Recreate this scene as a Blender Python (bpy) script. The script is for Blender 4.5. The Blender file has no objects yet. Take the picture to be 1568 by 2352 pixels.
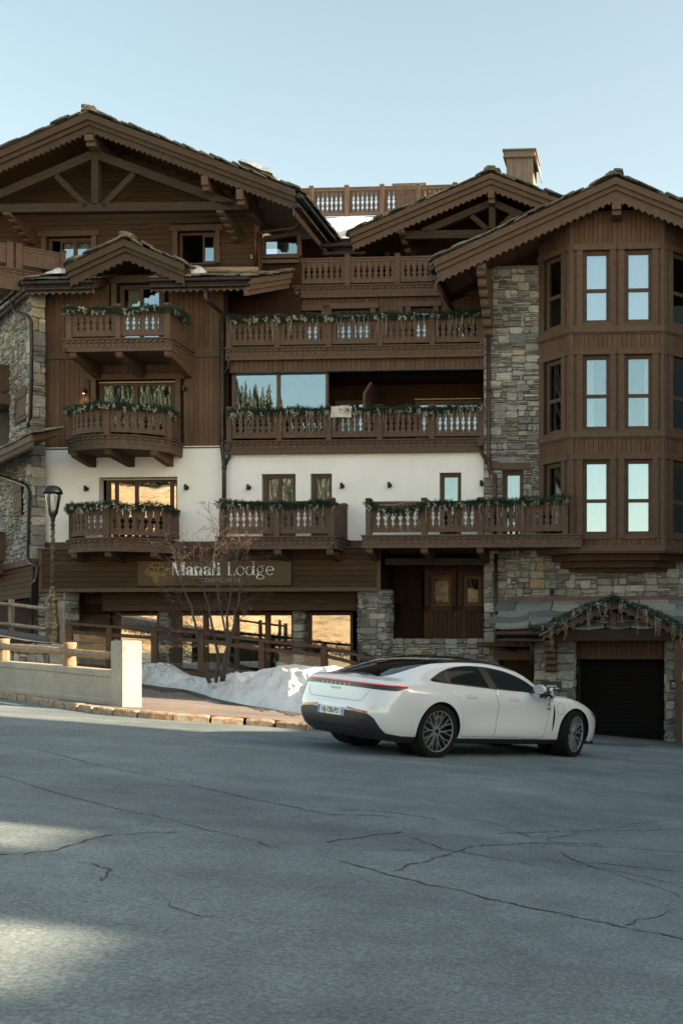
import bpy, math, random
from mathutils import Vector, Matrix
from mathutils.bvhtree import BVHTree
S = bpy.context.scene
COL = S.collection
CZ = 1.40                                   # eye height above the road datum
# ---------------- camera ----------------
cam = bpy.data.cameras.new('camera'); cam_o = bpy.data.objects.new('camera', cam); COL.objects.link(cam_o)
S.camera = cam_o
cam_o.location = (0, 0, CZ); cam_o.rotation_euler = (math.pi/2, 0, 0)
cam.sensor_fit = 'HORIZONTAL'; cam.sensor_width = 36.0; cam.lens = 36.0*2570/1568
cam.shift_x = (784-1350)/1568; cam.shift_y = (1500-1176)/1568
cam.clip_start = 0.1; cam.clip_end = 2000
S.render.resolution_x = 682; S.render.resolution_y = 1024
# ---------------- sky and sun ----------------
SUN_EL, SUN_ROT = math.radians(24), math.radians(93)
SUN_DIR = Vector((math.sin(SUN_ROT)*math.cos(SUN_EL), math.cos(SUN_ROT)*math.cos(SUN_EL), math.sin(SUN_EL)))
W = bpy.data.worlds.new('World'); S.world = W; W.use_nodes = True
wn = W.node_tree
bg = next(n for n in wn.nodes if n.type == 'BACKGROUND')
sky = wn.nodes.new('ShaderNodeTexSky'); sky.sky_type = 'NISHITA'; sky.sun_disc = False
sky.sun_elevation = SUN_EL; sky.sun_rotation = SUN_ROT
sky.altitude = 600; sky.air_density = 1.0; sky.dust_density = 2.2; sky.ozone_density = 1.0
wb = wn.nodes.new('ShaderNodeMix'); wb.data_type = 'RGBA'; wb.blend_type = 'MULTIPLY'; wb.inputs[0].default_value = 1.0
wb.inputs[7].default_value = (1.26, 1.06, 0.74, 1)          # daylight white balance set for the shade
wn.links.new(sky.outputs[0], wb.inputs[6]); wn.links.new(wb.outputs[2], bg.inputs[0]); bg.inputs[1].default_value = 0.12
sl = bpy.data.lights.new('sun', 'SUN'); so = bpy.data.objects.new('sun', sl); COL.objects.link(so)
sl.energy = 5.0; sl.angle = math.radians(0.8); sl.color = (1.0, 0.79, 0.53)
so.rotation_euler = (-SUN_DIR).to_track_quat('-Z', 'Y').to_euler(); so.location = (60, 10, 40)
S.view_settings.view_transform = 'Standard'; S.view_settings.look = 'None'
S.view_settings.exposure = 1.79; S.view_settings.gamma = 1.0
S.view_settings.use_curve_mapping = False
S.render.engine = 'CYCLES'
S.cycles.use_denoising = True; S.cycles.max_bounces = 8; S.cycles.diffuse_bounces = 3
S.cycles.glossy_bounces = 4; S.cycles.transparent_max_bounces = 12; S.cycles.transmission_bounces = 6
S.cycles.caustics_reflective = False; S.cycles.caustics_refractive = False
S.cycles.sample_clamp_indirect = 6.0
# ================= helpers =================
R = random.Random(7)
F = 4476.0; PX, PY = 2351.0, 2612.6          # focal length and principal point in the photograph's pixels
TA = 0.06; AL = math.atan(TA); CA, SA = math.cos(AL), math.sin(AL)
Y0 = 33.17                                   # distance to the hotel front
ROOT_M = Matrix.Translation((0, Y0, 0)) @ Matrix.Rotation(-AL, 4, 'Z')

def at(px, py, v=0.0):
    """Point of the hotel-front frame (x along the front, z up) on the plane v metres in front of the white wall."""
    a = (px-PX)/F; b = (PY-py)/F
    t = (Y0*CA - v)/(a*SA + CA)
    return (a*t*CA - (t-Y0)*SA, b*t + CZ)

def lx(px, v=0.0): return at(px, 2000, v)[0]
def lz(px, py, v=0.0): return at(px, py, v)[1]

def gz(X, Y):
    """Height of the street at a place."""
    z = CZ - 1.358 - 0.0927*14*math.tanh(X/14) - 0.016*max(-6, min(Y, 34))
    if Y > 22.0:
        k = max(0, min(1, (X+5)/4)); k = k*k*(3-2*k)
        z -= 0.045*(min(Y, 34)-22.0)*k
    return z

def ground_at(px, py):
    a = (px-PX)/F; b = (PY-py)/F
    t = 15.0
    for _ in range(60):
        z = gz(a*t, t)
        if b > -0.004: break
        t = 0.6*t + 0.4*(z-CZ)/b
    return Vector((a*t, t, gz(a*t, t)))

def depth_at(px, py, Y):
    return Vector(((px-PX)/F*Y, Y, CZ + (PY-py)/F*Y))

class MB:
    def __init__(s): s.v = []; s.f = []; s.t = []
    def face(s, idx, t=0.0): s.f.append(tuple(idx)); s.t.append(t)
    def box(s, x0, x1, y0, y1, z0, z1, t=0.0):
        if x0 > x1: x0, x1 = x1, x0
        if y0 > y1: y0, y1 = y1, y0
        if z0 > z1: z0, z1 = z1, z0
        n = len(s.v)
        s.v += [(x0,y0,z0),(x1,y0,z0),(x1,y1,z0),(x0,y1,z0),(x0,y0,z1),(x1,y0,z1),(x1,y1,z1),(x0,y1,z1)]
        for q in ((0,3,2,1),(4,5,6,7),(0,1,5,4),(1,2,6,5),(2,3,7,6),(3,0,4,7)): s.face([n+i for i in q], t)
        return s
    def prism(s, poly, y0, y1, M=None, t=0.0):
        """polygon in (x, z) extruded from y0 to y1"""
        n = len(s.v); k = len(poly)
        pts = [(p[0], y0, p[1]) for p in poly] + [(p[0], y1, p[1]) for p in poly]
        if M: pts = [tuple(M @ Vector(p)) for p in pts]
        s.v += pts
        s.face([n+i for i in range(k)], t); s.face([n+k+i for i in reversed(range(k))], t)
        for i in range(k):
            j = (i+1) % k
            s.face([n+i, n+k+i, n+k+j, n+j], t)
        return s
    def bar(s, p, q, w, h, up=(0,0,1), t=0.0):
        p, q = Vector(p), Vector(q); d = (q-p).normalized(); u = Vector(up)
        r = d.cross(u)
        if r.length < 1e-5: r = d.cross(Vector((1,0,0)))
        r.normalize(); u = r.cross(d).normalized()
        n = len(s.v)
        for c in (p, q):
            for a, b in ((-1,-1),(1,-1),(1,1),(-1,1)): s.v.append(tuple(c + r*(a*w/2) + u*(b*h/2)))
        for qd in ((0,1,2,3),(7,6,5,4),(0,4,5,1),(1,5,6,2),(2,6,7,3),(3,7,4,0)): s.face([n+i for i in qd], t)
        return s
    def tube(s, pts, r, k=6, t=0.0, cap=True):
        pts = [Vector(p) for p in pts]; rs = r if isinstance(r, (list, tuple)) else [r]*len(pts)
        n0 = len(s.v); ref = Vector((0.3,0.2,1)).normalized()
        for i, p in enumerate(pts):
            d = (pts[min(i+1, len(pts)-1)] - pts[max(i-1, 0)])
            d = d.normalized() if d.length > 1e-9 else Vector((0,0,1))
            a = d.cross(ref)
            if a.length < 0.05: a = d.cross(Vector((1,0,0)))
            a.normalize(); b = d.cross(a)
            for j in range(k):
                an = 2*math.pi*j/k
                s.v.append(tuple(p + (a*math.cos(an) + b*math.sin(an))*rs[i]))
        for i in range(len(pts)-1):
            for j in range(k):
                j2 = (j+1) % k
                s.face([n0+i*k+j, n0+i*k+j2, n0+(i+1)*k+j2, n0+(i+1)*k+j], t)
        if cap:
            s.face([n0+j for j in reversed(range(k))], t); s.face([n0+(len(pts)-1)*k+j for j in range(k)], t)
        return s
    def lathe(s, prof, k=16, M=None, t=0.0):
        """profile of (radius, z) turned about z"""
        n0 = len(s.v)
        for (r, z) in prof:
            for j in range(k):
                an = 2*math.pi*j/k
                p = Vector((r*math.cos(an), r*math.sin(an), z))
                s.v.append(tuple(M @ p if M else p))
        for i in range(len(prof)-1):
            for j in range(k):
                j2 = (j+1) % k
                s.face([n0+i*k+j, n0+i*k+j2, n0+(i+1)*k+j2, n0+(i+1)*k+j], t)
        s.face([n0+j for j in reversed(range(k))], t); s.face([n0+(len(prof)-1)*k+j for j in range(k)], t)
        return s
    def quad(s, a, b, c, d, t=0.0):
        n = len(s.v); s.v += [tuple(a), tuple(b), tuple(c), tuple(d)]; s.face((n,n+1,n+2,n+3), t); return s
    def tri(s, a, b, c, t=0.0):
        n = len(s.v); s.v += [tuple(a), tuple(b), tuple(c)]; s.face((n,n+1,n+2), t); return s
    def mesh(s, name, mat, smooth=False):
        m = bpy.data.meshes.new(name); m.from_pydata([tuple(v) for v in s.v], [], s.f)
        for mm in (mat if isinstance(mat, (list, tuple)) else [mat]):
            m.materials.append(mm)
        if any(s.t):
            at_ = m.attributes.new('tint', 'FLOAT', 'FACE'); at_.data.foreach_set('value', s.t)
        if smooth: m.polygons.foreach_set('use_smooth', [True]*len(m.polygons))
        m.update(); return m
    def build(s, name, mat, parent=None, smooth=False, M=None):
        return obj(name, s.mesh(name, mat, smooth), parent, M)

def obj(name, mesh, parent=None, M=None):
    o = bpy.data.objects.new(name, mesh); COL.objects.link(o)
    if parent is not None: o.parent = parent
    if M is not None: o.matrix_local = M if parent is not None else M
    return o

def tag(o, label=None, cat=None, group=None, kind=None):
    if label: o['label'] = label
    if cat: o['category'] = cat
    if group: o['group'] = group
    if kind: o['kind'] = kind
    return o

def thing(name, label, cat, M=None, group=None):
    o = bpy.data.objects.new(name, None); COL.objects.link(o); o.empty_display_size = 0.2
    if M is not None: o.matrix_world = M
    return tag(o, label, cat, group)

def front(x, y, z, rz=0.0):
    """World matrix of a place in the hotel-front frame."""
    return ROOT_M @ Matrix.Translation((x, y, z)) @ Matrix.Rotation(rz, 4, 'Z')

def copy_tree(o, parent=None):
    c = o.copy(); COL.objects.link(c)
    if parent is not None: c.parent = parent
    for ch in list(o.children): copy_tree(ch, c)
    return c

def smoothstep(a, b, x):
    k = max(0.0, min(1.0, (x-a)/(b-a))); return k*k*(3-2*k)

# unit board: long axis z, width x, thickness y, front edges eased
def _board(axis):
    pr = [(-.5,.5),(-.5,-.25),(-.46,-.5),(.46,-.5),(.5,-.25),(.5,.5)]
    mb = MB(); n = len(pr)
    for e in (-.5, .5):
        for a, b in pr: mb.v.append((a, b, e) if axis == 'z' else (e, b, a))
    for i in range(n):
        j = (i+1) % n
        mb.face((i, j, n+j, n+i) if axis == 'z' else (j, i, n+i, n+j))
    mb.face(list(range(n))[::-1] if axis == 'z' else list(range(n)))
    mb.face([n+i for i in range(n)] if axis == 'z' else [n+i for i in range(n)][::-1])
    return mb
BOARD = {}
def board(parent, x0, x1, y, z0, z1, th=0.03, mat='wood', axis='z', name='plank', rot=None):
    """one board whose front face stands at y (smaller y = nearer the street)"""
    key = (axis, mat)
    if key not in BOARD: BOARD[key] = _board(axis).mesh('plank', M_[mat])
    o = bpy.data.objects.new(name, BOARD[key]); COL.objects.link(o); o.parent = parent
    o.scale = (abs(x1-x0), th, abs(z1-z0)); o.location = ((x0+x1)/2, y+th/2, (z0+z1)/2)
    return o

def cut_spans(a0, a1, holes):
    """parts of [a0, a1] outside the (h0, h1) holes"""
    out = [(a0, a1)]
    for h0, h1 in holes:
        nxt = []
        for s0, s1 in out:
            if h1 <= s0 or h0 >= s1: nxt.append((s0, s1)); continue
            if h0 > s0: nxt.append((s0, h0))
            if h1 < s1: nxt.append((h1, s1))
        out = nxt
    return [(p, q) for p, q in out if q-p > 0.03]

def planks_v(parent, x0, x1, z0, z1, y, w=0.155, holes=(), mat='wood', top=None):
    """upright boards, cut round the openings; top(x) gives a sloping upper end"""
    n = max(1, round((x1-x0)/w)); w = (x1-x0)/n
    for i in range(n):
        a, b = x0+i*w, x0+(i+1)*w
        zt = z1 if top is None else top((a+b)/2)
        if zt <= z0+0.02: continue
        hs = [(h[2], h[3]) for h in holes if h[0] < b-0.02 and h[1] > a+0.02]
        for s0, s1 in cut_spans(z0, zt, hs):
            board(parent, a+.003, b-.003, y + R.uniform(-.003, .003), s0, s1, 0.03, mat)

def planks_h(parent, x0, x1, z0, z1, y, h=0.17, holes=(), mat='wood', clip=None, seg=None):
    """level boards, cut round the openings; clip(z) -> (x0, x1)"""
    n = max(1, round((z1-z0)/h)); h = (z1-z0)/n
    for i in range(n):
        a, b = z0+i*h, z0+(i+1)*h
        u0, u1 = (x0, x1) if clip is None else clip((a+b)/2)
        u0, u1 = max(u0, x0), min(u1, x1)
        if u1-u0 < .1: continue
        hs = [(q[0], q[1]) for q in holes if q[2] < b-0.02 and q[3] > a+0.02]
        if seg:
            k = R.uniform(.3, .7); m = u0 + (u1-u0)*k; hs = hs + [(m-.002, m+.002)]
        for s0, s1 in cut_spans(u0, u1, hs):
            board(parent, s0, s1, y + R.uniform(-.003, .003), a+.003, b-.003, 0.03, mat, 'x')

def wall_holes(mb, x0, x1, z0, z1, y, holes, depth=0.25):
    """a wall face with rectangular openings and their reveals"""
    xs = sorted({x0, x1} | {h[0] for h in holes} | {h[1] for h in holes}); zs = sorted({z0, z1} | {h[2] for h in holes} | {h[3] for h in holes})
    for i in range(len(xs)-1):
        for j in range(len(zs)-1):
            cx, cz = (xs[i]+xs[i+1])/2, (zs[j]+zs[j+1])/2
            if any(h[0] < cx < h[1] and h[2] < cz < h[3] for h in holes): continue
            mb.quad((xs[i],y,zs[j]), (xs[i+1],y,zs[j]), (xs[i+1],y,zs[j+1]), (xs[i],y,zs[j+1]))
    for h in holes:
        a, b, c, d = h; Y = y+depth
        mb.quad((a,y,c),(a,Y,c),(a,Y,d),(a,y,d)); mb.quad((b,y,c),(b,y,d),(b,Y,d),(b,Y,c))
        mb.quad((a,y,d),(a,Y,d),(b,Y,d),(b,y,d)); mb.quad((a,y,c),(b,y,c),(b,Y,c),(a,Y,c))
    return mb

def scallop(p0, p1, period, amp, n=6):
    """points of a wavy carved edge from p0 to p1 in (x, z)"""
    L = math.hypot(p1[0]-p0[0], p1[1]-p0[1]); k = max(1, round(L/period)); out = []
    for i in range(k*n+1):
        t = i/(k*n); ph = (i % n)/n
        d = -amp*(1-abs(2*ph-1)**1.7) if i < k*n else 0
        out.append((p0[0]+(p1[0]-p0[0])*t, p0[1]+(p1[1]-p0[1])*t + d))
    return out

# ---------- rubble stone walls ----------
def split_rect(x0, x1, z0, z1, rng, out, big=(0.5, 0.24), thin=0.35):
    w, h = x1-x0, z1-z0
    if w > big[0]*1.35 or h > big[1]*1.35:
        if w/big[0] > h/big[1]:
            m = x0 + w*rng.uniform(.36, .64); split_rect(x0, m, z0, z1, rng, out, big, thin); split_rect(m, x1, z0, z1, rng, out, big, thin)
        else:
            m = z0 + h*rng.uniform(.36, .64); split_rect(x0, x1, z0, m, rng, out, big, thin); split_rect(x0, x1, m, z1, rng, out, big, thin)
        return
    r = rng.random()
    if r < thin and h > 0.10:
        k = max(2, int(h/rng.uniform(.035, .06))); z = z0
        hs = [rng.uniform(.6, 1.5) for _ in range(k)]; tot = sum(hs)
        for q in hs:
            dz = h*q/tot
            if rng.random() < .5: out.append((x0, x1, z, z+dz))
            else:
                m = x0 + w*rng.uniform(.3, .7); out.append((x0, m, z, z+dz)); out.append((m, x1, z, z+dz))
            z += dz
    elif r < thin+0.25 and w > .22:
        m = x0 + w*rng.uniform(.3, .7); out.append((x0, m, z0, z1)); 
        if h > .14 and rng.random() < .6:
            mz = z0 + h*rng.uniform(.35, .65); out.append((m, x1, z0, mz)); out.append((m, x1, mz, z1))
        else: out.append((m, x1, z0, z1))
    else: out.append((x0, x1, z0, z1))

def stone(mb, x0, x1, z0, z1, rng, fm, t, gap=.006):
    w, h = x1-x0, z1-z0; g = min(gap, w*.12, h*.14)
    x0 += g; x1 -= g; z0 += g; z1 -= g; w, h = x1-x0, z1-z0
    cx, cz = min(w*.28, .07), min(h*.3, .05)
    j = lambda a: rng.uniform(-a, a)
    c = [rng.uniform(.1, 1) for _ in range(4)]
    pl = [(x0+cx*c[0], z0), (x1-cx*c[1], z0), (x1, z0+cz*c[1]), (x1, z1-cz*c[2]), (x1-cx*c[2], z1), (x0+cx*c[3], z1), (x0, z1-cz*c[3]), (x0, z0+cz*c[0])]
    pl = [(a + j(min(w*.07, .018)), b + j(min(h*.09, .012))) for a, b in pl]
    mx, mz = (x0+x1)/2, (z0+z1)/2; p = rng.uniform(.012, .05)
    s = 1 - min(.4, .028/max(.03, min(w, h)))
    n = len(mb.v); k = 8
    for a, b in pl: mb.v.append(fm(a, .03, b))
    for a, b in pl: mb.v.append(fm(a, -p*.35, b))
    for a, b in pl: mb.v.append(fm(mx+(a-mx)*s, -p + j(.007), mz+(b-mz)*s))
    for i in range(k):
        q = (i+1) % k
        mb.face((n+i, n+q, n+k+q, n+k+i), t); mb.face((n+k+i, n+k+q, n+2*k+q, n+2*k+i), t)
    mb.face([n+2*k+i for i in range(k)], t)

class Stones:
    """collects stones of one building; the largest become parts, the rest one stuff part"""
    def __init__(s, parent, limit=290, mat='stone'): s.p = parent; s.items = []; s.limit = limit; s.mat = mat
    def area(s, x0, x1, z0, z1, fm, seed, holes=(), big=(.5, .24), thin=.35, clip=None):
        rng = random.Random(seed); out = []
        xs = sorted({x0, x1} | {h[0] for h in holes if x0 < h[0] < x1} | {h[1] for h in holes if x0 < h[1] < x1})
        for i in range(len(xs)-1):
            a, b = xs[i], xs[i+1]
            hs = [(h[2], h[3]) for h in holes if h[0] < b-1e-4 and h[1] > a+1e-4]
            for s0, s1 in cut_spans(z0, z1, hs): split_rect(a, b, s0, s1, rng, out, big, thin)
        for r in out:
            if clip and not clip(r): continue
            s.items.append((r, fm, rng.random()))
    def done(s):
        s.items.sort(key=lambda q: -(q[0][1]-q[0][0])*(q[0][3]-q[0][2]))
        rng = random.Random(3); rest = MB()
        for i, (r, fm, t) in enumerate(s.items):
            mb = MB() if i < s.limit else rest
            stone(mb, *r, rng, fm, 0.02+0.96*t)
            if i < s.limit: mb.build('stone', M_[s.mat], s.p)
        if rest.f: tag(rest.build('small_stones', M_[s.mat], s.p), kind='stuff')
# ================= materials =================
M_ = {}
def nodes(name):
    m = bpy.data.materials.new(name); m.use_nodes = True; nt = m.node_tree
    b = next(n for n in nt.nodes if n.type == 'BSDF_PRINCIPLED')
    return m, nt, b
def N(nt, typ, **kw):
    n = nt.nodes.new(typ)
    for k, v in kw.items():
        if k.startswith('i_'): n.inputs[k[2:].replace('_', ' ')].default_value = v
        else: setattr(n, k, v)
    return n
def ramp(nt, stops, mode='LINEAR'):
    n = nt.nodes.new('ShaderNodeValToRGB'); cr = n.color_ramp; cr.interpolation = mode
    while len(cr.elements) > 1: cr.elements.remove(cr.elements[-1])
    for i, (p, c) in enumerate(stops):
        e = cr.elements[0] if i == 0 else cr.elements.new(p)
        e.position = p; e.color = (*c, 1) if len(c) == 3 else c
    return n
def mixc(nt, fac, a, b, mode='MIX'):
    n = nt.nodes.new('ShaderNodeMix'); n.data_type = 'RGBA'; n.blend_type = mode
    for s, v in ((0, fac), (6, a), (7, b)):
        if hasattr(v, 'is_linked'): nt.links.new(v, n.inputs[s])
        elif s == 0: n.inputs[0].default_value = v
        else: n.inputs[s].default_value = (*v, 1)
    return n.outputs[2]
def bump(nt, b, h, strength=.3, dist=.01):
    n = nt.nodes.new('ShaderNodeBump'); n.inputs['Strength'].default_value = strength; n.inputs['Distance'].default_value = dist
    nt.links.new(h, n.inputs['Height']); nt.links.new(n.outputs[0], b.inputs['Normal'])
def coords(nt, scale=(1,1,1), kind='Object', loc_rand=True):
    tc = nt.nodes.new('ShaderNodeTexCoord'); mp = nt.nodes.new('ShaderNodeMapping')
    mp.inputs['Scale'].default_value = scale
    src = tc.outputs[kind]
    nt.links.new(src, mp.inputs['Vector'])
    if loc_rand:
        oi = nt.nodes.new('ShaderNodeObjectInfo'); ml = N(nt, 'ShaderNodeMath', operation='MULTIPLY'); ml.inputs[1].default_value = 37.0
        nt.links.new(oi.outputs['Random'], ml.inputs[0]); nt.links.new(ml.outputs[0], mp.inputs['Location'])
    return mp.outputs[0]
def noise(nt, vec, scale, detail=4, rough=.55, dist=0):
    n = nt.nodes.new('ShaderNodeTexNoise'); n.inputs['Scale'].default_value = scale; n.inputs['Detail'].default_value = detail
    n.inputs['Roughness'].default_value = rough; n.inputs['Distortion'].default_value = dist
    if vec is not None: nt.links.new(vec, n.inputs['Vector'])
    return n.outputs['Fac']

def wood(name, dark, light, rough=.6, axis='z', kind='Position', grain=1.0, var=.25, wear=.0):
    """grain stretched along one axis; each object its own shade"""
    m, nt, b = nodes(name)
    geo = nt.nodes.new('ShaderNodeNewGeometry'); mp = nt.nodes.new('ShaderNodeMapping')
    sc = {'z': (22, 22, 1.3), 'x': (1.3, 22, 22), 'n': (7, 7, 7)}[axis]
    mp.inputs['Scale'].default_value = sc
    nt.links.new(geo.outputs['Position'], mp.inputs['Vector'])
    oi = nt.nodes.new('ShaderNodeObjectInfo'); ml = N(nt, 'ShaderNodeMath', operation='MULTIPLY'); ml.inputs[1].default_value = 53.0
    nt.links.new(oi.outputs['Random'], ml.inputs[0]); nt.links.new(ml.outputs[0], mp.inputs['Location'])
    g = noise(nt, mp.outputs[0], 1.0, 6, .6, .6)
    cr = ramp(nt, [(.28, dark), (.62, light), (.8, [min(1, c*1.12) for c in light])]); nt.links.new(g, cr.inputs[0])
    big = noise(nt, geo.outputs['Position'], .9, 3)
    hv = N(nt, 'ShaderNodeHueSaturation'); nt.links.new(cr.outputs[0], hv.inputs['Color'])
    a = N(nt, 'ShaderNodeMapRange'); a.inputs['To Min'].default_value = 1-var; a.inputs['To Max'].default_value = 1+var
    mixr = N(nt, 'ShaderNodeMath', operation='ADD'); nt.links.new(oi.outputs['Random'], mixr.inputs[0]); nt.links.new(big, mixr.inputs[1])
    hf = N(nt, 'ShaderNodeMath', operation='MULTIPLY'); hf.inputs[1].default_value = .5; nt.links.new(mixr.outputs[0], hf.inputs[0])
    nt.links.new(hf.outputs[0], a.inputs['Value']); nt.links.new(a.outputs[0], hv.inputs['Value'])
    out = hv.outputs[0]
    # knots
    vo = N(nt, 'ShaderNodeTexVoronoi'); vo.inputs['Scale'].default_value = 1.0
    mk = nt.nodes.new('ShaderNodeMapping'); mk.inputs['Scale'].default_value = {'z': (5, 5, 1.6), 'x': (1.6, 5, 5), 'n': (3, 3, 3)}[axis]
    nt.links.new(geo.outputs['Position'], mk.inputs['Vector']); nt.links.new(mk.outputs[0], vo.inputs['Vector'])
    kr = ramp(nt, [(.05, (1,1,1)), (.12, (0,0,0))]); nt.links.new(vo.outputs['Distance'], kr.inputs[0])
    kf = N(nt, 'ShaderNodeMath', operation='MULTIPLY'); kf.inputs[1].default_value = .5; nt.links.new(kr.outputs[0], kf.inputs[0])
    out = mixc(nt, kf.outputs[0], out, [c*.35 for c in dark])
    if wear:
        wn_ = noise(nt, geo.outputs['Position'], 5, 5, .7); wr = ramp(nt, [(.6, (0,0,0)), (.72, (1,1,1))]); nt.links.new(wn_, wr.inputs[0])
        wf = N(nt, 'ShaderNodeMath', operation='MULTIPLY'); wf.inputs[1].default_value = wear; nt.links.new(wr.outputs[0], wf.inputs[0])
        out = mixc(nt, wf.outputs[0], out, [min(1, c*1.8+.02) for c in light])
    nt.links.new(out, b.inputs['Base Color'])
    b.inputs['Roughness'].default_value = min(1, rough+.2); b.inputs['Specular IOR Level'].default_value = .12
    bump(nt, b, g, .35*grain, .004)
    M_[name] = m; return m

wood('wood', (.092,.054,.034), (.140,.085,.056), .55, 'z')
wood('wood_x', (.056,.032,.018), (.088,.052,.031), .55, 'x')  # darker than wood: shade under the balconies is put into its colour
wood('trim', (.098,.064,.046), (.128,.086,.062), .5, 'n', grain=.3, var=.14, wear=.10)
wood('verge', (.058,.041,.030), (.080,.057,.041), .55, 'n', grain=.4, var=.14, wear=.08)
wood('trim_dark', (.030,.021,.015), (.054,.038,.026), .6, 'x', var=.25)  # darker trim for the trusses and porch beams
wood('terrace_wood', (.160,.112,.085), (.205,.148,.112), .55, 'n', grain=.3, var=.1)
wood('chimney_wood', (.20,.155,.125), (.26,.205,.165), .6, 'z', grain=.4)
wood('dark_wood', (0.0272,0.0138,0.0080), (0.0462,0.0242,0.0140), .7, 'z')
wood('log', (.16,.115,.075), (.36,.27,.185), .75, 'x', grain=1.6, var=.2)
wood('log_post', (.17,.115,.07), (.36,.26,.17), .75, 'z', grain=1.6, var=.2)
wood('grey_log', (.13,.115,.095), (.29,.255,.21), .8, 'z', grain=1.6, var=.2)
wood('ramp_wood', (.105,.055,.034), (.155,.083,.052), .5, 'n', grain=.4, var=.1)

def plain(name, col, rough=.5, metal=0.0, spec=.5, var=0.0, vs=6.0, bmp=0.0, bs=60.0, coat=0.0):
    m, nt, b = nodes(name)
    b.inputs['Base Color'].default_value = (*col, 1); b.inputs['Roughness'].default_value = rough
    b.inputs['Metallic'].default_value = metal; b.inputs['Specular IOR Level'].default_value = spec
    if coat: b.inputs['Coat Weight'].default_value = coat; b.inputs['Coat Roughness'].default_value = .03
    if var:
        v = coords(nt, kind='Object'); n = noise(nt, v, vs, 5, .6)
        r = ramp(nt, [(.3, [c*(1-var) for c in col]), (.7, [min(1, c*(1+var)) for c in col])]); nt.links.new(n, r.inputs[0])
        nt.links.new(r.outputs[0], b.inputs['Base Color'])
    if bmp:
        v2 = coords(nt, kind='Object'); n2 = noise(nt, v2, bs, 4, .6); bump(nt, b, n2, bmp, .01)
    M_[name] = m; return m
# white render: faint streaks running down
def white_wall():
    m, nt, b = nodes('white_render'); geo = nt.nodes.new('ShaderNodeNewGeometry')
    mp = nt.nodes.new('ShaderNodeMapping'); mp.inputs['Scale'].default_value = (5, 5, .35); nt.links.new(geo.outputs['Position'], mp.inputs['Vector'])
    st = noise(nt, mp.outputs[0], 1.0, 5, .6); r = ramp(nt, [(.60, (0,0,0)), (.78, (1,1,1))]); nt.links.new(st, r.inputs[0])
    f = N(nt, 'ShaderNodeMath', operation='MULTIPLY'); f.inputs[1].default_value = .35; nt.links.new(r.outputs[0], f.inputs[0])
    n2 = noise(nt, geo.outputs['Position'], 1.2, 4); c2 = ramp(nt, [(.3, (.85,.835,.80)), (.7, (.91,.90,.87))]); nt.links.new(n2, c2.inputs[0])
    out = mixc(nt, f.outputs[0], c2.outputs[0], (.72,.66,.55)); nt.links.new(out, b.inputs['Base Color'])
    b.inputs['Roughness'].default_value = .9; b.inputs['Specular IOR Level'].default_value = .2
    n3 = noise(nt, geo.outputs['Position'], 55, 4); bump(nt, b, n3, .25, .006)
    M_['white'] = m
white_wall()
def stone_mat(name, stops, darken=1.0, streak=1.0):
    m, nt, b = nodes(name); geo = nt.nodes.new('ShaderNodeNewGeometry')
    a = N(nt, 'ShaderNodeAttribute', attribute_name='tint')
    r = ramp(nt, stops, 'CONSTANT'); nt.links.new(a.outputs['Fac'], r.inputs[0])
    mp = nt.nodes.new('ShaderNodeMapping'); mp.inputs['Scale'].default_value = (1, 1, 3.2); nt.links.new(geo.outputs['Position'], mp.inputs['Vector'])
    n1 = noise(nt, mp.outputs[0], 7, 6, .65, .5); n2 = noise(nt, geo.outputs['Position'], 22, 5, .65)
    q = .45*streak; r1 = ramp(nt, [(.3, (1-q,)*3), (.7, (1+.3*streak,)*3)]); nt.links.new(n1, r1.inputs[0])
    o1 = mixc(nt, 1.0, r.outputs[0], r1.outputs[0], 'MULTIPLY')
    r2 = ramp(nt, [(.56, (0,0,0)), (.70, (1,1,1))]); nt.links.new(n2, r2.inputs[0])
    f = N(nt, 'ShaderNodeMath', operation='MULTIPLY'); f.inputs[1].default_value = .45; nt.links.new(r2.outputs[0], f.inputs[0])
    o2 = mixc(nt, f.outputs[0], o1, (.42*darken,.42*darken,.38*darken))
    n4 = noise(nt, geo.outputs['Position'], 3.1, 4, .6); r4 = ramp(nt, [(.58, (0,0,0)), (.70, (1,1,1))]); nt.links.new(n4, r4.inputs[0])
    f4 = N(nt, 'ShaderNodeMath', operation='MULTIPLY'); f4.inputs[1].default_value = .35; nt.links.new(r4.outputs[0], f4.inputs[0])
    o3 = mixc(nt, f4.outputs[0], o2, (.30*darken,.17*darken,.065*darken))
    nt.links.new(o3, b.inputs['Base Color']); b.inputs['Roughness'].default_value = .8; b.inputs['Specular IOR Level'].default_value = .35
    bump(nt, b, n1, .6, .02); M_[name] = m
G1, G2, G3, G4 = (.235,.23,.20), (.32,.31,.27), (.155,.158,.148), (.42,.395,.33)
stone_mat('stone', [(0, G1), (.2, G2), (.36, G3), (.5, G1), (.62, G4), (.74, (.37,.32,.24)), (.80, G2), (.94, (.36,.25,.14)), (.96, (.20,.205,.20))])
stone_mat('slate', [(0, (.13,.145,.135)), (.2, (.28,.275,.235)), (.4, (.18,.20,.185)), (.6, (.36,.34,.28)), (.8, (.23,.25,.23))], .8, .35)
stone_mat('lauze', [(0, (.10,.095,.075)), (.2, (.17,.16,.12)), (.4, (.12,.115,.09)), (.6, (.22,.20,.15)), (.8, (.09,.085,.07))])
plain('mortar', (.175,.168,.15), .95, var=.2, vs=20)
plain('gutter', (.035,.032,.032), .4, .6, var=.25)
plain('pipe', (.040,.036,.036), .45, .5, var=.3, vs=4)
plain('copper_pipe', (.075,.042,.032), .45, .6, var=.3, vs=4)
plain('black_metal', (.012,.013,.015), .45, .3)
plain('rubber', (.014,.014,.014), .8)
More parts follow.
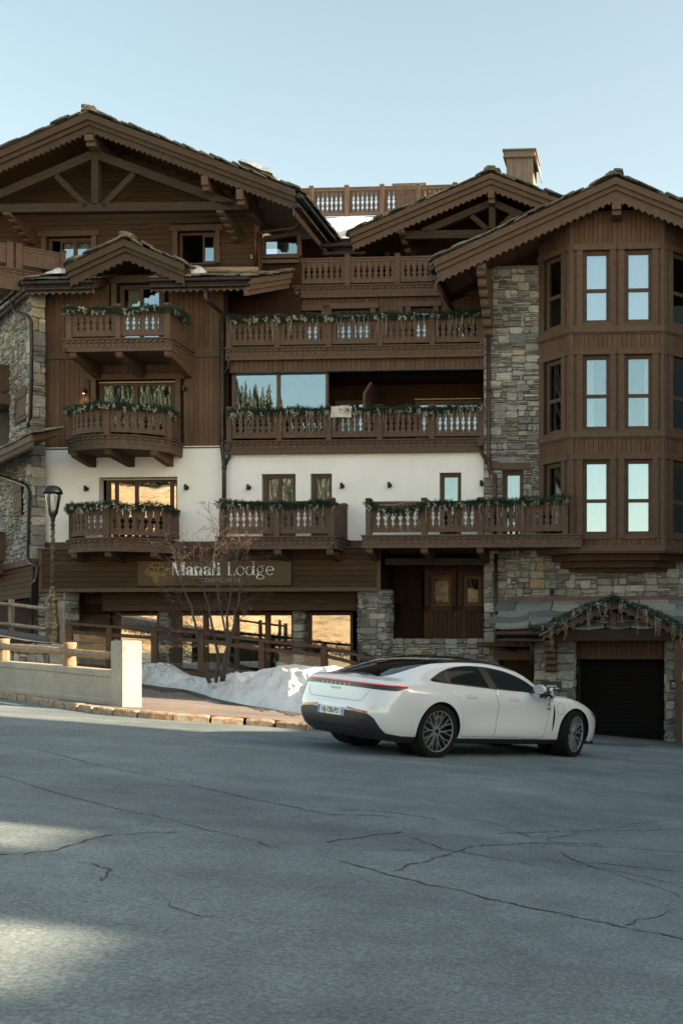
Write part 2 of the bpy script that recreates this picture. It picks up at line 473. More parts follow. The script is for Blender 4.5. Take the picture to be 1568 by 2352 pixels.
plain('flashing', (.10,.06,.05), .5, .5, var=.35, vs=5)
plain('lead', (.055,.055,.06), .5, .4, var=.2)
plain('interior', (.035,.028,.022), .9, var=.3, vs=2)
plain('curtain', (.84,.85,.82), .9, var=.06, vs=3)
plain('warm_curtain', (.72,.69,.55), .9, var=.1, vs=3)
plain('blind', (.90,.91,.90), .9)
plain('towel', (.62,.58,.50), .95, bmp=.5, bs=90)
plain('sign_board', (.058,.040,.020), .38, .35, var=.12, vs=2)
plain('sign_white', (.80,.80,.78), .4)
plain('sign_grey', (.32,.30,.27), .4)
plain('gold', (.42,.27,.08), .35, .6)
plain('sign_dark', (.025,.022,.020), .5)
plain('brass_line', (.45,.33,.18), .5)
plain('grey_plastic', (.45,.46,.46), .5)

def glass_mat(name, tint=(.75,.78,.78), refl=.32, rough=0.0, wob=.0, gcol=(1,1,1)):
    m, nt, b = nodes(name); nt.nodes.remove(b)
    out = next(n for n in nt.nodes if n.type == 'OUTPUT_MATERIAL')
    tr = N(nt, 'ShaderNodeBsdfTransparent'); tr.inputs[0].default_value = (*tint, 1)
    gl = N(nt, 'ShaderNodeBsdfGlossy'); gl.inputs['Roughness'].default_value = rough; gl.inputs[0].default_value = (*gcol,1)
    fr = N(nt, 'ShaderNodeFresnel'); fr.inputs['IOR'].default_value = 1.5
    mr = N(nt, 'ShaderNodeMapRange'); mr.inputs['From Min'].default_value = 0; mr.inputs['To Min'].default_value = refl-.04; mr.inputs['To Max'].default_value = 1
    nt.links.new(fr.outputs[0], mr.inputs['Value'])
    mx = N(nt, 'ShaderNodeMixShader'); nt.links.new(mr.outputs[0], mx.inputs[0]); nt.links.new(tr.outputs[0], mx.inputs[1]); nt.links.new(gl.outputs[0], mx.inputs[2])
    nt.links.new(mx.outputs[0], out.inputs['Surface'])
    if wob:
        geo = nt.nodes.new('ShaderNodeNewGeometry'); n = noise(nt, geo.outputs['Position'], 1.1, 2)
        bn = N(nt, 'ShaderNodeBump'); bn.inputs['Strength'].default_value = wob; bn.inputs['Distance'].default_value = .02
        nt.links.new(n, bn.inputs['Height']); nt.links.new(bn.outputs[0], gl.inputs['Normal'])
    M_[name] = m
glass_mat('dark_glass', tint=(.2,.2,.2), refl=.04)
glass_mat('glass', tint=(.88,.90,.90), refl=.27, wob=.03, gcol=(.74,.92,1.0), rough=.012)
glass_mat('pale_glass', tint=(.90,.92,.93), refl=.42, gcol=(.78,.92,1.0))
glass_mat('shop_glass', refl=.58, wob=.03, gcol=(1,.93,.84))
glass_mat('clear_glass', tint=(.85,.9,.88), refl=.10)
glass_mat('lamp_glass', tint=(.8,.83,.82), refl=.12, rough=.08)

def asphalt(name, col, crack=True, patches=True):
    m, nt, b = nodes(name); geo = nt.nodes.new('ShaderNodeNewGeometry'); P = geo.outputs['Position']
    fine = noise(nt, P, 42, 6, .85); big = noise(nt, P, .55, 5, .6); mid = noise(nt, P, 3.0, 5, .6)
    c1 = ramp(nt, [(.34, [c*.50 for c in col]), (.5, col), (.64, [c*1.6 for c in col])]); nt.links.new(fine, c1.inputs[0])
    r2 = ramp(nt, [(.3, (.70,.71,.72)), (.7, (1.18,1.17,1.16))]); nt.links.new(big, r2.inputs[0])
    out = mixc(nt, 1.0, c1.outputs[0], r2.outputs[0], 'MULTIPLY')
    r3 = ramp(nt, [(.35, (.9,.9,.9)), (.65, (1.08,1.08,1.08))]); nt.links.new(mid, r3.inputs[0])
    out = mixc(nt, 1.0, out, r3.outputs[0], 'MULTIPLY')
    mp_ = nt.nodes.new('ShaderNodeMapping'); mp_.inputs['Scale'].default_value = (.35, 1.5, 1); mp_.inputs['Rotation'].default_value = (0, 0, .35); nt.links.new(P, mp_.inputs['Vector'])
    trk = noise(nt, mp_.outputs[0], .8, 4, .6, .8); rt_ = ramp(nt, [(.36, (.88,.88,.89)), (.50, (1,1,1)), (.66, (1.06,1.06,1.06))]); nt.links.new(trk, rt_.inputs[0]); out = mixc(nt, 1.0, out, rt_.outputs[0], 'MULTIPLY')
    sp_ = noise(nt, P, 1.9, 3, .5, 1.2); rs_ = ramp(nt, [(.66, (0,0,0)), (.74, (1,1,1))]); nt.links.new(sp_, rs_.inputs[0]); fs_ = N(nt, 'ShaderNodeMath', operation='MULTIPLY'); fs_.inputs[1].default_value = .22; nt.links.new(rs_.outputs[0], fs_.inputs[0]); out = mixc(nt, fs_.outputs[0], out, [c*.45 for c in col])
    # scattered pale chips
    vo = N(nt, 'ShaderNodeTexVoronoi'); vo.inputs['Scale'].default_value = 26; nt.links.new(P, vo.inputs['Vector'])
    rv = ramp(nt, [(.08, (1,1,1)), (.14, (0,0,0))]); nt.links.new(vo.outputs['Distance'], rv.inputs[0])
    fv = N(nt, 'ShaderNodeMath', operation='MULTIPLY'); fv.inputs[1].default_value = .35; nt.links.new(rv.outputs[0], fv.inputs[0])
    out = mixc(nt, fv.outputs[0], out, [min(1, c*2.2) for c in col])
    nt.links.new(out, b.inputs['Base Color']); b.inputs['Roughness'].default_value = .85; b.inputs['Specular IOR Level'].default_value = .3
    bump(nt, b, fine, .5, .004); M_[name] = m
asphalt('asphalt', (.162,.196,.206))
asphalt('red_asphalt', (.205,.172,.155))
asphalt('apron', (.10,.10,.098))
plain('crack', (.040,.042,.042), .95)
plain('tar', (.055,.057,.058), .8, var=.2, vs=9)
def concrete():
    m, nt, b = nodes('concrete'); geo = nt.nodes.new('ShaderNodeNewGeometry'); P = geo.outputs['Position']
    n1 = noise(nt, P, 48, 4, .7); n2 = noise(nt, P, 1.6, 5, .6)
    c1 = ramp(nt, [(.28, (.20,.185,.15)), (.5, (.37,.35,.30)), (.7, (.50,.48,.42))]); nt.links.new(n1, c1.inputs[0])
    r2 = ramp(nt, [(.3, (.8,.8,.8)), (.7, (1.12,1.11,1.08))]); nt.links.new(n2, r2.inputs[0])
    nt.links.new(mixc(nt, 1.0, c1.outputs[0], r2.outputs[0], 'MULTIPLY'), b.inputs['Base Color'])
    b.inputs['Roughness'].default_value = .9; bump(nt, b, n1, .5, .006); M_['concrete'] = m
concrete()
def kerb_mat():
    m, nt, b = nodes('kerb'); geo = nt.nodes.new('ShaderNodeNewGeometry'); P = geo.outputs['Position']
    oi = nt.nodes.new('ShaderNodeObjectInfo')
    n1 = noise(nt, P, 9, 6, .7, .4); n2 = noise(nt, P, 40, 4, .7)
    c1 = ramp(nt, [(.3, (.24,.21,.17)), (.6, (.40,.36,.29))]); nt.links.new(n2, c1.inputs[0])
    r = ramp(nt, [(.42, (0,0,0)), (.62, (1,1,1))]); nt.links.new(n1, r.inputs[0])
    out = mixc(nt, r.outputs[0], c1.outputs[0], (.26,.125,.045)); nt.links.new(out, b.inputs['Base Color'])
    b.inputs['Roughness'].default_value = .85; bump(nt, b, n1, .6, .02); M_['kerb'] = m
kerb_mat()
def snow():
    m, nt, b = nodes('snow'); geo = nt.nodes.new('ShaderNodeNewGeometry'); P = geo.outputs['Position']
    n1 = noise(nt, P, 1.8, 6, .62, .3); n2 = noise(nt, P, 26, 5, .65); n3 = noise(nt, P, 6, 5, .65)
    r = ramp(nt, [(.44, (0,0,0)), (.66, (1,1,1))]); nt.links.new(n1, r.inputs[0])
    f = N(nt, 'ShaderNodeMath', operation='MULTIPLY'); f.inputs[1].default_value = .7; nt.links.new(r.outputs[0], f.inputs[0])
    out = mixc(nt, f.outputs[0], (.86,.88,.90), (.60,.52,.42))
    r2 = ramp(nt, [(.58, (0,0,0)), (.70, (1,1,1))]); nt.links.new(n2, r2.inputs[0])
    f2 = N(nt, 'ShaderNodeMath', operation='MULTIPLY'); nt.links.new(r2.outputs[0], f2.inputs[0]); nt.links.new(r.outputs[0], f2.inputs[1])
    out = mixc(nt, f2.outputs[0], out, (.16,.13,.10))
    nt.links.new(out, b.inputs['Base Color']); b.inputs['Roughness'].default_value = .7
    b.inputs['Subsurface Weight'].default_value = .0
    ad = N(nt, 'ShaderNodeMath', operation='ADD'); nt.links.new(n2, ad.inputs[0]); nt.links.new(n3, ad.inputs[1]); bump(nt, b, ad.outputs[0], .9, .05); M_['snow'] = m
snow()
def leafy(name, a, c, rough=.6, trans=.0):
    m, nt, b = nodes(name); geo = nt.nodes.new('ShaderNodeNewGeometry')
    r = ramp(nt, [(0, a), (1, c)]); nt.links.new(geo.outputs['Random Per Island'], r.inputs[0]); nt.links.new(r.outputs[0], b.inputs['Base Color'])
    b.inputs['Roughness'].default_value = rough; M_[name] = m
leafy('fir', (.010,.026,.017), (.026,.058,.034))
leafy('fir_tree', (.042,.042,.018), (.062,.056,.024))
leafy('gold_leaf', (.06,.065,.025), (.15,.14,.06))
leafy('berry', (.42,.39,.29), (.74,.71,.60), .4)
plain('string', (.44,.38,.29), .6)
leafy('bark', (.045,.038,.030), (.07,.058,.046), .85)
leafy('twig', (.026,.021,.018), (.055,.042,.035), .8)
leafy('bud', (.20,.055,.025), (.32,.11,.05), .7)
# ================= ground =================
KERB = [ground_at(*p) for p in [(-420,2742),(-200,2765),(0,2792),(110,2811),(219,2830),(310,2845),(402,2859),(491,2868),(600,2877),(698,2884),(840,2893),(984,2902),(1110,2912),(1244,2924),(1400,2940),(1560,2955)]]
def ground_sheet():
    def axis(segs):
        out = []
        for a, b, n in segs:
            out += [a+(b-a)*i/n for i in range(n)]
        return out + [segs[-1][1]]
    xs = axis([(-160,-24,14),(-24,10,90),(10,60,20),(60,160,6)]); ys = axis([(-14,-4,8),(-4,36,110),(36,140,10)])
    mb = MB()
    for y in ys:
        for x in xs: mb.v.append((x, y, gz(x, y)))
    n = len(xs)
    for j in range(len(ys)-1):
        for i in range(n-1): mb.f.append((j*n+i, j*n+i+1, (j+1)*n+i+1, (j+1)*n+i)); mb.t.append(0)
    tag(mb.build('road', M_['asphalt'], smooth=True), kind='structure')
ground_sheet()

def offset_line(pts, d):
    """plan offset away from the street"""
    out = []
    for i, p in enumerate(pts):
        t = (pts[min(i+1, len(pts)-1)] - pts[max(i-1, 0)]); t.z = 0; t.normalize()
        out.append(p + Vector((-t.y, t.x, 0))*d)
    return out
KH = .115
def resample(pts, step):
    out = [pts[0].copy()]; acc = 0
    for i in range(len(pts)-1):
        a, b = pts[i], pts[i+1]; L = (b-a).length; d = step-acc
        while d <= L:
            out.append(a.lerp(b, d/L)); d += step
        acc = (acc + L) % step
    return out
def kerb():
    k = bpy.data.objects.new('kerb', None); COL.objects.link(k); tag(k, kind='structure')
    pts = resample(KERB, .01); i = 0
    while i < len(pts)-70:
        n = R.randint(46, 62); seg = pts[i:i+n-1:6]; i += n
        w = R.uniform(.15, .17); h = KH + R.uniform(-.008, .008); mb = MB(); m = len(seg)
        back = offset_line(seg, w); lip = offset_line(seg, .018)
        jj = R.uniform(-.008, .008)
        for j, (p, l, q) in enumerate(zip(seg, lip, back)):
            e = .012 if j in (0, m-1) else R.uniform(0, .006)
            zt = gz(p.x, p.y) + h - e
            o_ = l*0 + (l-p).normalized()*jj
            mb.v += [tuple(p + o_ + Vector((0,0,-.15))), tuple(p + o_ + Vector((0,0,h-.025-e + R.uniform(-.008,.006)))), (l.x+o_.x, l.y+o_.y, zt), (q.x, q.y, zt), (q.x, q.y, zt-.25)]
        for j in range(m-1):
            for c in range(4): mb.face((j*5+c, (j+1)*5+c, (j+1)*5+c+1, j*5+c+1))
        mb.face((4,3,2,1,0)); mb.face([(m-1)*5+c for c in range(5)])
        mb.build('kerb_stone', M_['kerb'], k)
kerb()
def walk_z(x, y): return gz(x, y) + KH
def pavement():
    a = offset_line(resample(KERB, .25), .15); mb = MB(); K = 14
    for p in a:
        for j in range(K):
            x, y = p.x - .10*(j/(K-1))*7, p.y + (j/(K-1))*7.0
            zz = walk_z(p.x, p.y)*(1) + (gz(x, y)-gz(p.x, p.y)) - .006
            mb.v.append((x, y, zz))
    for i in range(len(a)-1):
        for j in range(K-1): mb.face((i*K+j, (i+1)*K+j, (i+1)*K+j+1, i*K+j+1))
    tag(mb.build('pavement', M_['red_asphalt'], smooth=True), kind='structure')
pavement()
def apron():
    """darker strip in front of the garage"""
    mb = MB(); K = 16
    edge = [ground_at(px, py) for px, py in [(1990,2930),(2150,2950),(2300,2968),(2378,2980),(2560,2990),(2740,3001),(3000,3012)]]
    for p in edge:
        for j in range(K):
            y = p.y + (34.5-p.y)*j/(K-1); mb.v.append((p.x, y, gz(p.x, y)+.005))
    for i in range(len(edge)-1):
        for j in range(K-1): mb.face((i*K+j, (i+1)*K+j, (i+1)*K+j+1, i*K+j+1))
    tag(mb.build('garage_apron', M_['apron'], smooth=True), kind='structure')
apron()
# ---- cracks and old joints in the asphalt: thin dark strips lying on the road ----
def crack(pts, w=.012, wander=.02, mat='crack', seed=1, name='road_crack'):
    rng = random.Random(seed); P = [ground_at(*p) for p in pts]; mb = MB()
    line = resample(P, .05); off = 0; out = []
    for i, p in enumerate(line):
        off = off*.86 + rng.gauss(0, wander*.6)
        t = (line[min(i+1, len(line)-1)] - line[max(i-1, 0)]); t.z = 0
        if t.length < 1e-6: continue
        t.normalize(); nrm = Vector((-t.y, t.x, 0)); q = p + nrm*off; ww = w*.9*rng.uniform(.15, 1.25)
        out.append((q - nrm*ww/2, q + nrm*ww/2))
    for a, b in out: mb.v += [(a.x, a.y, gz(a.x, a.y)+.004), (b.x, b.y, gz(b.x, b.y)+.004)]
    for i in range(len(out)-1): mb.face((2*i, 2*i+2, 2*i+3, 2*i+1))
    tag(mb.build(name, M_[mat]), kind='structure')
CR = 0.829   # 1300/1568: road crop to photograph
def c1(*p): return [(x*CR, 2700+y*CR) for x, y in p]
C2 = 0.9126
def c2(*p): return [(1300+x*C2, 2900+y*C2) for x, y in p]
crack(c1((-60,322),(120,350),(250,380),(400,420),(600,462),(780,500),(900,530),(1100,575),(1300,620),(1568,672)), .016, .015, seed=1)
crack(c1((-60,470),(200,545),(320,580),(480,622),(640,668),(800,705),(960,745),(1060,765),(1250,812),(1380,846)), .013, .018, seed=2)
crack(c2((60,600),(210,640),(300,660),(470,700),(560,718),(700,755),(880,795),(1000,818),(1100,850),(1300,890),(1520,940),(1640,965)), .018, .02, seed=3)
crack(c1((330,572),(520,560),(700,548),(900,532)), .007, .012, seed=4)
crack(c1((-40,868),(100,858),(260,845),(420,795),(600,782),(760,770),(960,757)), .02, .03, seed=5)
crack(c1((370,905),(430,912),(540,945),(500,975),(475,1000)), .014, .02, seed=6)
crack(c1((600,1040),(780,1070),(900,1130),(980,1170),(1100,1183)), .009, .03, seed=7)
crack(c1((850,250),(1000,275),(1200,310),(1420,360)), .010, .012, seed=8)
crack(c1((1060,750),(1250,735),(1568,735)), .007, .02, seed=9)
crack(c2((470,190),(640,205),(800,225),(1000,240),(1120,258),(1300,292),(1440,310),(1620,325)), .016, .02, seed=10)
for i, (a, b) in enumerate([((0,395),(520,440)), ((60,375),(500,420)), ((0,520),(350,470)), ((20,560),(560,545)), ((300,640),(680,520)), ((560,400),(900,490)), ((740,480),(1568,460)), ((800,470),(1250,535)), ((600,560),(1000,640)), ((950,590),(1568,700)), ((1100,600),(1568,640)), ((880,520),(1568,560)), ((980,500),(1568,400)), ((1040,560),(1568,760)), ((700,530),(1200,520)), ((1300,880),(1568,800)), ((380,500),(760,600))]):
    m = ((a[0]+b[0])/2 + R.uniform(-40,40), (a[1]+b[1])/2 + R.uniform(-18,18))
    crack(c2(a, m, b), R.uniform(.010, .019), .02, seed=20+i)
# ================= hotel: main block =================
hotel = thing('chalet_hotel', 'dark brown timber chalet hotel with carved balconies, white first floor and broad gable', 'building', ROOT_M)
SLATM = {}
PROF = [(0,.02),(.05,.02),(.055,.045),(.15,.045),(.16,.10),(.19,.20),(.235,.245),(.28,.20),(.315,.07),(.335,.07),(.355,.17),(.375,.08),(.40,.16),(.44,.26),(.50,.31),(.545,.33),(.548,.08),(.565,.08),(.60,.17),(.655,.19),(.71,.14),(.75,.045),(.93,.045),(.935,.02),(1,.02)]
def slat_mesh(kind):
    """balcony board; its carved edges leave the vase-shaped openings"""
    if kind in SLATM: return SLATM[kind]
    L = [(-.5+w, z) for z, w in PROF] if kind != 'first' else [(-.5,0),(-.5,1)]
    Rr = [(.5-w, z) for z, w in PROF] if kind != 'last' else [(.5,0),(.5,1)]
    if kind == 'plain': L, Rr = [(-.485,0),(-.485,1)], [(.485,0),(.485,1)]
    mb = MB(); mb.prism(L[::-1] + Rr, -.5, .5) if False else mb.prism(Rr + L[::-1], -.5, .5)
    SLATM[kind] = mb.mesh('slat', M_['trim']); return SLATM[kind]

def frame2(p0, p1, z=0):
    """frame with x from p0 to p1 in plan"""
    d = Vector((p1[0]-p0[0], p1[1]-p0[1])); return Matrix.Translation((p0[0], p0[1], z)) @ Matrix.Rotation(math.atan2(d.y, d.x), 4, 'Z'), d.length

def bay(par, p0, p1, n, zf, zr, kind='carved', mat='trim', gap=.09, bottom=.10):
    """one bay of railing between two posts: n openings"""
    M, L = frame2(p0, p1)
    mb = MB(); mb.box(0, L, -.06, .06, zr-.045, zr); mb.box(0, L, -.035, .035, zr-.13, zr-.048)
    mb.build('top_rail', M_[mat], par, M=M)
    mb = MB(); mb.box(0, L, -.03, .03, zf+gap, zf+gap+bottom); mb.build('bottom_rail', M_[mat], par, M=M)
    z0, z1 = zf+gap+bottom-.01, zr-.125
    if kind == 'carved':
        s = L/(n+.9); ws = [.95*s] + [s]*(n-1) + [.95*s]; ks = ['first'] + ['mid']*(n-1) + ['last']
    else:
        s = L/n; ws = [s]*n; ks = ['plain']*n
    x = 0
    for w, k in zip(ws, ks):
        o = bpy.data.objects.new('slat', slat_mesh(k)); COL.objects.link(o); o.parent = par
        o.matrix_local = M @ Matrix.Translation((x+w/2, R.uniform(-.002,.002), z0)) @ Matrix.Diagonal((w*.998, .03, z1-z0, 1)); x += w

POSTM = {}
def post(par, p, zf, zt, rz=0, mat='trim', w=.155):
    if mat not in POSTM:
        mb = MB(); mb.box(-.5,.5,-.5,.5,0,.945)
        mb.box(-.62,.62,-.62,.62,.945,.962)
        n = len(mb.v); mb.v += [(-.6,-.6,.962),(.6,-.6,.962),(.6,.6,.962),(-.6,.6,.962),(-.4,-.4,1),(.4,-.4,1),(.4,.4,1),(-.4,.4,1)]
        for i in range(4): mb.face((n+i, n+(i+1)%4, n+4+(i+1)%4, n+4+i))
        mb.face((n+4,n+5,n+6,n+7))
        for xx in (-.27, 0, .27): mb.box(xx-.05, xx+.05, -.54, -.5, .5, .88)
        POSTM[mat] = mb.mesh('post', M_[mat])
    o = bpy.data.objects.new('post', POSTM[mat]); COL.objects.link(o); o.parent = par
    o.matrix_local = Matrix.Translation((p[0], p[1], zf)) @ Matrix.Rotation(rz, 4, 'Z') @ Matrix.Diagonal((w, w, zt-zf, 1))

def cornice(par, p0, p1, zt, h=.37, mat='trim', ext=0.0):
    """carved edge of a balcony floor: lip, rope of slanted teeth, row of shields, plain board"""
    M, L = frame2(p0, p1); mb = MB()
    mb.box(-ext, L+ext, -.07, .1, zt-.035, zt); mb.box(-ext*.8, L+ext*.8, -.03, .1, zt-.062, zt-.036)
    mb.box(-ext*.6, L+ext*.6, 0, .1, zt-h, zt-.062)
    n = max(1, round(L/.18)); s = L/n
    for i in range(n):
        x = i*s; z = zt-.065
        mb.prism([(x+s*.05, z-.055),(x+s*.35, z-.075),(x+s*.95, z-.03),(x+s*.95, z),(x+s*.3, z-.008)], -.045, 0)
        c = x+s/2; rr = s*.40; pts = [(c-rr, z-.085),(c-rr, z-.11)] + [(c-rr*math.cos(a), z-.125-.075*math.sin(a)) for a in (.5,1.0,1.571,2.14,2.64)] + [(c+rr, z-.11),(c+rr, z-.085)]
        mb.prism(pts[::-1], -.016, 0)
    mb.box(-ext*.6, L+ext*.6, -.012, 0, zt-.15, zt-.146)
    return mb.build('cornice', M_[mat], par, M=M)

def bracket(par, x, zt, y_wall, y_front, H=.42, w=.2, mat='trim'):
    pl = [(y_wall, zt),(y_front, zt),(y_front, zt-.13),(y_front+.05, zt-.18),(y_front+.25, zt-.2),(y_front+.38, zt-.22),(y_wall-.15, zt-H),(y_wall, zt-H)]
    mb = MB(); n = len(pl); mb.v += [(x-w/2, a, b) for a, b in pl] + [(x+w/2, a, b) for a, b in pl]
    mb.face(range(n)); mb.face([n+i for i in reversed(range(n))])
    for i in range(n): j = (i+1) % n; mb.face((i, n+i, n+j, j))
    return mb.build('bracket', M_[mat], par)

def corbel(par, x, zt, y_wall, y_front, steps=4, w=.24, mat='trim', zb=None):
    """stepped timber corbel under a purlin"""
    mb = MB(); H = (zt-zb)/steps; L = abs(y_wall-y_front)
    for i in range(steps):
        yf = y_front + (y_wall-y_front)*(i/(steps+.3)); z1 = zt-i*H; z0 = z1-H
        pl = [(y_wall, z1),(yf, z1),(yf, z0+H*.35),(yf+.05, z0+.02),(yf+.09, z0),(y_wall, z0)]
        n = len(mb.v); k = len(pl); mb.v += [(x-w/2, a, b) for a, b in pl] + [(x+w/2, a, b) for a, b in pl]
        mb.face([n+q for q in range(k)]); mb.face([n+k+q for q in reversed(range(k))])
        for q in range(k): r = (q+1) % k; mb.face((n+q, n+k+q, n+k+r, n+r))
    return mb.build('corbel', M_[mat], par)

def balcony(name, parent, label=None):
    o = bpy.data.objects.new(name, None); COL.objects.link(o); o.parent = parent
    if label: o['label'] = label
    return o

def window(par, x0, x1, z0, z1, y, cols=1, rows=1, fr=.07, sash=.055, mat='trim', gl='glass', splits=None, rsplit=.5, curtain=None, room=True, dark=None, depth=1.2, name='window'):
    """framed window; glass 3 cm behind the frame face; curtain: list of (a, b, material) in 0..1 of the width; dark: columns left open"""
    w = MB(); w.box(x0, x0+fr, y, y+.09, z0, z1); w.box(x1-fr, x1, y, y+.09, z0, z1); w.box(x0+fr, x1-fr, y, y+.09, z1-fr, z1); w.box(x0+fr, x1-fr, y, y+.09, z0, z0+fr)
    o = w.build(name, M_[mat], par)
    xs = splits or [i/cols for i in range(cols+1)]
    zs = [0, rsplit, 1] if rows == 2 else [i/rows for i in range(rows+1)]
    X = lambda t: x0+fr + (x1-x0-2*fr)*t
    Z = lambda t: z0+fr + (z1-z0-2*fr)*t
    for i in range(len(xs)-1):
        for j in range(len(zs)-1):
            a, b, c, d = X(xs[i]), X(xs[i+1]), Z(zs[j]), Z(zs[j+1])
            if dark and i in dark: continue
            s = MB(); q = sash
            s.box(a+.004, a+q, y+.015, y+.075, c+.004, d-.004); s.box(b-q, b-.004, y+.015, y+.075, c+.004, d-.004)
            s.box(a+q, b-q, y+.015, y+.075, d-q, d-.004); s.box(a+q, b-q, y+.015, y+.075, c+.004, c+q)
            s.build('sash', M_[mat], o)
            g = MB(); g.box(a+q-.005, b-q+.005, y+.04, y+.052, c+q-.005, d-q+.005); g.build('pane', M_[gl], o)
    for t0, t1, cm in (curtain or []):
        cmb = MB(); k = max(6, int((t1-t0)*(x1-x0)/.025)); A, B = X(t0), X(t1); yy = y+.16
        for i in range(k+1):
            xx = A+(B-A)*i/k; dy = .02*math.sin(i*1.35)+.012*math.sin(i*.53)
            cmb.v += [(xx, yy+dy, z0+fr), (xx, yy+dy, z1-fr)]
        for i in range(k): cmb.face((2*i, 2*i+2, 2*i+3, 2*i+1))
        cmb.build('curtain', M_[cm], o, smooth=True)
    if room:
        r = MB(); a, b, c, d, e = x0-.3, x1+.3, z0-.1, z1+.1, y+.12+depth
        f = y+.11
        r.quad((a,e,c),(b,e,c),(b,e,d),(a,e,d)); r.quad((a,f,c),(a,e,c),(a,e,d),(a,f,d)); r.quad((b,f,c),(b,f,d),(b,e,d),(b,e,c))
        r.quad((a,f,d),(a,e,d),(b,e,d),(b,f,d)); r.quad((a,f,c),(b,f,c),(b,e,c),(a,e,c))
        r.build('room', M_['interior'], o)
    return o

def surround(par, x0, x1, z0, z1, y, jamb=.17, head=.2, over=.12, sill=False, mat='trim', th=.05):
    for a, b in ((x0-jamb, x0), (x1, x1+jamb)): mb = MB(); mb.box(a, b, y-th, y, z0, z1); mb.build('jamb', M_[mat], par)
    mb = MB(); mb.box(x0-jamb-over, x1+jamb+over, y-th-.02, y, z1, z1+head); mb.build('lintel', M_[mat], par)
    if sill: mb = MB(); mb.box(x0-.02, x1+.02, y-th, y, z0-.16, z0); mb.build('sill', M_[mat], par)

# ---------- gabled roofs ----------
SLAB = []
def slab_meshes():
    for k in range(8):
        mb = MB(); rng = random.Random(50+k)
        n = 9; pl = []
        for i in range(n):
            a = 2*math.pi*i/n; c, s_ = math.cos(a), math.sin(a); q = 1/max(abs(c), abs(s_))*.5
            pl.append((c*q*rng.uniform(.86, 1.0), s_*q*rng.uniform(.88, 1.0)))
        t = .05+.9*rng.random()
        n0 = 0
        mb.v += [(x, y, rng.uniform(-.08,.08)) for x, y in pl] + [(x*.95, y*.95, 1+rng.uniform(-.2,.2)) for x, y in pl]
        mb.face([i for i in reversed(range(n))], t); mb.face([n+i for i in range(n)], t)
        for i in range(n): mb.face((i, (i+1) % n, n+(i+1) % n, n+i), t)
        SLAB.append(mb.mesh('slab', M_['lauze']))
slab_meshes()
def slab(par, M, sx, sy, sz, rng=R):
    o = bpy.data.objects.new('slab', rng.choice(SLAB)); COL.objects.link(o); o.parent = par
    o.matrix_local = M @ Matrix.Rotation(rng.uniform(-.09,.09), 4, 'Z') @ Matrix.Diagonal((sx, sy, sz, 1))

def gable(par, ap, le, ri, yf, yb, hs=(.2,.15,.3), rows=2, period=.17, amp=.06, sides='lr', step=.36, ridge=True, deck=.16, mat='verge'):
    """gabled roof end: ap, le, ri are (x, z) of the upper edge of the verge board"""
    roof = bpy.data.objects.new('roof', None); COL.objects.link(roof); roof.parent = par
    for sd in sides:
        e = le if sd == 'l' else ri
        z0a, z0e = ap[1], e[1]; yy = yf
        for k, h in enumerate(hs):
            top = [(ap[0], z0a), (e[0], z0e)]; ea, ee = z0a-h, z0e-h
            xe = e[0] + (.03*k if sd == 'l' else -.03*k)
            if k < len(hs)-1: bot = [(xe, ee), (ap[0], ea)]
            else: bot = scallop((xe, ee), (ap[0], ea), period, -amp)
            poly = [(ap[0], z0a), (xe, z0e)] + bot
            if sd == 'l': poly = poly[::1]
            else: poly = poly[::-1]
            mb = MB(); mb.prism(poly, yy+.075*k, yy+.075*k+.08); mb.build('verge_board', M_[mat], roof)
            z0a, z0e = ea+.02, ee+.02
    d = .05
    pl = [(le[0], le[1]-d),(ap[0], ap[1]-d),(ri[0], ri[1]-d),(ri[0], ri[1]-d-deck),(ap[0], ap[1]-d-deck*1.05),(le[0], le[1]-d-deck)]
    mb = MB(); mb.prism(pl[::-1], yf+.24, yb); mb.build('roof_deck', M_['wood_x'], roof)
    for sd in sides:
        e = le if sd == 'l' else ri
        dx, dz = e[0]-ap[0], e[1]-ap[1]; L = math.hypot(dx, dz); an = math.atan2(dz, dx)
        for r_ in range(rows):
            s = R.uniform(0, .2)
            while s < L+.02:
                ln = R.uniform(.38, .62); c = min(s+ln/2-.1, L-.1)
                yy = yf - .02 + r_*.42 + R.uniform(-.03, .05) + .18; lift = .035 + R.choice((0, .03, .055)) - r_*.0
                M = Matrix.Translation((ap[0]+dx*c/L, yy, ap[1]+dz*c/L+lift)) @ Matrix.Rotation(-an if dx > 0 else math.pi-an, 4, 'Y') @ Matrix.Rotation(R.uniform(.02,.10)*(1 if dx > 0 else -1), 4, 'Y')
                slab(roof, M, ln, R.uniform(.42, .58), R.uniform(.03, .06)); s += ln*R.uniform(.45, .62)
    # the covering behind the first rows
    y2 = yf + .3 + .42*rows
    if yb > y2:
        q = [(le[0], le[1]),(ap[0], ap[1]),(ri[0], ri[1]),(ri[0], ri[1]+.07),(ap[0], ap[1]+.09),(le[0], le[1]+.07)]
        mb = MB(); mb.prism(q, y2, yb, t=.3); mb.build('roof_covering', M_['lauze'], roof)
    if ridge:
        for k in range(3): slab(roof, Matrix.Translation((ap[0]+R.uniform(-.08,.08), yf+.2, ap[1]+.07+.045*k)), .5-.08*k, .5, .07)
    return roof

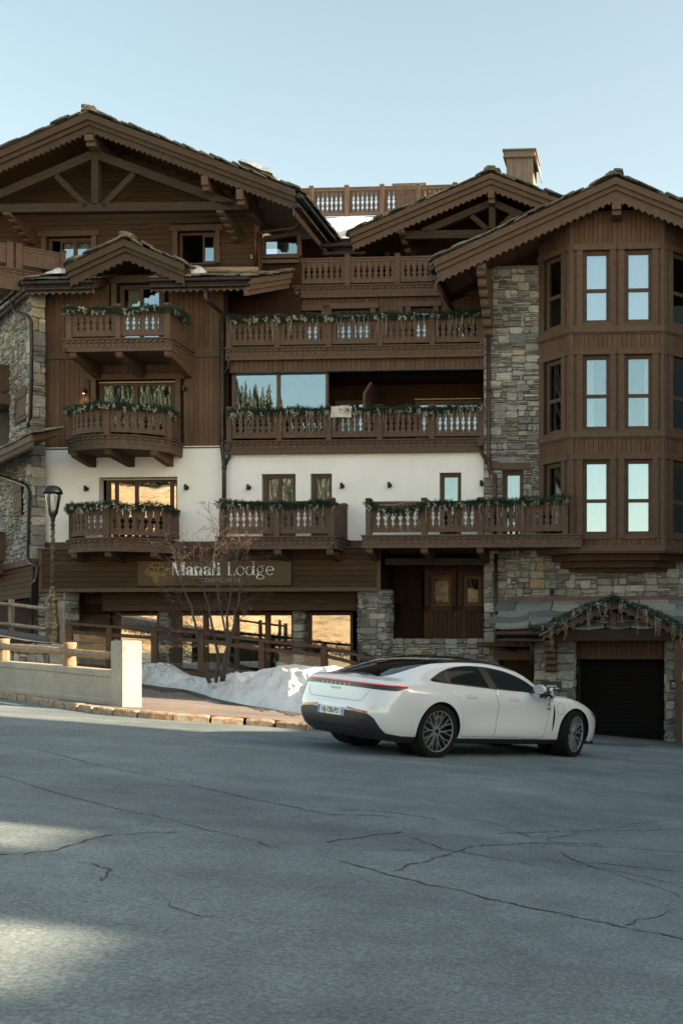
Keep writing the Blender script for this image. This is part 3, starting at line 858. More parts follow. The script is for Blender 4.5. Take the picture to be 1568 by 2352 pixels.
def gutter(par, p, q, r=.075, mat='gutter', rings=True, name='gutter'):
    mb = MB(); mb.tube([p, q], r, 10)
    if rings:
        L = (Vector(q)-Vector(p)).length; n = max(2, int(L/.55))
        for i in range(n):
            c = Vector(p).lerp(Vector(q), (i+.5)/n); d = (Vector(q)-Vector(p)).normalized(); mb.tube([c-d*.015, c+d*.015], r*1.16, 10)
    return mb.build(name, M_[mat], par, smooth=False)
def pipe(par, pts, r=.05, mat='pipe', name='drain_pipe', collars=()):
    mb = MB(); mb.tube(pts, r, 10)
    for c in collars: mb.tube([(c[0],c[1],c[2]-.03),(c[0],c[1],c[2]+.03)], r*1.25, 10)
    return mb.build(name, M_[mat], par, smooth=True)
def P3(px, py, v): x, z = at(px, py, v); return (x, -v, z)
def pbar(par, p, q, v, wpx, depth=.2, name='beam', mat='trim_dark', t=0):
    """timber seen face-on between two places of the photograph, on the plane v"""
    a, b = P3(*p, v), P3(*q, v); mb = MB(); mb.bar((a[0], a[1]+depth/2, a[2]), (b[0], b[1]+depth/2, b[2]), depth, wpx/134.0, up=(0,0,1))
    return mb.build(name, M_[mat], par)

# ---------- core volumes so that no light leaks through ----------
mb = MB()
mb.box(lx(150), lx(1945), 3.2, 12, -1.5, lz(600,1240))
mb.box(lx(150), lx(900), .6, 3.2, lz(400,2190)-.0, lz(400,1250)) if False else None
mb.build('core', M_['dark_wood'], hotel)

# ---------- white first floor and timber second floor: left ----------
xl, xm, xr = lx(163), lx(893), lx(1936)
z_w0 = lz(600, 2168); z_w1 = lz(600, 1786); z_belt0, z_belt1 = lz(600, 1432), lz(600, 1400); z_top = lz(600, 1190)
def px_hole(x0, y0, x1, y1, v=0): a, b = at(x0, y1, v), at(x1, y0, v); return (a[0], b[0], a[1], b[1])
hL3 = px_hole(395, 1907, 709, 2160); hL2 = px_hole(385, 1516, 702, 1780); hL1 = px_hole(468, 1130, 640, 1380)
mb = MB(); wall_holes(mb, xl, xm+.12, z_w0, z_w1, 0, [hL3], .3); 
mb.quad((xl,0,z_w0),(xl,0,z_w1),(xl,3.4,z_w1),(xl,3.4,z_w0)); mb.build('rendered_wall', M_['white'], hotel)
mb = MB(); wall_holes(mb, xl, xm+.12, z_w1+.01, z_top+.6, .06, [hL2, hL1], .25); mb.build('timber_wall', M_['dark_wood'], hotel)
planks_v(hotel, xl-.03, xm, z_w1-.03, z_belt0+.02, 0.01, .155, [(hL2[0]-.2, hL2[1]+.2, hL2[2]-1, hL2[3]+.2)])
planks_v(hotel, xl-.03, xm, z_belt1-.02, z_top+.5, 0.01, .155, [(hL1[0]-.2, hL1[1]+.2, hL1[2]-1, hL1[3]+.2)])
mb = MB(); mb.box(xl-.06, xm, -.035, .04, z_belt0, z_belt1); mb.build('belt_board', M_['trim'], hotel)
mb = MB(); mb.box(xl-.05, xm, -.02, .04, z_w1-.07, z_w1-.03); mb.build('drip_board', M_['trim'], hotel)
surround(hotel, hL2[0], hL2[1], hL2[2], hL2[3], 0, .16, .17, .16); surround(hotel, hL1[0], hL1[1], hL1[2], hL1[3], 0, .16, .22, .05)
window(hotel, hL2[0], hL2[1], hL2[2], hL2[3], .18, splits=[0,.46,.95,1], curtain=[(0,.10,'curtain'),(.90,1,'curtain')], depth=2)
window(hotel, hL3[0]+.14, hL3[1]-.0, hL3[2], hL3[3], .2, gl='shop_glass', splits=[0,.11,.40,.91,1], curtain=[(0,.14,'curtain'),(.9,1,'curtain')], depth=2)
window(hotel, hL1[0], hL1[1], hL1[2], hL1[3], .18, cols=2, curtain=[(.1,.42,'warm_curtain')], depth=2)
for h in (hL2, hL3):
    mb = MB(); mb.box(h[0]+.02, h[1]-.02, .10, .14, h[3]-.07, h[3]-.03); mb.build('blind_rail', M_['brass_line'], hotel)

# ---------- white first floor: middle ----------
z_m0 = lz(1500, 2163); z_m1 = lz(1500, 1813)
hA = px_hole(1046, 1895, 1182, 2150); hB = px_hole(1241, 1894, 1327, 2150); hC = px_hole(1757, 1890, 1844, 2150)
mb = MB(); wall_holes(mb, xm+.12, xr, z_m0, z_m1, 0, [hA, hB, hC], .22); mb.build('rendered_wall', M_['white'], hotel)
window(hotel, *hA, .10, cols=2, curtain=[(0,1,'warm_curtain')]); window(hotel, *hB, .10, curtain=[(0,1,'warm_curtain')])
window(hotel, *hC, .10, curtain=[(.82,1,'curtain')])
mb = MB(); mb.box(lx(163), lx(1936), -.05, .05, lz(900,2198), lz(900,2166)); mb.build('belt_board', M_['trim'], hotel)

# ---------- curved and straight balconies on the left ----------
def arc_pts(uc, hw, vr, vc, n):
    s = vc-vr; rad = (hw*hw+s*s)/(2*s); out = []; a0 = math.asin(hw/rad)
    for i in range(n+1):
        a = -a0 + 2*a0*i/n; out.append((uc + rad*math.sin(a), -(vc - rad + rad*math.cos(a))))
    return out
def bow_balcony(yfl, yrail):
    zf = lz(436, yfl, 1.5); zr = lz(436, yrail, 1.5)
    a, b = at(671, 1700, .78)[0], at(286, 1700, .78)[0]; uc, hw = (a+b)/2, (a-b)/2
    B = balcony('balcony', hotel)
    n = 16; pts = arc_pts(uc, hw, .78, 1.5, n)
    post(B, pts[0], zf, zr+.06, .5); post(B, pts[n//2], zf, zr+.10); post(B, pts[n], zf, zr+.06, -.5)
    for half in (0, 1):
        k = 8; sub = arc_pts(uc, hw, .78, 1.5, 16)[half*8:half*8+9]
        # slats one by one along the bow
        for i in range(8):
            M, L = frame2(sub[i], sub[i+1]); kind = 'first' if i == 0 else ('last' if i == 7 else 'mid')
            o = bpy.data.objects.new('slat', slat_mesh(kind)); COL.objects.link(o); o.parent = B
            o.matrix_local = M @ Matrix.Translation((L/2, 0, zf+.17)) @ Matrix.Diagonal((L*.995, .03, zr-.125-zf-.17, 1))
    for z0, z1, hwid, nm in ((zr-.045, zr, .06, 'top_rail'), (zr-.13, zr-.048, .035, 'top_rail'), (zf+.09, zf+.18, .03, 'bottom_rail')):
        mb = MB(); q = arc_pts(uc, hw, .78, 1.5, 32)
        for i in range(32): mb.bar((*q[i], (z0+z1)/2), (*q[i+1], (z0+z1)/2), hwid*2, z1-z0)
        mb.build(nm, M_['trim'], B)
    for sg in (0, n):
        p = pts[sg]; bay(B, (p[0], p[1]), (p[0], -.02), 5, zf, zr, 'plain') if sg else bay(B, (p[0], -.02), (p[0], p[1]), 5, zf, zr, 'plain')
    q = arc_pts(uc, hw+.1, .80, 1.62, 18)
    q = [(q[0][0]-.02, -.02)] + q + [(q[-1][0]+.02, -.02)]
    for i in range(len(q)-1): cornice(B, q[i], q[i+1], zf, .40)
    mb = MB(); q2 = [(uc+(x-uc)*.99, y*.985) for x, y in q]; m = len(q2)
    mb.v += [(x, y, zf-.38) for x, y in q2] + [(x, y, zf-.02) for x, y in q2]
    mb.face(list(range(m))[::-1]); mb.face([m+i for i in range(m)]); mb.build('floor_slab', M_['wood'], B)
    for xx in (-hw*.82, 0, hw*.82): bracket(B, uc+xx, zf-.38, 0, -1.15 if xx else -1.5, .30, .19, 'wood')
    return uc, hw, zf, zr
BOW2 = bow_balcony(1741, 1620); BOW3 = bow_balcony(2152, 2018)

def straight_balcony(pxs, yfl, yrail, v, n, ret=(True, True), ext=.16, label=None, back=0.02, parent=hotel, brackets=None, slant=0.0, post_extra=.10, h=.37, ret_n=7, cx=None):
    B = balcony('balcony', parent, label); px_mid = (pxs[0]+pxs[-1])/2
    zf, zr = lz(px_mid, yfl, v), lz(px_mid, yrail, v); xs = [lx(p, v) for p in pxs]; y = -v
    for x in xs: post(B, (x, y), zf, zr+post_extra)
    for i in range(len(xs)-1): bay(B, (xs[i]+.07, y), (xs[i+1]-.07, y), n[i] if isinstance(n, (list, tuple)) else n, zf, zr)
    x0, x1 = (xs[0]-.12, xs[-1]+.12) if cx is None else (lx(cx[0], v), lx(cx[1], v))
    cornice(B, (x0, y-.10), (x1, y-.10), zf, h, ext=.05)
    if ret[1]:
        bay(B, (xs[-1], y+.07), (xs[-1]+slant, back), ret_n, zf, zr, 'plain'); cornice(B, (x1, y-.1), (x1+slant, back), zf, h)
    if ret[0]:
        bay(B, (xs[0]-slant, back), (xs[0], y+.07), ret_n, zf, zr, 'plain'); cornice(B, (x0-slant, back), (x0, y-.1), zf, h)
    mb = MB(); mb.box(x0+.02, x1-.02, y-.06, -back if back < 0 else max(back, .0), zf-h+.02, zf-.03); mb.build('floor_slab', M_['wood'], B)
    for px in (brackets or []): bracket(B, lx(px, v), zf-h+.02, 0, y-.05, .42, .2, 'wood')
    return B, xs, zf, zr
BL1 = straight_balcony([280, 476, 671], 1357, 1230, 1.5, 6, brackets=[295, 478, 672])
BB2 = straight_balcony([891, 1109, 1328], 2147, 2006, 1.35, 7, (False, True), slant=.0, brackets=[905, 1112, 1320])
BB3 = straight_balcony([1475, 1697, 1922, 2089, 2260], 2140, 2004, 1.35, [6, 7, 5, 5], (False, False), brackets=[1478, 1697, 1920], cx=(1455, 2323), label='longest lower balcony, running on in front of the stone wall')
post(BB2[0], (BB2[1][-1], -.1), BB2[2], BB2[3]+.1)

# ---------- middle: galleries flush with the white wall ----------
BM3 = straight_balcony([918, 1118, 1316, 1520, 1728, 1930], 1761, 1634, .06, 7, (False, False), back=1.9, h=.40, cx=(910, 1938))
BM2 = straight_balcony([918, 1111, 1317, 1521, 1729, 1930], 1387, 1266, .06, 7, (False, False), back=1.2, cx=(910, 1938))
BT = straight_balcony([1193, 1391, 1591, 1790], 1142, 1029, -1.0, 7, (False, False), back=2.2, cx=(1180, 1960))
z0, z1 = lz(1400, 1480), lz(1400, 1436)
mb = MB(); mb.box(lx(915), xr, .03, .5, z0, z1+.02); mb.build('spandrel', M_['dark_wood'], hotel)
planks_v(hotel, lx(918), xr, z0, z1+.01, 0.0, .15)
mb = MB(); mb.box(lx(915), xr, -.03, .2, z0-.035, z0); mb.build('drip_board', M_['lead'], hotel)
# gallery back walls
zA0, zA1 = BM3[2]-.35, z0
mb = MB(); mb.quad((lx(905),1.9,zA0),(xr+.1,1.9,zA0),(xr+.1,1.9,zA1),(lx(905),1.9,zA1)); mb.quad((lx(905),0,zA1),(xr,0,zA1),(xr,3,zA1),(lx(905),3,zA1)); mb.quad((lx(905),0,zA0),(lx(905),3,zA0),(lx(905),3,zA1),(lx(905),0,zA1))
mb.build('gallery_wall', M_['dark_wood'], hotel)
v2 = -1.8
h = px_hole(1660, 1600, 1925, 1752, v2); window(hotel, *h, 1.82, cols=2, depth=1.0); mb = MB(); mb.box(h[0], h[1], 1.72, 1.76, h[3]+.02, h[3]+.05); mb.build('blind_rail', M_['brass_line'], hotel)
h = px_hole(1340, 1600, 1470, 1752, v2); window(hotel, *h, 1.82, cols=2, depth=1.0)
# slanted screen between two flats
a = P3(1468, 1585, -.9); b = P3(1494, 1540, -.9)
mb = MB(); mb.prism([(a[0]-.06, zA0), (a[0]+.02, zA0), (a[0]+.02, a[2]), (b[0]+.03, b[2]), (b[0]-.04, b[2]+.03), (a[0]-.06, a[2]+.03)], .6, 1.9); mb.build('screen', M_['trim'], hotel)
# enclosed gallery: two large fixed panes
gy = .1; gA, gB, gC = lx(922), lx(1107), lx(1308); gz0, gz1 = BM3[2]+.1, lz(1100, 1487)
mb = MB(); 
for x0, x1 in ((gA, gA+.09), (gB-.045, gB+.055), (gC-.08, gC)): mb.box(x0, x1, gy, gy+.1, gz0, gz1)
mb.box(gA, gC, gy, gy+.1, gz1, gz1+.07); wf = mb.build('window', M_['trim'], hotel)
for x0, x1 in ((gA+.09, gB-.045), (gB+.055, gC-.08)): mb = MB(); mb.box(x0, x1, gy+.05, gy+.062, gz0, gz1); mb.build('pane', M_['glass'], wf)
# second gallery: wall under the top balcony
zB0, zB1 = BM2[2]-.3, BT[2]-.3; vB = -1.05
hs = [px_hole(1326, 1234, 1482, 1390, vB), px_hole(1643, 1226, 1734, 1390, vB), px_hole(1198, 1243, 1287, 1390, vB), px_hole(1812, 1240, 1925, 1390, vB)]
mb = MB(); wall_holes(mb, lx(905), xr+.8, zB0, zB1+.1, 1.09, hs, .2); mb.build('timber_wall', M_['dark_wood'], hotel)
planks_v(hotel, lx(908, vB), xr+.75, zB0+.3, zB1+.05, 1.05, .15, [(q[0]-.16, q[1]+.16, q[2], q[3]+.2) for q in hs])
for q in hs: surround(hotel, *q, 1.05, .16, .17, .1); window(hotel, *q, 1.2, cols=2 if q[1]-q[0] > .9 else 1, depth=1.0)

# ---------- roof strips with gutters above the left balconies ----------
def pent(pxa, pxb, ytop, v, depth=1.6, ret=None, seed=1):
    """low stone-slab roof strip with double gutter and wavy board"""
    x0, x1 = lx(pxa, v), lx(pxb, v); pm = (pxa+pxb)/2; zt = lz(pm, ytop, v)
    P = bpy.data.objects.new('canopy_roof', None); COL.objects.link(P); P.parent = hotel
    y = -v; sl = .42
    mb = MB(); n = len(mb.v); pr = [(y, zt-.05),(y+depth, zt-.05+depth*sl),(y+depth, zt-.2+depth*sl),(y, zt-.34)]
    mb.v += [(x0, a, b) for a, b in pr] + [(x1, a, b) for a, b in pr]
    for q in ((0,1,2,3),(7,6,5,4),(0,4,5,1),(1,5,6,2),(2,6,7,3),(3,7,4,0)): mb.face(q)
    mb.build('roof_deck', M_['wood_x'], P)
    sc = scallop((x0, zt-.48), (x1, zt-.48), .2, -.07)
    mb = MB(); mb.prism([(x1, zt-.33), (x0, zt-.33)] + sc, y+.05, y+.09); mb.build('fascia_board', M_['trim'], P)
    gutter(P, (x0-.02, y-.05, zt-.14), (x1+.02, y-.05, zt-.14), .07); gutter(P, (x0+.03, y+.0, zt-.31), (x1-.03, y+.0, zt-.31), .065)
    for r_ in range(3):
        x = x0 - .05
        while x < x1:
            ln = R.uniform(.25, .5); M = Matrix.Translation((x+ln/2, y+.12+r_*.34+R.uniform(-.03,.03), zt+.0+r_*.34*sl+R.uniform(0,.04))) @ Matrix.Rotation(math.atan(sl)-.10, 4, 'X')
            slab(P, M, ln*1.12, .5, R.uniform(.03,.06)); x += ln*.86
    return P, x0, x1, zt, y
PE1 = pent(98, 372, 1112, .95); PE2 = pent(598, 1000, 1100, .95)
# sloping verge at the right end of the second strip
P, x0, x1, zt, y = PE2
a, b = P3(1000, 1112, .95), P3(1170, 1090, -.55)
mb = MB()
for k, (d0, d1) in enumerate(((0, .17), (.17, .34), (.34, .5))):
    p0, p1 = Vector(a)+Vector((0,0,-d0)), Vector(b)+Vector((0,0,-d0*.9)); p0 += Vector((-.05*k,0,0)); p1 += Vector((-.05*k,0,0)); q0, q1 = Vector(a)+Vector((-.05*k,0,-d1-.01)), Vector(b)+Vector((-.05*k,0,-d1*.9-.01))
    e_ = Vector((.045+.02*k, .02, 0)); n = len(mb.v); mb.v += [tuple(w_) for w_ in (p0, p1, q1, q0, p0-e_, p1-e_, q1-e_, q0-e_)]
    for f_ in ((0,1,2,3),(7,6,5,4),(0,4,5,1),(1,5,6,2),(2,6,7,3),(3,7,4,0)): mb.face([n+i for i in f_])
mb.build('verge_board', M_['trim'], P)
for i in range(16):
    t = (i+.5)/16; c = Vector(a).lerp(Vector(b), t); slab(P, Matrix.Translation((c.x-.14, c.y, c.z+.03+R.uniform(0,.05))) @ Matrix.Rotation(.25, 4, 'X'), R.uniform(.35,.55), .34, .05)
# log along the second strip (snow stop)
p, q = P3(735, 1081, .55), P3(1032, 1079, .55); mb = MB(); mb.tube([p, ((p[0]+q[0])/2, p[1], (p[2]+q[2])/2+.01), q], .085, 10); mb.build('snow_stop_log', M_['log'], hotel, smooth=True)
# small gable over the left balcony
GS = gable(hotel, at(496, 955, 1.25), at(262, 1062, 1.25), at(735, 1054, 1.25), -1.25, .6, (.2, .15, .30), rows=2, period=.2, amp=.07)
mb = MB(); s0, s1 = at(300, 1090, 1.1), at(700, 1085, 1.1); sc = scallop((s0[0], s0[1]), (s1[0], s1[1]), .2, .0)
# ---------- upper gable ----------
vG = 1.35; GA = gable(hotel, at(349, 447, vG), at(-330, 744, vG), at(1180, 757, vG), -vG, 4.2, (.20, .145, .25), rows=2)
yw = .6; vw = -.6
hW1 = px_hole(186, 944, 368, 1075, vw); hW2 = px_hole(711, 922, 862, 1055, vw)
ap, le, ri = at(349, 560, vw), at(-330, 850, vw), at(1180, 862, vw)
def gclip(z):
    k = (ap[1]-z)/(ap[1]-ri[1]); return (ap[0]+(le[0]-ap[0])*k*1.02, min(ap[0]+(ri[0]-ap[0])*k, lx(1025, vw)))
zq0, zq1 = lz(500, 1110, vw), ap[1]
mb = MB(); wall_holes(mb, lx(-200, vw), lx(1030, vw), zq0, lz(500, 800, vw), yw+.04, [hW1, hW2], .3); mb.prism([(lx(-200,vw), lz(500,800,vw)), (lx(1030,vw), lz(500,800,vw)), (ap[0], ap[1])][::-1], yw+.04, yw+.2); mb.build('timber_wall', M_['dark_wood'], hotel)
planks_h(hotel, lx(-60, vw), lx(1022, vw), zq0, zq1, yw, .165, [(q[0]-.16, q[1]+.16, q[2]-1, q[3]+.16) for q in (hW1, hW2)], 'wood_x', gclip)
for q in (hW1, hW2): surround(hotel, *q, yw, .15, .17, .1)
window(hotel, *hW1, yw+.14, cols=2, splits=[0,.22,.58,1], dark=(0,), curtain=[(.25,1,'curtain')]); window(hotel, *hW2, yw+.14, splits=[0,.62,1], dark=(0,), curtain=[(.88,1,'curtain')], depth=2)
mb = MB(); mb.box(lx(1019, vw), lx(1040, vw), yw-.05, yw+.2, zq0, lz(1030, 880, vw)); mb.build('corner_post', M_['wood'], hotel)
# recess at the right with a slanted window
q = px_hole(1043, 937, 1187, 1015, vw); a = MB(); a.prism([(q[0], q[2]), (q[1], q[2]), (q[1], q[3]+.12), (q[0], q[3]-.02)][::1], yw+.25, yw+.27)
fw = MB(); f_ = .07
pts = [(q[0], q[2]), (q[1], q[2]), (q[1], q[3]+.12), (q[0], q[3]-.02)]
for i in range(4): u, w_ = pts[i], pts[(i+1) % 4]; fw.bar((u[0], yw+.25, u[1]), (w_[0], yw+.25, w_[1]), .1, .12, up=(0,1,0)) if False else fw.bar((u[0], yw+.25, u[1]), (w_[0], yw+.25, w_[1]), .12, .12)
sw = fw.build('window', M_['trim'], hotel); a.build('pane', M_['glass'], sw)
mb = MB(); mb.box(lx(1020,vw), lx(1420,vw), 2.6, 2.8, zq0-1.6, lz(1100, 860, vw)); mb.build('timber_wall', M_['dark_wood'], hotel); mb = MB(); mb.box(lx(870,vw), lx(1190,vw), .9, 1.0, zq0-1.5, lz(1100,1035,vw)); mb.build('timber_wall', M_['dark_wood'], hotel)
mb = MB(); mb.box(lx(1040,vw), lx(1185,vw), yw+.15, yw+.27, lz(1100,1044,vw), lz(1100,1030,vw)); mb.box(lx(1040,vw), lx(1185,vw), yw+.1, yw+.3, lz(1100,1026,vw), lz(1100,1021,vw)); mb.box(lx(1040,vw), lx(1185,vw), yw+.35, yw+.4, lz(1100,1110,vw), lz(1100,1058,vw)); mb.build('parapet', M_['trim'], hotel)
# open truss in front of the gable wall
vT = .75
pbar(hotel, (-120, 833), (995, 820), vT, 34, .24, 'tie_beam')
pbar(hotel, (378, 585), (378, 818), vT, 28, .2, 'king_post', mat='trim_dark')
pbar(hotel, (364, 618), (-160, 842), vT, 33, .2, 'rafter'); pbar(hotel, (392, 619), (935, 818), vT, 33, .2, 'rafter')
pbar(hotel, (222, 700), (346, 822), vT, 22, .16, 'brace'); pbar(hotel, (534, 692), (408, 822), vT, 22, .16, 'brace')
# purlin ends and corbels
def purlin(px, y0, y1, w, vf, vb, par=hotel):
    x = lx(px, vf); zt, zb = lz(px, y0, vf), lz(px, y1, vf); mb = MB(); mb.box(x-w/2, x+w/2, -vf, -vb, zb, zt); mb.prism([(x-w/2, zb-.12),(x+w/2, zb-.12),(x+w/2, zb),(x-w/2, zb)], -vf+.1, -vb); mb.build('purlin', M_['trim'], par)
purlin(355, 535, 560, .27, 1.2, -.6); purlin(817, 700, 738, .2, 1.2, -.6); purlin(957, 755, 795, .2, 1.2, -.6)
corbel(hotel, lx(876, .9), lz(876, 838, .9), .6, -.85, 5, .2, 'trim', lz(876, 925, .4)); corbel(hotel, lx(20, .9), lz(20, 845, .9), .6, -.85, 5, .2, 'trim', lz(20, 935, .4))
# eave of the big roof running back: gutters and wavy board
ex, ez = at(1180, 775, vG)
for dz, dx, r_ in ((-.02, .10, .08), (-.30, .02, .075)): gutter(hotel, (ex+dx, -vG+.05, ez+dz), (ex+dx, 3.9, ez+dz), r_)
for i in range(30):
    slab(GA, Matrix.Translation((ex+.02, -vG+.3+i*.17, ez+.16+R.uniform(0,.05))) @ Matrix.Rotation(.36, 4, 'Y'), .5, R.uniform(.2,.4), .05)
sc = scallop((-vG+.1, ez-.58), (3.9, ez-.58), .2, -.08); mb = MB(); pl = [(3.9, ez-.36), (-vG+.1, ez-.36)] + sc
M90 = Matrix.Translation((ex-.06, 0, 0)) @ Matrix.Rotation(math.pi/2, 4, 'Z')
mb.prism(pl, 0, .04, M90); mb.build('fascia_board', M_['trim'], hotel)
# drain pipe from the big gutter down the corner
pipe(hotel, [(ex+.02, -.1, ez-.35), P3(1208, 880, -.2), P3(1180, 910, -.3), P3(1060, 925, -.45), P3(1030, 935, -.5), P3(1024, 960, -.5), P3(1024, 1062, -.5)], .055, 'copper_pipe')
# ---------- long drain pipe between the two halves ----------
d1 = P3(888, 1300, .14)
pipe(hotel, [P3(822, 1150, .9), P3(822, 1195, .9), P3(835, 1207, .8), P3(880, 1245, .25), P3(888, 1260, .14), P3(888, 1790, .14), P3(893, 1830, .14), P3(896, 1870, .14), P3(896, 2162, .14)], .062, 'pipe', collars=[P3(888, y, .14) for y in (1470, 1515, 1760)] + [P3(896, y, .14) for y in (1835, 1873)])
pipe(hotel, [P3(914, 1410, .12), P3(914, 1465, .12), P3(893, 1500, .14)], .05, 'pipe'); pipe(hotel, [P3(914, 1780, .12), P3(916, 1830, .12), P3(900, 1862, .14)], .05, 'pipe')
mb = MB(); p = P3(913, 1790, .12); mb.box(p[0]-.09, p[0]+.09, p[1]-.09, p[1]+.09, p[2]-.1, p[2]+.1); mb.build('rain_hopper', M_['pipe'], hotel)

# ---------- ground floor ----------
vS = .55
z0, z1 = lz(800, 2364, vS), lz(800, 2196, vS); x0, x1 = lx(155, vS), lx(1522, vS)
mb = MB(); mb.box(x0+.02, x1-.02, -vS+.03, 1.0, z0+.02, z1); mb.build('fascia_wall', M_['dark_wood'], hotel)
planks_h(hotel, x0+.1, x1-.1, z0+.1, z1, -vS, .165, (), 'wood_x')
for xx in (x0, x1-.11): board(hotel, xx, xx+.11, -vS-.02, z0, z1, .05, 'trim', 'z', 'corner_board')
board(hotel, x0, x1, -vS-.015, z0-.03, z0+.095, .05, 'trim', 'x', 'bottom_board')
mb = MB(); mb.box(x0-.03, x1+.03, -vS-.06, .02, z1, z1+.05); mb.build('flashing', M_['lead'], hotel)
# recessed second fascia and shop windows
vF = -.15; za, zb = lz(900, 2444, vF), lz(900, 2372, vF)
mb = MB(); mb.box(lx(412, vF), lx(1420, vF), .15, .5, za, zb+.2); mb.build('fascia_beam', M_['dark_wood'], hotel)
planks_h(hotel, lx(412, vF), lx(1425, vF), za, zb+.2, .12, .2, (), 'wood_x')
vW = -.6; zs0, zs1 = lz(900, 2700, vW), lz(900, 2452, vW)
for pa, pb, cc in ((470, 637, 1), (716, 822, 1), (822, 945, 1), (945, 1070, 1), (1070, 1175, 1), (1235, 1410, 1)):
    window(hotel, lx(pa, vW), lx(pb, vW), zs0, zs1, .6, cols=cc, fr=.05, sash=.035, gl='shop_glass', depth=3, mat='wood')
for a_, b_, y_, t_ in ((673,720,.62,zs1),(1213,1240,.62,zs1),(280,475,.9,lz(300,2370,vW))): mb = MB(); mb.box(lx(a_,vW), lx(b_,vW), y_, y_+.12, zs0, t_); mb.build('wall_panel', M_['wood'], hotel)
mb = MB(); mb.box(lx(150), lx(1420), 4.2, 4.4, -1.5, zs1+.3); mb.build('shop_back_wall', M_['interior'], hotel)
mb = MB(); mb.box(lx(150), lx(1560), .65, 4.3, zs1, zs1+.3); mb.build('shop_ceiling', M_['dark_wood'], hotel)
ST = Stones(hotel, 290)
def box_pillar(pa, pb, ytop, v, seed, zb, d=.6, big=(.42,.2), thin=.45):
    xa, xb = lx(pa, v), lx(pb, v); zt = lz((pa+pb)/2, ytop, v)
    mb = MB(); mb.box(xa+.03, xb-.03, -v+.03, -v+d-.03, zb, zt); mb.build('pillar_core', M_['mortar'], hotel)
    ST.area(xa, xb, zb, zt, lambda x, y, z: (x, -v+y, z), seed, big=big, thin=thin)
    ST.area(0, d, zb, zt, lambda s, y, z: (xb-y, -v+s, z), seed+1, big=big, thin=thin); ST.area(0, d, zb, zt, lambda s, y, z: (xa+y, -v+d-s, z), seed+2, big=big, thin=thin)
def round_pillar(pa, pb, ytop, v, seed, zb, big=(.42,.2), thin=.45):
    xa, xb = lx(pa, v), lx(pb, v); zt = lz((pa+pb)/2, ytop, v); c, r = (xa+xb)/2, (xb-xa)/2
    def fm(s, y, z):
        a = -math.pi*.5 + (s/(math.pi*r))*math.pi - math.pi*.0; rr = 1 - .0
        # squarish round: superellipse
        ca, sa = math.sin(a), math.cos(a); k = (abs(ca)**3.2+abs(sa)**3.2)**(-1/3.2); q = (r-y)*k
        return (c + q*ca, -v+r*.9 - q*sa*.9, z)
    mb = MB(); mb.lathe([(r*.97, zb), (r*.97, zt)], 20, Matrix.Translation((c, -v+r*.9, 0)) @ Matrix.Diagonal((1,.9,1,1))); mb.build('pillar_core', M_['mortar'], hotel)
    ST.area(0, math.pi*r, zb, zt, fm, seed, big=big, thin=thin)
box_pillar(637, 673, 2440, -.35, 11, zs0-.4, .4); box_pillar(1173, 1214, 2438, -.35, 15, zs0-.4, .4)
round_pillar(1421, 1557, 2358, .5, 21, -1.3); round_pillar(140, 280, 2366, .45, 25, -.6)
ST.done()
# ================= hotel: roofs further back =================
FRAME_M = {}
def flat_frame(par, M):
    t = bpy.data.objects.new('frame', None); COL.objects.link(t); FRAME_M[t] = M; return t
def flatten(t, par):
    """hand the children of a helper frame over to the building"""
    M = FRAME_M.pop(t)
    for c in list(t.children):
        B_ = Matrix.LocRotScale(c.location, c.rotation_euler, c.scale); c.parent = par
        c.location, q, c.scale = (M @ B_).decompose(); c.rotation_euler = q.to_euler()
    bpy.data.objects.remove(t)
def at_frame(Mw, px, py, v=0.0):
    """(x, z) in a frame where the ray of a photograph pixel meets the plane y = -v"""
    inv = Mw.inverted(); o = inv @ Vector((0, 0, CZ)); d = inv.to_3x3() @ Vector(((px-PX)/F, 1, (PY-py)/F))
    t = (-v - o.y)/d.y; p = o + d*t; return (p.x, p.z)

# middle gable
vM = -.85
GM = gable(hotel, at(1962, 690, vM), at(1396, 930, vM), at(2420, 862, vM), -vM, 6, (.155,.165,.25), rows=2, period=.19, mat='trim')
pbar(hotel, (1616, 938), (2200, 930), vM-.45, 33, .2, 'tie_beam'); pbar(hotel, (1967, 800), (1967, 912), vM-.45, 26, .18, 'king_post')
pbar(hotel, (1955, 812), (1690, 925), vM-.45, 28, .18, 'rafter'); pbar(hotel, (1979, 812), (2180, 900), vM-.45, 28, .18, 'rafter')
pbar(hotel, (1886, 862), (1948, 915), vM-.45, 20, .15, 'brace'); pbar(hotel, (2052, 855), (1990, 915), vM-.45, 20, .15, 'brace')
purlin(1963, 758, 790, .2, vM-.1, vM-1.8); corbel(hotel, lx(1604, vM-.2), lz(1604, 918, vM-.2), 3.0, -vM+.2, 4, .2, 'trim', lz(1604, 1010, vM-.8))
a, b, c = at(1396, 960, vM), at(1962, 715, vM), at(2420, 885, vM); mb = MB(); mb.prism([(a[0], a[1]-4), (c[0], c[1]-4), c, b, a], 2.9, 3.1); mb.build('timber_wall', M_['dark_wood'], hotel)
ex2, ez2 = at(1396, 945, vM)
for dz, dx in ((-.1, -.02), (-.36, .06)): gutter(hotel, (ex2-1.0+dx, -vM+.45, ez2+dz), (ex2+.35+dx, -vM+.45, ez2+dz), .08)
# window behind the top gallery
for pa, pb in ((1250, 1330), (1420, 1560)):
    q = px_hole(pa, 1000, pb, 1140, -2.8); window(hotel, *q, 2.75, cols=2, depth=1)
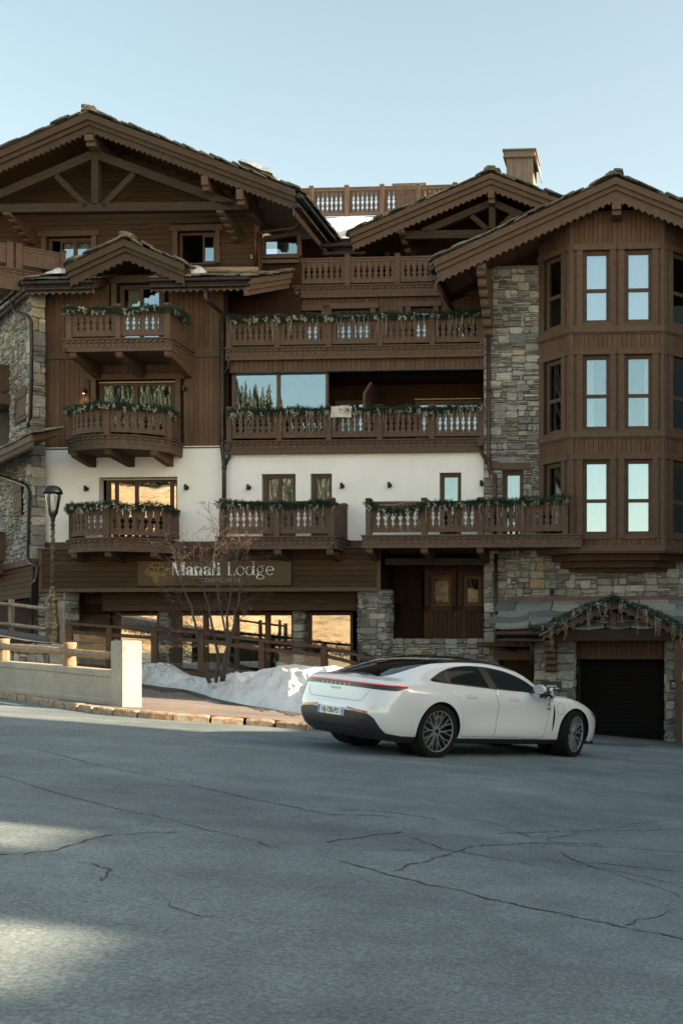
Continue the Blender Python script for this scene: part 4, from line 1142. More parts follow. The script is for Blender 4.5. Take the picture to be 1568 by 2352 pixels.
# rear house with roof terrace
rear = thing('roof_terrace_house', 'rear part of the hotel with carved roof terrace railing above a snowy roof', 'building', ROOT_M)
vR = -7.4
def terrace():
    B = balcony('railing', rear); pxs = [1106, 1247, 1388, 1529, 1674, 1820, 1965]
    zf, zr = lz(1529, 868, vR), lz(1529, 746, vR); xs = [lx(p, vR) for p in pxs]
    for x in xs: post(B, (x, -vR), zf, zr+.09, mat='terrace_wood')
    for i in range(len(xs)-1): bay(B, (xs[i]+.08, -vR), (xs[i+1]-.08, -vR), 6, zf, zr, mat='terrace_wood')
    mb = MB(); mb.box(xs[0], xs[-1], -vR-.15, -vR+6, zf-.12, zf-.02); mb.build('terrace_floor', M_['terrace_wood'], rear)
    # roof below the terrace
    z1 = zf-.14; mb = MB(); x0, x1 = xs[0]-3, xs[-1]+2
    mb.quad((x0, 3.6, z1-2.1), (x1, 3.6, z1-2.1), (x1, -vR-.1, z1), (x0, -vR-.1, z1)); mb.quad((x0, 3.6, z1-2.1), (x0, -vR-.1, z1), (x0, -vR-.1, z1-6), (x0, 3.6, z1-6))
    mb.build('roof', M_['lauze'], rear); return zf, xs
TZ, TX = terrace()
def roof_snow(name, label, quad, th, seed, nx=26, ny=14, edge=.25):
    """a sheet of snow lying on a sloping quad a-b-c-d"""
    a, b, c, d = [Vector(q) for q in quad]; rng = random.Random(seed); mb = MB(); ph = [rng.uniform(0, 6) for _ in range(6)]
    nrm = (b-a).cross(d-a).normalized()
    for j in range(ny+1):
        for i in range(nx+1):
            s, t = i/nx, j/ny; e = min(s, 1-s)*3.2; f = min(t, 1-t)*3.2
            k = min(1, e, f)**.5 if min(e, f) > 0 else 0
            s2 = s + .04*math.sin(7*t+ph[0]); t2 = t + .05*math.sin(9*s+ph[1])
            p = a.lerp(b, s2).lerp(d.lerp(c, s2), t2)
            h = th*k*(1 + .3*math.sin(5*s+ph[2])*math.sin(4*t+ph[3]) + .15*math.sin(17*s+ph[4])) - .03
            mb.v.append(tuple(p + nrm*h))
    n = nx+1
    for j in range(ny):
        for i in range(nx): mb.face((j*n+i, j*n+i+1, (j+1)*n+i+1, (j+1)*n+i))
    o = mb.build(name, M_['snow'], smooth=True); o.matrix_world = ROOT_M; tag(o, label, 'snow'); return o
z1 = TZ-.14
roof_snow('roof_snow', 'broad sheet of snow on the roof below the top terrace railing', [(lx(1190,-4), 3.75, z1-2.0), (lx(1690,-4), 3.75, z1-2.0), (lx(1720,vR), -vR-.2, z1-.03), (lx(1150,vR), -vR-.2, z1-.03)], .28, 4)
q0 = PE2; a = P3(726, 1056, .2); b = P3(838, 1072, .2)
roof_snow('roof_snow', 'small snow patch beside the little gable above the log', [(a[0]-.2, -.75, b[2]-.32), (b[0]+.15, -.75, b[2]-.30), (b[0]-.1, -.1, b[2]+.02), (a[0]-.3, -.1, a[2]+.05)], .16, 6, 14, 8)
a = P3(250, 1100, .35)
roof_snow('roof_snow', 'sliver of snow left of the little gable above the top left balcony', [(a[0]-.25, -.95, a[2]-.12), (a[0]+.3, -.95, a[2]-.12), (a[0]+.3, -.3, a[2]+.14), (a[0]-.15, -.3, a[2]+.14)], .12, 8, 10, 8)
x, z = at(985, 668, vG-.6); z -= .36
roof_snow('roof_snow', 'remnant of snow lying on the slabs of the big left roof', [(x-.1, -vG+.15, z+.42), (x+.95, -vG+.15, z-.02), (x+.95, -vG+1.1, z-.02), (x-.1, -vG+1.1, z+.42)], .2, 9, 14, 8)
# chimney
ch = thing('chimney', 'square boarded chimney with slate cap above the middle gable', 'chimney', front(lx(2078, -4), 4, lz(2078, 740, -4)))
hC_ = lz(2078, 632, -4)-lz(2078, 740, -4); wC = (lx(2130,-4)-lx(2023,-4))/2
mb = MB(); mb.box(-wC+.02, wC-.02, .02, 1.0, -2, hC_); mb.build('shaft', M_['dark_wood'], ch)
for i in range(9):
    board(ch, -wC+i*2*wC/9+.002, -wC+(i+1)*2*wC/9-.002, 0-.01, -2, hC_, .03, 'chimney_wood'); 
    if i < 7: mb = MB(); mb.box(wC-.02, wC+.008, i*.145+.002, (i+1)*.145-.002, -2, hC_); mb.build('plank', M_['chimney_wood'], ch)
mb = MB(); mb.box(-wC-.1, wC+.1, -.12, 1.12, hC_, hC_+.05); mb.box(-wC-.06, wC+.06, -.08, 1.08, hC_+.05, hC_+.22); mb.box(-wC-.12, wC+.12, -.14, 1.14, hC_+.22, hC_+.27); mb.build('cap', M_['chimney_wood'], ch)
mb = MB(); mb.prism([(wC+.05, hC_+.02), (wC+.17, hC_-.42), (wC+.19, hC_-.42), (wC+.12, hC_+.04)], -.05, 1.05); mb.build('side_hood', M_['chimney_wood'], ch)
# low plank cap seen behind the terrace railing
cp = thing('vent_cap', 'low flat wooden vent cap behind the roof terrace railing', 'vent', front(lx(1636, -9), 9, TZ-.2))
zc = lz(1636, 731, -9)-(TZ-.2); w_ = (lx(1704,-9)-lx(1566,-9))/2
mb = MB(); mb.box(-w_, w_, 0, 1.2, zc-.09, zc); mb.build('lid', M_['log'], cp); mb = MB(); mb.box(-w_*.82, w_*.82, .1, 1.1, -.2, zc-.09); mb.build('box', M_['terrace_wood'], cp)
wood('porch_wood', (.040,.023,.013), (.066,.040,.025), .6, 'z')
# ================= right wing: stone pier, bay window tower, gable =================
wing = thing('chalet_wing', 'right gabled wing of the hotel with three-storey timber bay window and stone walls', 'building', ROOT_M)
vP = .2; zt_w = lz(2462, 640, 1)
mb = MB(); mb.box(lx(1940), lx(1940)+11, .3, 10, -2.5, lz(2462, 900, 0)); mb.build('core', M_['dark_wood'], wing)
SW = Stones(wing, 298)
hD = px_hole(2008, 1880, 2092, 2195, vP); zcl, zch = lz(2300,2420,vP), lz(2100,1060,vP)
for a_, b_, c_, d_ in ((lx(1937), hD[0], hD[2], hD[3]), (hD[1], lx(1937)+9.5, hD[2], hD[3]), (lx(1937), lx(1937)+9.5, hD[3], zch), (lx(1937), lx(1937)+9.5, zcl, hD[2])):
    mb = MB(); mb.box(a_, b_, -vP+.035, .32, c_, d_); mb.build('wall_core', M_['mortar'], wing)
fmF = lambda x, y, z: (x, -vP+y, z)
zl0, zl1 = lz(2040,1879,vP), lz(2040,1852,vP)
SW.area(lx(1935, vP), lx(2165, vP), zl1, lz(2050, 1075, vP), fmF, 31, big=(.46,.2), thin=.45); SW.area(lx(1935,vP), lx(1962,vP), zl0, zl1, fmF, 30); SW.area(lx(2117,vP), lx(2165,vP), zl0, zl1, fmF, 36)
SW.area(lx(1935, vP), hD[0], lz(2050, 2196, vP), zl0, fmF, 32, big=(.44,.22), thin=.3); SW.area(hD[1], lx(2165, vP), lz(2050, 2196, vP), zl0, fmF, 34, big=(.4,.2), thin=.45)
SW.area(lx(1935, vP), lx(2810, vP), lz(2300, 2410, vP), lz(2300, 2196, vP), fmF, 33, big=(.46,.23), thin=.25)
mb = MB(); mb.box(lx(1962,vP), lx(2117,vP), -vP-.05, -vP+.1, lz(2040,1878,vP), lz(2040,1853,vP)); mb.build('lintel', M_['trim'], wing)
window(wing, hD[0]+.003, hD[1]-.003, hD[2], hD[3]-.003, -.02, curtain=[(0,1,'curtain')], depth=.1, room=False)
# bay
vB_ = 1.2; bx0, bx1 = lx(2279, vB_), lx(2656, vB_); bd = vB_-vP
ZB = lambda y: lz(2467, y, vB_)
rows_ = [(1290, 999), (1718, 1418), (2140, 1838)]
def bay_face(M, L, holes, side, cur):
    f = flat_frame(wing, M); zb, zt = ZB(2206), ZB(840)
    hs = []
    for (yb, yt) in rows_:
        for a, b in holes: hs.append((a, b, ZB(yb), ZB(yt)))
    planks_v(f, 0, L, zb+.02, zt, 0, .135, hs)
    mb = MB(); wall_holes(mb, 0, L, zb, zt, .03, hs, .2); mb.build('bay_wall', M_['dark_wood'], f)
    for a_, b_ in ((1304,1329), (1726,1748), (2182,2207)):
        mb = MB(); mb.box(-.03, L+.03, -.06, .02, ZB(b_), ZB(a_)); mb.box(-.02, L+.02, -.035, .02, ZB(b_)-.04, ZB(b_)-.01); mb.build('belt_board', M_['trim'], f)
    for q, (yb, yt) in enumerate(rows_):
        for k, (a, b) in enumerate(holes):
            z0, z1 = ZB(yb), ZB(yt)
            mb = MB(); mb.box(a-.17, a, -.045, .0, z0-.1, z1); mb.build('jamb', M_['trim'], f)
            mb = MB(); mb.box(b, b+.17, -.045, .0, z0-.1, z1); mb.build('jamb', M_['trim'], f)
            mb = MB(); mb.box(a+.002, b-.002, -.04, .0, z0-.12, z0); mb.build('sill', M_['trim'], f)
            if side: mb = MB(); mb.box(max(0, a-.3), min(L, b+.3), -.065, .0, z1, z1+.175)
            else: mb = MB(); mb.box((.09, L/2+.008)[k], (L/2-.008, L-.09)[k], -.065, .0, z1, z1+.175)
            mb.build('lintel', M_['trim'], f)
            window(f, a, b, z0, z1, .08, cols=1 if not side else 1, rows=2, fr=.06, sash=.05, rsplit=.455, curtain=cur[q][k], depth=.7, gl='glass' if q == 1 or side else 'pale_glass')
    for xx in (0, L-.1): board(f, xx, xx+.1, -.02, zb, zt, .05, 'trim', 'z', 'corner_board')
    flatten(f, wing)
LB = bx1-bx0
fh = [(lx(2330,vB_)-bx0, lx(2438,vB_)-bx0), (lx(2497,vB_)-bx0, lx(2607,vB_)-bx0)]
cF = [[[(0,1,'blind')], [(0,1,'blind')]], [[(0,.36,'curtain')], [(.76,1,'curtain')]], [[(0,1,'curtain')], [(0,1,'curtain')]]]
bay_face(Matrix.Translation((bx0, -vB_, 0)), LB, fh, False, cF)
M, L = frame2((bx0-bd, -vP), (bx0, -vB_)); cS = [[[(.3,.8,'warm_curtain')]], [[(.35,.7,'curtain')]], [[(.35,.7,'warm_curtain')]]]
bay_face(M, L, [(.26, 1.06)], True, cS)
M, L2 = frame2((bx1, -vB_), (bx1+bd, -vP)); bay_face(M, L2, [(.32, 1.12)], True, [[[(.3,.9,'warm_curtain')]], [[(.6,1,'curtain')]], [[(.1,.9,'curtain')]]])
def bay_step(name, y0, y1, inset):
    z0, z1 = ZB(y1), ZB(y0); k = inset; pl = [(bx0-bd+k*.9, -vP+.1), (bx0+k*.55, -vB_+k), (bx1-k*.55, -vB_+k), (bx1+bd-k*.9, -vP+.1)]
    mb = MB(); n = 4; mb.v += [(x, y, z0) for x, y in pl] + [(x, y, z1) for x, y in pl]
    mb.face((3,2,1,0)); mb.face((4,5,6,7))
    for i in range(4): j = (i+1) % 4; mb.face((i, j, 4+j, 4+i))
    mb.build(name, M_['wood_x'], wing)
bay_step('bay_floor', 2204, 2212, .03); bay_step('bay_step', 2212, 2238, .28); bay_step('bay_step', 2238, 2264, .52); bay_step('bay_step', 2264, 2280, .72)
# gable roof
vV = 2.0
GW = gable(wing, at(2462, 706, vV), at(1733, 1039, vV), at(3160, 985, vV), -vV, 9, (.19,.15,.34), rows=2, period=.2, amp=.07, mat='trim')
purlin(2465, 802, 835, .26, 1.85, .2, wing); purlin(1924, 1052, 1085, .24, 1.75, .2, wing)
corbel(wing, lx(1930, 1.4), lz(1930, 1088, 1.4), -vP+.1, -1.75, 7, .25, 'trim', lz(1960, 1345, .3))
wx, wz = at(1733, 1060, vV)
for dz, dx, r_ in ((-.05, -.09, .085), (-.33, -.01, .08)): gutter(wing, (wx+dx, -vV+.05, wz+dz), (wx+dx, 1.0, wz+dz), r_)
for i in range(18): slab(GW, Matrix.Translation((wx+.05, -vV+.3+i*.17, wz+.12+R.uniform(0,.05))) @ Matrix.Rotation(-.4, 4, 'Y'), .5, R.uniform(.2,.4), .05)
sc = scallop((-vV+.1, wz-.62), (1.0, wz-.62), .2, -.08); mb = MB(); pl = [(1.0, wz-.36), (-vV+.1, wz-.36)] + sc
mb.prism(pl, 0, .04, Matrix.Translation((wx+.06, 0, 0)) @ Matrix.Rotation(math.pi/2, 4, 'Z')); mb.build('fascia_board', M_['trim'], wing)
for i in range(7):   # soffit boards of the deep overhang
    t0, t1 = i/7, (i+1)/7; a, b = at(1733, 1039, vV), at(2462, 706, vV)
    xa, xb = a[0]+(b[0]-a[0])*(t0*.95+.02), a[0]+(b[0]-a[0])*(t1*.95+.015); za, zb2 = a[1]+(b[1]-a[1])*(t0*.95+.02), a[1]+(b[1]-a[1])*(t1*.95+.015)
    mb = MB(); mb.quad((xa, -vV+.25, za-.235), (xb, -vV+.25, zb2-.235), (xb, .3, zb2-.235), (xa, .3, za-.235)); mb.build('soffit_board', M_['wood'], wing)
# pipes on the stone
pipe(wing, [P3(1953, 1120, .32), P3(1953, 1835, .32), P3(1956, 1880, .32), P3(1978, 1900, .34), P3(1978, 2010, .34), P3(1978, 2185, .34)], .06, 'copper_pipe', collars=[P3(1953, y, .32) for y in (1300, 1560, 1838)])
pipe(wing, [P3(1926, 1790, .2), P3(1926, 1815, .2), P3(1940, 1838, .25), P3(1950, 1855, .3)], .055, 'copper_pipe')
mb = MB(); p = P3(1922, 1772, .2); mb.box(p[0]-.09, p[0]+.09, p[1]-.09, p[1]+.05, p[2]-.1, p[2]+.1); mb.build('rain_hopper', M_['copper_pipe'], wing)
pipe(wing, [P3(1982, 2215, .32), P3(1982, 2560, .32), P3(1990, 2590, .32), P3(2060, 2602, .32)], .055, 'copper_pipe', collars=[P3(1982, 2300, .32), P3(1982, 2420, .32)])
# ---- deep porch between the two buildings ----
vQ = -1.3
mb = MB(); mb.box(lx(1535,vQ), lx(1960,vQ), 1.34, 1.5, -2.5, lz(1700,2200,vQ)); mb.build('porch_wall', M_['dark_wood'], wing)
mb = MB(); mb.box(lx(1530), lx(1960), -.1, 1.5, lz(1700,2216,0), lz(1700,2190,0)); mb.build('porch_ceiling', M_['dark_wood'], wing)
pbar(wing, (1540, 2247), (1940, 2247), .35, 26, .25, 'porch_beam', 'trim_dark')
vD = -.7; x0, x1 = lx(1695, vD), lx(1940, vD); zq0, zq1 = lz(1800, 2556, vD), lz(1800, 2262, vD)
dh = [px_hole(1720, 2300, 1806, 2425, vD), px_hole(1851, 2300, 1925, 2425, vD)]
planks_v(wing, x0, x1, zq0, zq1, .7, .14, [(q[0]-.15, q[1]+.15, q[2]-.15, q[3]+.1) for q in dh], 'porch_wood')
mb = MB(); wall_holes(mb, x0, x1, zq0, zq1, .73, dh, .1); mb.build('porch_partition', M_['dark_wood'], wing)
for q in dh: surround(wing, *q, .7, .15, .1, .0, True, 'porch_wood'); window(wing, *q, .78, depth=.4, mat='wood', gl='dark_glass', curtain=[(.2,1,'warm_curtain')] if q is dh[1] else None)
mb = MB(); mb.box(lx(1555,.1), lx(1990,.1), -.05, .6, -2.5, lz(1750,2556,.1)); mb.build('wall_core', M_['mortar'], wing)
SW.area(lx(1555,.1), lx(2000,.1), -2.2, lz(1750,2554,.1), lambda x, y, z: (x, -.1+y, z), 37, big=(.42,.22), thin=.25)
SW.area(lx(1935,vP), lx(1990,vP), lz(1960,2570,vP), lz(1960,2410,vP), fmF, 38, big=(.45,.24), thin=.15)
# ================= garage porch =================
porch = thing('garage_porch', 'stone slab porch roof with small garlanded gable over the dark garage door', 'building', ROOT_M)
SP = Stones(porch, 298)
vE = 1.9
ex0, ex1 = lx(1988, vE), lx(2900, vE); ez_, tz_ = lz(2200, 2520, vE), lz(2200, 2408, .25)
run = vE-.25
mb = MB(); n = 0; pr = [(-vE+.02, ez_-.02), (-.2, tz_-.02), (-.2, tz_-.22), (-vE+.02, ez_-.16)]
mb.v += [(ex0+.05, a, b) for a, b in pr] + [(ex1, a, b) for a, b in pr]
for q in ((0,1,2,3),(7,6,5,4),(0,4,5,1),(1,5,6,2),(2,6,7,3),(3,7,4,0)): mb.face(q)
rf = mb.build('roof', M_['wood_x'], porch)
mb = MB(); mb.box(lx(2025,.2), lx(2900,.2), -vP-.10, -vP+.05, tz_-.02, lz(2300, 2386, .3)); mb.build('flashing', M_['flashing'], porch)
# large irregular roof slabs, row over row
nrow = 5; an = math.atan2(tz_-ez_, run)
for r_ in range(nrow):
    t = r_/nrow; x = ex0 - .05 + R.uniform(-.2, 0)
    while x < ex1:
        w = R.uniform(.55, 1.15); mb = MB(); k = 7; hh = R.uniform(.50, .6)
        pts = [(0+R.uniform(-.02,.02), R.uniform(0,.07)), (w*.25, R.uniform(-.12,-.02)), (w*.6, R.uniform(-.13,-.01)), (w, R.uniform(-.01,.08)), (w+R.uniform(-.03,.03), hh), (w*.5, hh+.05), (R.uniform(-.03,.03), hh)]
        th = R.uniform(.04, .065); tt = R.uniform(.02, .98)
        cut = max(0, (ex0+.25*t*2)-x-.05)
        base = Matrix.Translation((x, -vE + run*t*1.0, ez_ + (tz_-ez_)*t + .035 + R.uniform(0,.015))) @ Matrix.Rotation(an-.10, 4, 'X') @ Matrix.Rotation(R.uniform(-.03,.03), 4, 'Z')
        mb.v += [(a, b, 0) for a, b in pts] + [(a*.985+.005, b*.97+.006, th+R.uniform(-.006,.006)) for a, b in pts]
        mb.face(list(range(k))[::-1], tt); mb.face([k+i for i in range(k)], tt)
        for i in range(k): mb.face((i, (i+1) % k, k+(i+1) % k, k+i), tt)
        mb.build('slab', M_['slate'], rf, M=base); x += w+R.uniform(.015,.04)
# gutters and carved edge along the left eave
gutter(porch, (ex0-.05, -vE-.04, ez_-.10), (lx(2185,vE), -vE-.04, ez_-.10), .065, 'copper_pipe'); gutter(porch, (ex0, -vE+.02, ez_-.29), (lx(2190,vE), -vE+.02, ez_-.29), .055, 'copper_pipe')
sc = scallop((ex0+.15, ez_-.42), (lx(2120,vE), ez_-.42), .25, -.08); mb = MB(); mb.prism([(lx(2120,vE), ez_-.22), (ex0+.15, ez_-.22)] + sc, -vE+.12, -vE+.16); mb.build('fascia_board', M_['trim'], porch)
mb = MB(); mb.box(lx(1930, .5), lx(2150, .5), -1.6, -.1, ez_-.46, ez_-.34); mb.build('eave_beam', M_['wood_x'], porch)
pipe(porch, [P3(2127, 2560, 1.6), P3(2127, 2660, 1.4)], .05, 'pipe')
# small gable
vg = 2.25; ga, gl_, gr = at(2451, 2392, vg), at(2168, 2542, vg), at(2760, 2545, vg)
pg = bpy.data.objects.new('gable', None); COL.objects.link(pg); pg.parent = porch
for sd, e in (('l', gl_), ('r', gr)):
    bot = scallop((e[0], e[1]-.20), (ga[0], ga[1]-.34), .24, -.09); poly = [(ga[0], ga[1]-.06), (e[0], e[1])] + bot
    mb = MB(); mb.prism(poly if sd == 'l' else poly[::-1], -vg, -vg+.05); mb.build('verge_board', M_['trim'], pg)
pl = [gl_, ga, gr, (gr[0], gr[1]-.1), (ga[0], ga[1]-.12), (gl_[0], gl_[1]-.1)]; mb = MB(); mb.prism(pl[::-1], -vg+.06, -.6); mb.build('gable_deck', M_['wood_x'], pg)
for sd, e in (('l', gl_), ('r', gr)):
    dx, dz = e[0]-ga[0], e[1]-ga[1]; L = math.hypot(dx, dz); ang = math.atan2(dz, dx)
    for r_ in range(3):
        s = 0
        while s < L:
            ln = R.uniform(.4, .65); mb = MB(); tt = R.uniform(.02,.98); mb.box(-ln/2, ln/2, -.3, .3, 0, R.uniform(.025,.04), tt); c = min(s+ln/2, L-.1)
            mb.build('slab', M_['slate'], pg, M=Matrix.Translation((ga[0]+dx*c/L, -vg+.22+r_*.5, ga[1]+dz*c/L+.02)) @ Matrix.Rotation(-ang if dx > 0 else math.pi-ang, 4, 'Y') @ Matrix.Rotation(.05*(1 if dx > 0 else -1), 4, 'Y') @ Matrix.Rotation(R.uniform(-.1,.1), 4, 'Z')); s += ln*.8
pbar(porch, (2200, 2542), (2745, 2540), 1.95, 42, .22, 'tie_beam', 'trim_dark'); pbar(porch, (2451, 2450), (2451, 2522), 1.95, 24, .18, 'king_post', 'trim')
# pillars, lintel, roller door
vK = 1.3; zb = -1.9
def pillar(pa, pb, yt, v, seed, d=.9):
    xa, xb = lx(pa, v), lx(pb, v); zt = lz((pa+pb)/2, yt, v)
    mb = MB(); mb.box(xa+.035, xb-.035, -v+.035, -v+d, zb-.5, zt); mb.build('pillar_core', M_['mortar'], porch)
    SP.area(xa, xb, zb, zt, lambda x, y, z: (x, -v+y, z), seed, big=(.42,.26), thin=.12)
    SP.area(0, d, zb, zt, lambda s, y, z: (xb-y, -v+s, z), seed+1, big=(.42,.26), thin=.12); SP.area(0, d, zb, zt, lambda s, y, z: (xa+y, -v+d-s, z), seed+2, big=(.42,.26), thin=.12)
pillar(2137, 2297, 2562, vK, 51); pillar(2662, 2745, 2562, vK, 55)
corbel(porch, lx(2200, 1.8), lz(2200, 2562, 1.8), -vK, -2.0, 5, .3, 'trim', lz(2215, 2690, vK+.1))
vO = .75; q = px_hole(2300, 2630, 2662, 2945, vO)
mb = MB(); mb.box(q[0]-.2, q[1]+.2, -vO-.02, -vO+.2, q[3], q[3]+.55); mb.build('door_lintel', M_['dark_wood'], porch)
planks_v(porch, q[0]-.15, q[1]+.2, q[3]+.02, q[3]+.5, -vO-.05, .15)
mb = MB(); mb.box(q[0]-.15, q[1]+.2, -vO-.08, -vO-.03, q[3]-.05, q[3]+.02); mb.build('drip_board', M_['trim'], porch)
gd = bpy.data.objects.new('garage_door', None); COL.objects.link(gd); gd.parent = porch
nn = 22; hh = (q[3]-(-1.75))/nn
plain('door_slat', (.009,.008,.007), .8, spec=.15, var=.15)
sm = MB(); w2 = q[1]-q[0]-.12; pr = [(0,0),(-.012,.006),(-.016,hh*.5),(-.012,hh-.012),(0,hh-.006)]
for e in (-w2/2, w2/2): sm.v += [(e, a, b) for a, b in pr]
for i in range(4): sm.face((i, 5+i, 6+i, i+1))
smesh = sm.mesh('slat', M_['door_slat'])
for i in range(nn): o = obj('slat', smesh, gd, Matrix.Translation(((q[0]+q[1])/2+.05, -vO+.45, -1.75+i*hh)))
mb = MB(); mb.box(q[0]+.0, q[0]+.11, -vO+.36, -vO+.5, -1.9, q[3]); mb.build('guide_rail', M_['black_metal'], gd); mb = MB(); mb.box(q[1]-.03, q[1]+.05, -vO+.36, -vO+.5, -1.9, q[3]); mb.build('guide_rail', M_['black_metal'], gd)
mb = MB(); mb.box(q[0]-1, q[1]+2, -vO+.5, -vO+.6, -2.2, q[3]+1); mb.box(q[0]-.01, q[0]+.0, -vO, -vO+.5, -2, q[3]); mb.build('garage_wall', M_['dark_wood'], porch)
mb = MB(); mb.box(lx(2297,vK)-.02, lx(2297,vK)+.04, -vK+.3, -vO+.5, -2.2, q[3]); mb.build('reveal', M_['dark_wood'], porch)
mb = MB(); mb.box(lx(2700,vg-.2), lx(2726,vg-.2), -vg+.1, -vg+.32, -1.75, lz(2710,2562,vg-.2)); mb.build('porch_post', M_['trim'], porch)
mb = MB(); mb.box(lx(2695,vg-.2), lx(2732,vg-.2), -vg+.05, -vg+.37, -2.2, -1.72); mb.build('post_base', M_['concrete'], porch)
# side door left of the pillar
vd = .3; qd = px_hole(2010, 2640, 2137, 2900, vd)
mb = MB(); mb.box(qd[0]-.4, qd[1]+.3, .4, .5, -2.2, lz(2050, 2560, .3)); mb.build('side_wall', M_['dark_wood'], porch)
sd = MB(); sd.box(qd[0], qd[1], -vd+.2, -vd+.25, -2, qd[3]); dd = sd.build('side_door', M_['dark_wood'], porch)
ar = [(qd[0]+.1, -1.6), (qd[1]-.1, -1.6)] + [((qd[0]+qd[1])/2 + (qd[1]-qd[0]-.2)/2*math.cos(a), qd[3]-.55+.3*math.sin(a)) for a in [i*math.pi/10 for i in range(11)]]
mb = MB(); mb.prism(ar, -vd+.17, -vd+.2); mb.build('door_panel', M_['dark_wood'], dd)
mb = MB(); mb.box(qd[0]-.3, qd[1]+.02, -vd+.1, -vd+.4, qd[3], qd[3]+.3); mb.build('side_lintel', M_['trim'], porch)
SP.done(); SW.done()
# ================= stone house at the far left =================
cC = (lx(131, .42), -.42); aT = math.radians(45)
MT, _ = frame2((cC[0]-8*math.cos(aT), cC[1]+8*math.sin(aT)), cC); MTw = ROOT_M @ MT; LT = 8.0
tower = thing('stone_house', 'stone house at the far left with arched openings, brown shutters and a low slab canopy', 'building', MTw)
T = lambda px, py, v=0: at_frame(MTw, px, py, v)
tz1, tz0 = T(120, 1240)[1]+.55, T(120, 2240)[1]
def thole(x0, y0, x1, y1): a, b = T(x0, y1), T(x1, y0); return (a[0], b[0], a[1], b[1])
th = [thole(-14, 1600, 40, 1800), thole(56, 1560, 116, 1712), thole(62, 1922, 96, 2068)]
mb = MB(); wall_holes(mb, 0, LT-.04, tz0, tz1, .04, th, .4); mb.box(0, LT, 3, 3.2, tz0-3, tz1); mb.build('wall_core', M_['mortar'], tower)
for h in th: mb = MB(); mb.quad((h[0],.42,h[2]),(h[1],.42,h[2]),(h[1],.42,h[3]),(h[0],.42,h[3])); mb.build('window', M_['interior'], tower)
STT = Stones(tower, 290); fm0 = lambda x, y, z: (x, y, z)
STT.area(3.2, LT-.42, tz0, tz1, fm0, 71, th, big=(.30,.17), thin=.3)
STT.area(LT-.42, LT, tz0, tz1, lambda x, y, z: (x+.03, y-.05, z), 73, big=(.42,.34), thin=.12)
STT.area(0, .40, tz0, tz1, lambda s, y, z: (LT+.03-y, -.05+s, z), 75, big=(.42,.34), thin=.12)
STT.done()
# corner masses
mb = MB(); mb.box(LT-.42, LT, -.02, .34, tz0, tz1); mb.build('quoin_core', M_['mortar'], tower)
def shutter(x0, x1, z0, z1, y, arch=True):
    s = bpy.data.objects.new('shutter', None); COL.objects.link(s); s.parent = tower; n = 5; w = (x1-x0)/n
    for i in range(n):
        t = ((i+.5)/n-.5)*2; zz = z1 - (.10*t*t if arch else 0); mb = MB(); mb.box(x0+i*w+.004, x0+(i+1)*w-.004, y-.03, y, z0, zz); mb.build('plank', M_['trim'], s)
    for z in (z0+.15, z1-.3): mb = MB(); mb.box(x0, x1, y-.055, y-.03, z-.05, z+.05); mb.build('cross_bar', M_['trim'], s)
q = thole(75, 1538, 115, 1694); shutter(q[0]+.1, q[1]+.05, q[2], q[3], -.06); q = thole(64, 1918, 95, 2070); shutter(q[0], q[1], q[2], q[3], -.05)
# eaves and gutters that carry on round the corner
def pent_in(par, x0, x1, zt, y, depth=1.4):
    P = bpy.data.objects.new('canopy_roof', None); COL.objects.link(P); P.parent = par; sl = .42
    mb = MB(); pr = [(y, zt-.05),(y+depth, zt-.05+depth*sl),(y+depth, zt-.2+depth*sl),(y, zt-.34)]
    mb.v += [(x0, a, b) for a, b in pr] + [(x1, a, b) for a, b in pr]
    for q in ((0,1,2,3),(7,6,5,4),(0,4,5,1),(1,5,6,2),(2,6,7,3),(3,7,4,0)): mb.face(q)
    mb.build('roof_deck', M_['wood_x'], P); sc = scallop((x0, zt-.48), (x1, zt-.48), .2, -.07)
    mb = MB(); mb.prism([(x1, zt-.33), (x0, zt-.33)] + sc, y+.05, y+.09); mb.build('fascia_board', M_['trim'], P)
    gutter(P, (x0, y-.05, zt-.14), (x1+.03, y-.05, zt-.14), .07); gutter(P, (x0, y, zt-.31), (x1, y, zt-.31), .065)
    for r_ in range(3):
        x = x0
        while x < x1:
            ln = R.uniform(.25, .5); slab(P, Matrix.Translation((x+ln/2, y+.12+r_*.34, zt+r_*.34*sl+R.uniform(0,.04))) @ Matrix.Rotation(math.atan(sl)-.10, 4, 'X'), ln*1.12, .5, R.uniform(.03,.06)); x += ln*.86
_, px0_, _, pzt, py_ = PE1
pc = MT.inverted() @ Vector((px0_, py_, pzt)); pent_in(tower, 1.5, pc.x+.05, pzt, pc.y)
# lower canopy over the arches
c0 = T(133, 1735, .75); 
P = bpy.data.objects.new('canopy_roof', None); COL.objects.link(P); P.parent = tower; zt = c0[1]; y = -.75
mb = MB(); pr = [(y, zt-.03),(0, zt+.25),(0, zt+.1),(y, zt-.22)]; mb.v += [(1.5, a, b) for a, b in pr] + [(c0[0], a, b) for a, b in pr]
for q in ((0,1,2,3),(7,6,5,4),(0,4,5,1),(1,5,6,2),(2,6,7,3),(3,7,4,0)): mb.face(q)
mb.build('roof_deck', M_['wood_x'], P); sc = scallop((1.5, zt-.42), (c0[0], zt-.42), .22, -.08); mb = MB(); mb.prism([(c0[0], zt-.2), (1.5, zt-.2)] + sc, y-.02, y+.02); mb.build('fascia_board', M_['wood_x'], P)
mb = MB(); mb.box(1.5, c0[0]+.02, y-.05, y+.0, zt-.2, zt-.02); mb.build('fascia_board', M_['trim'], P)
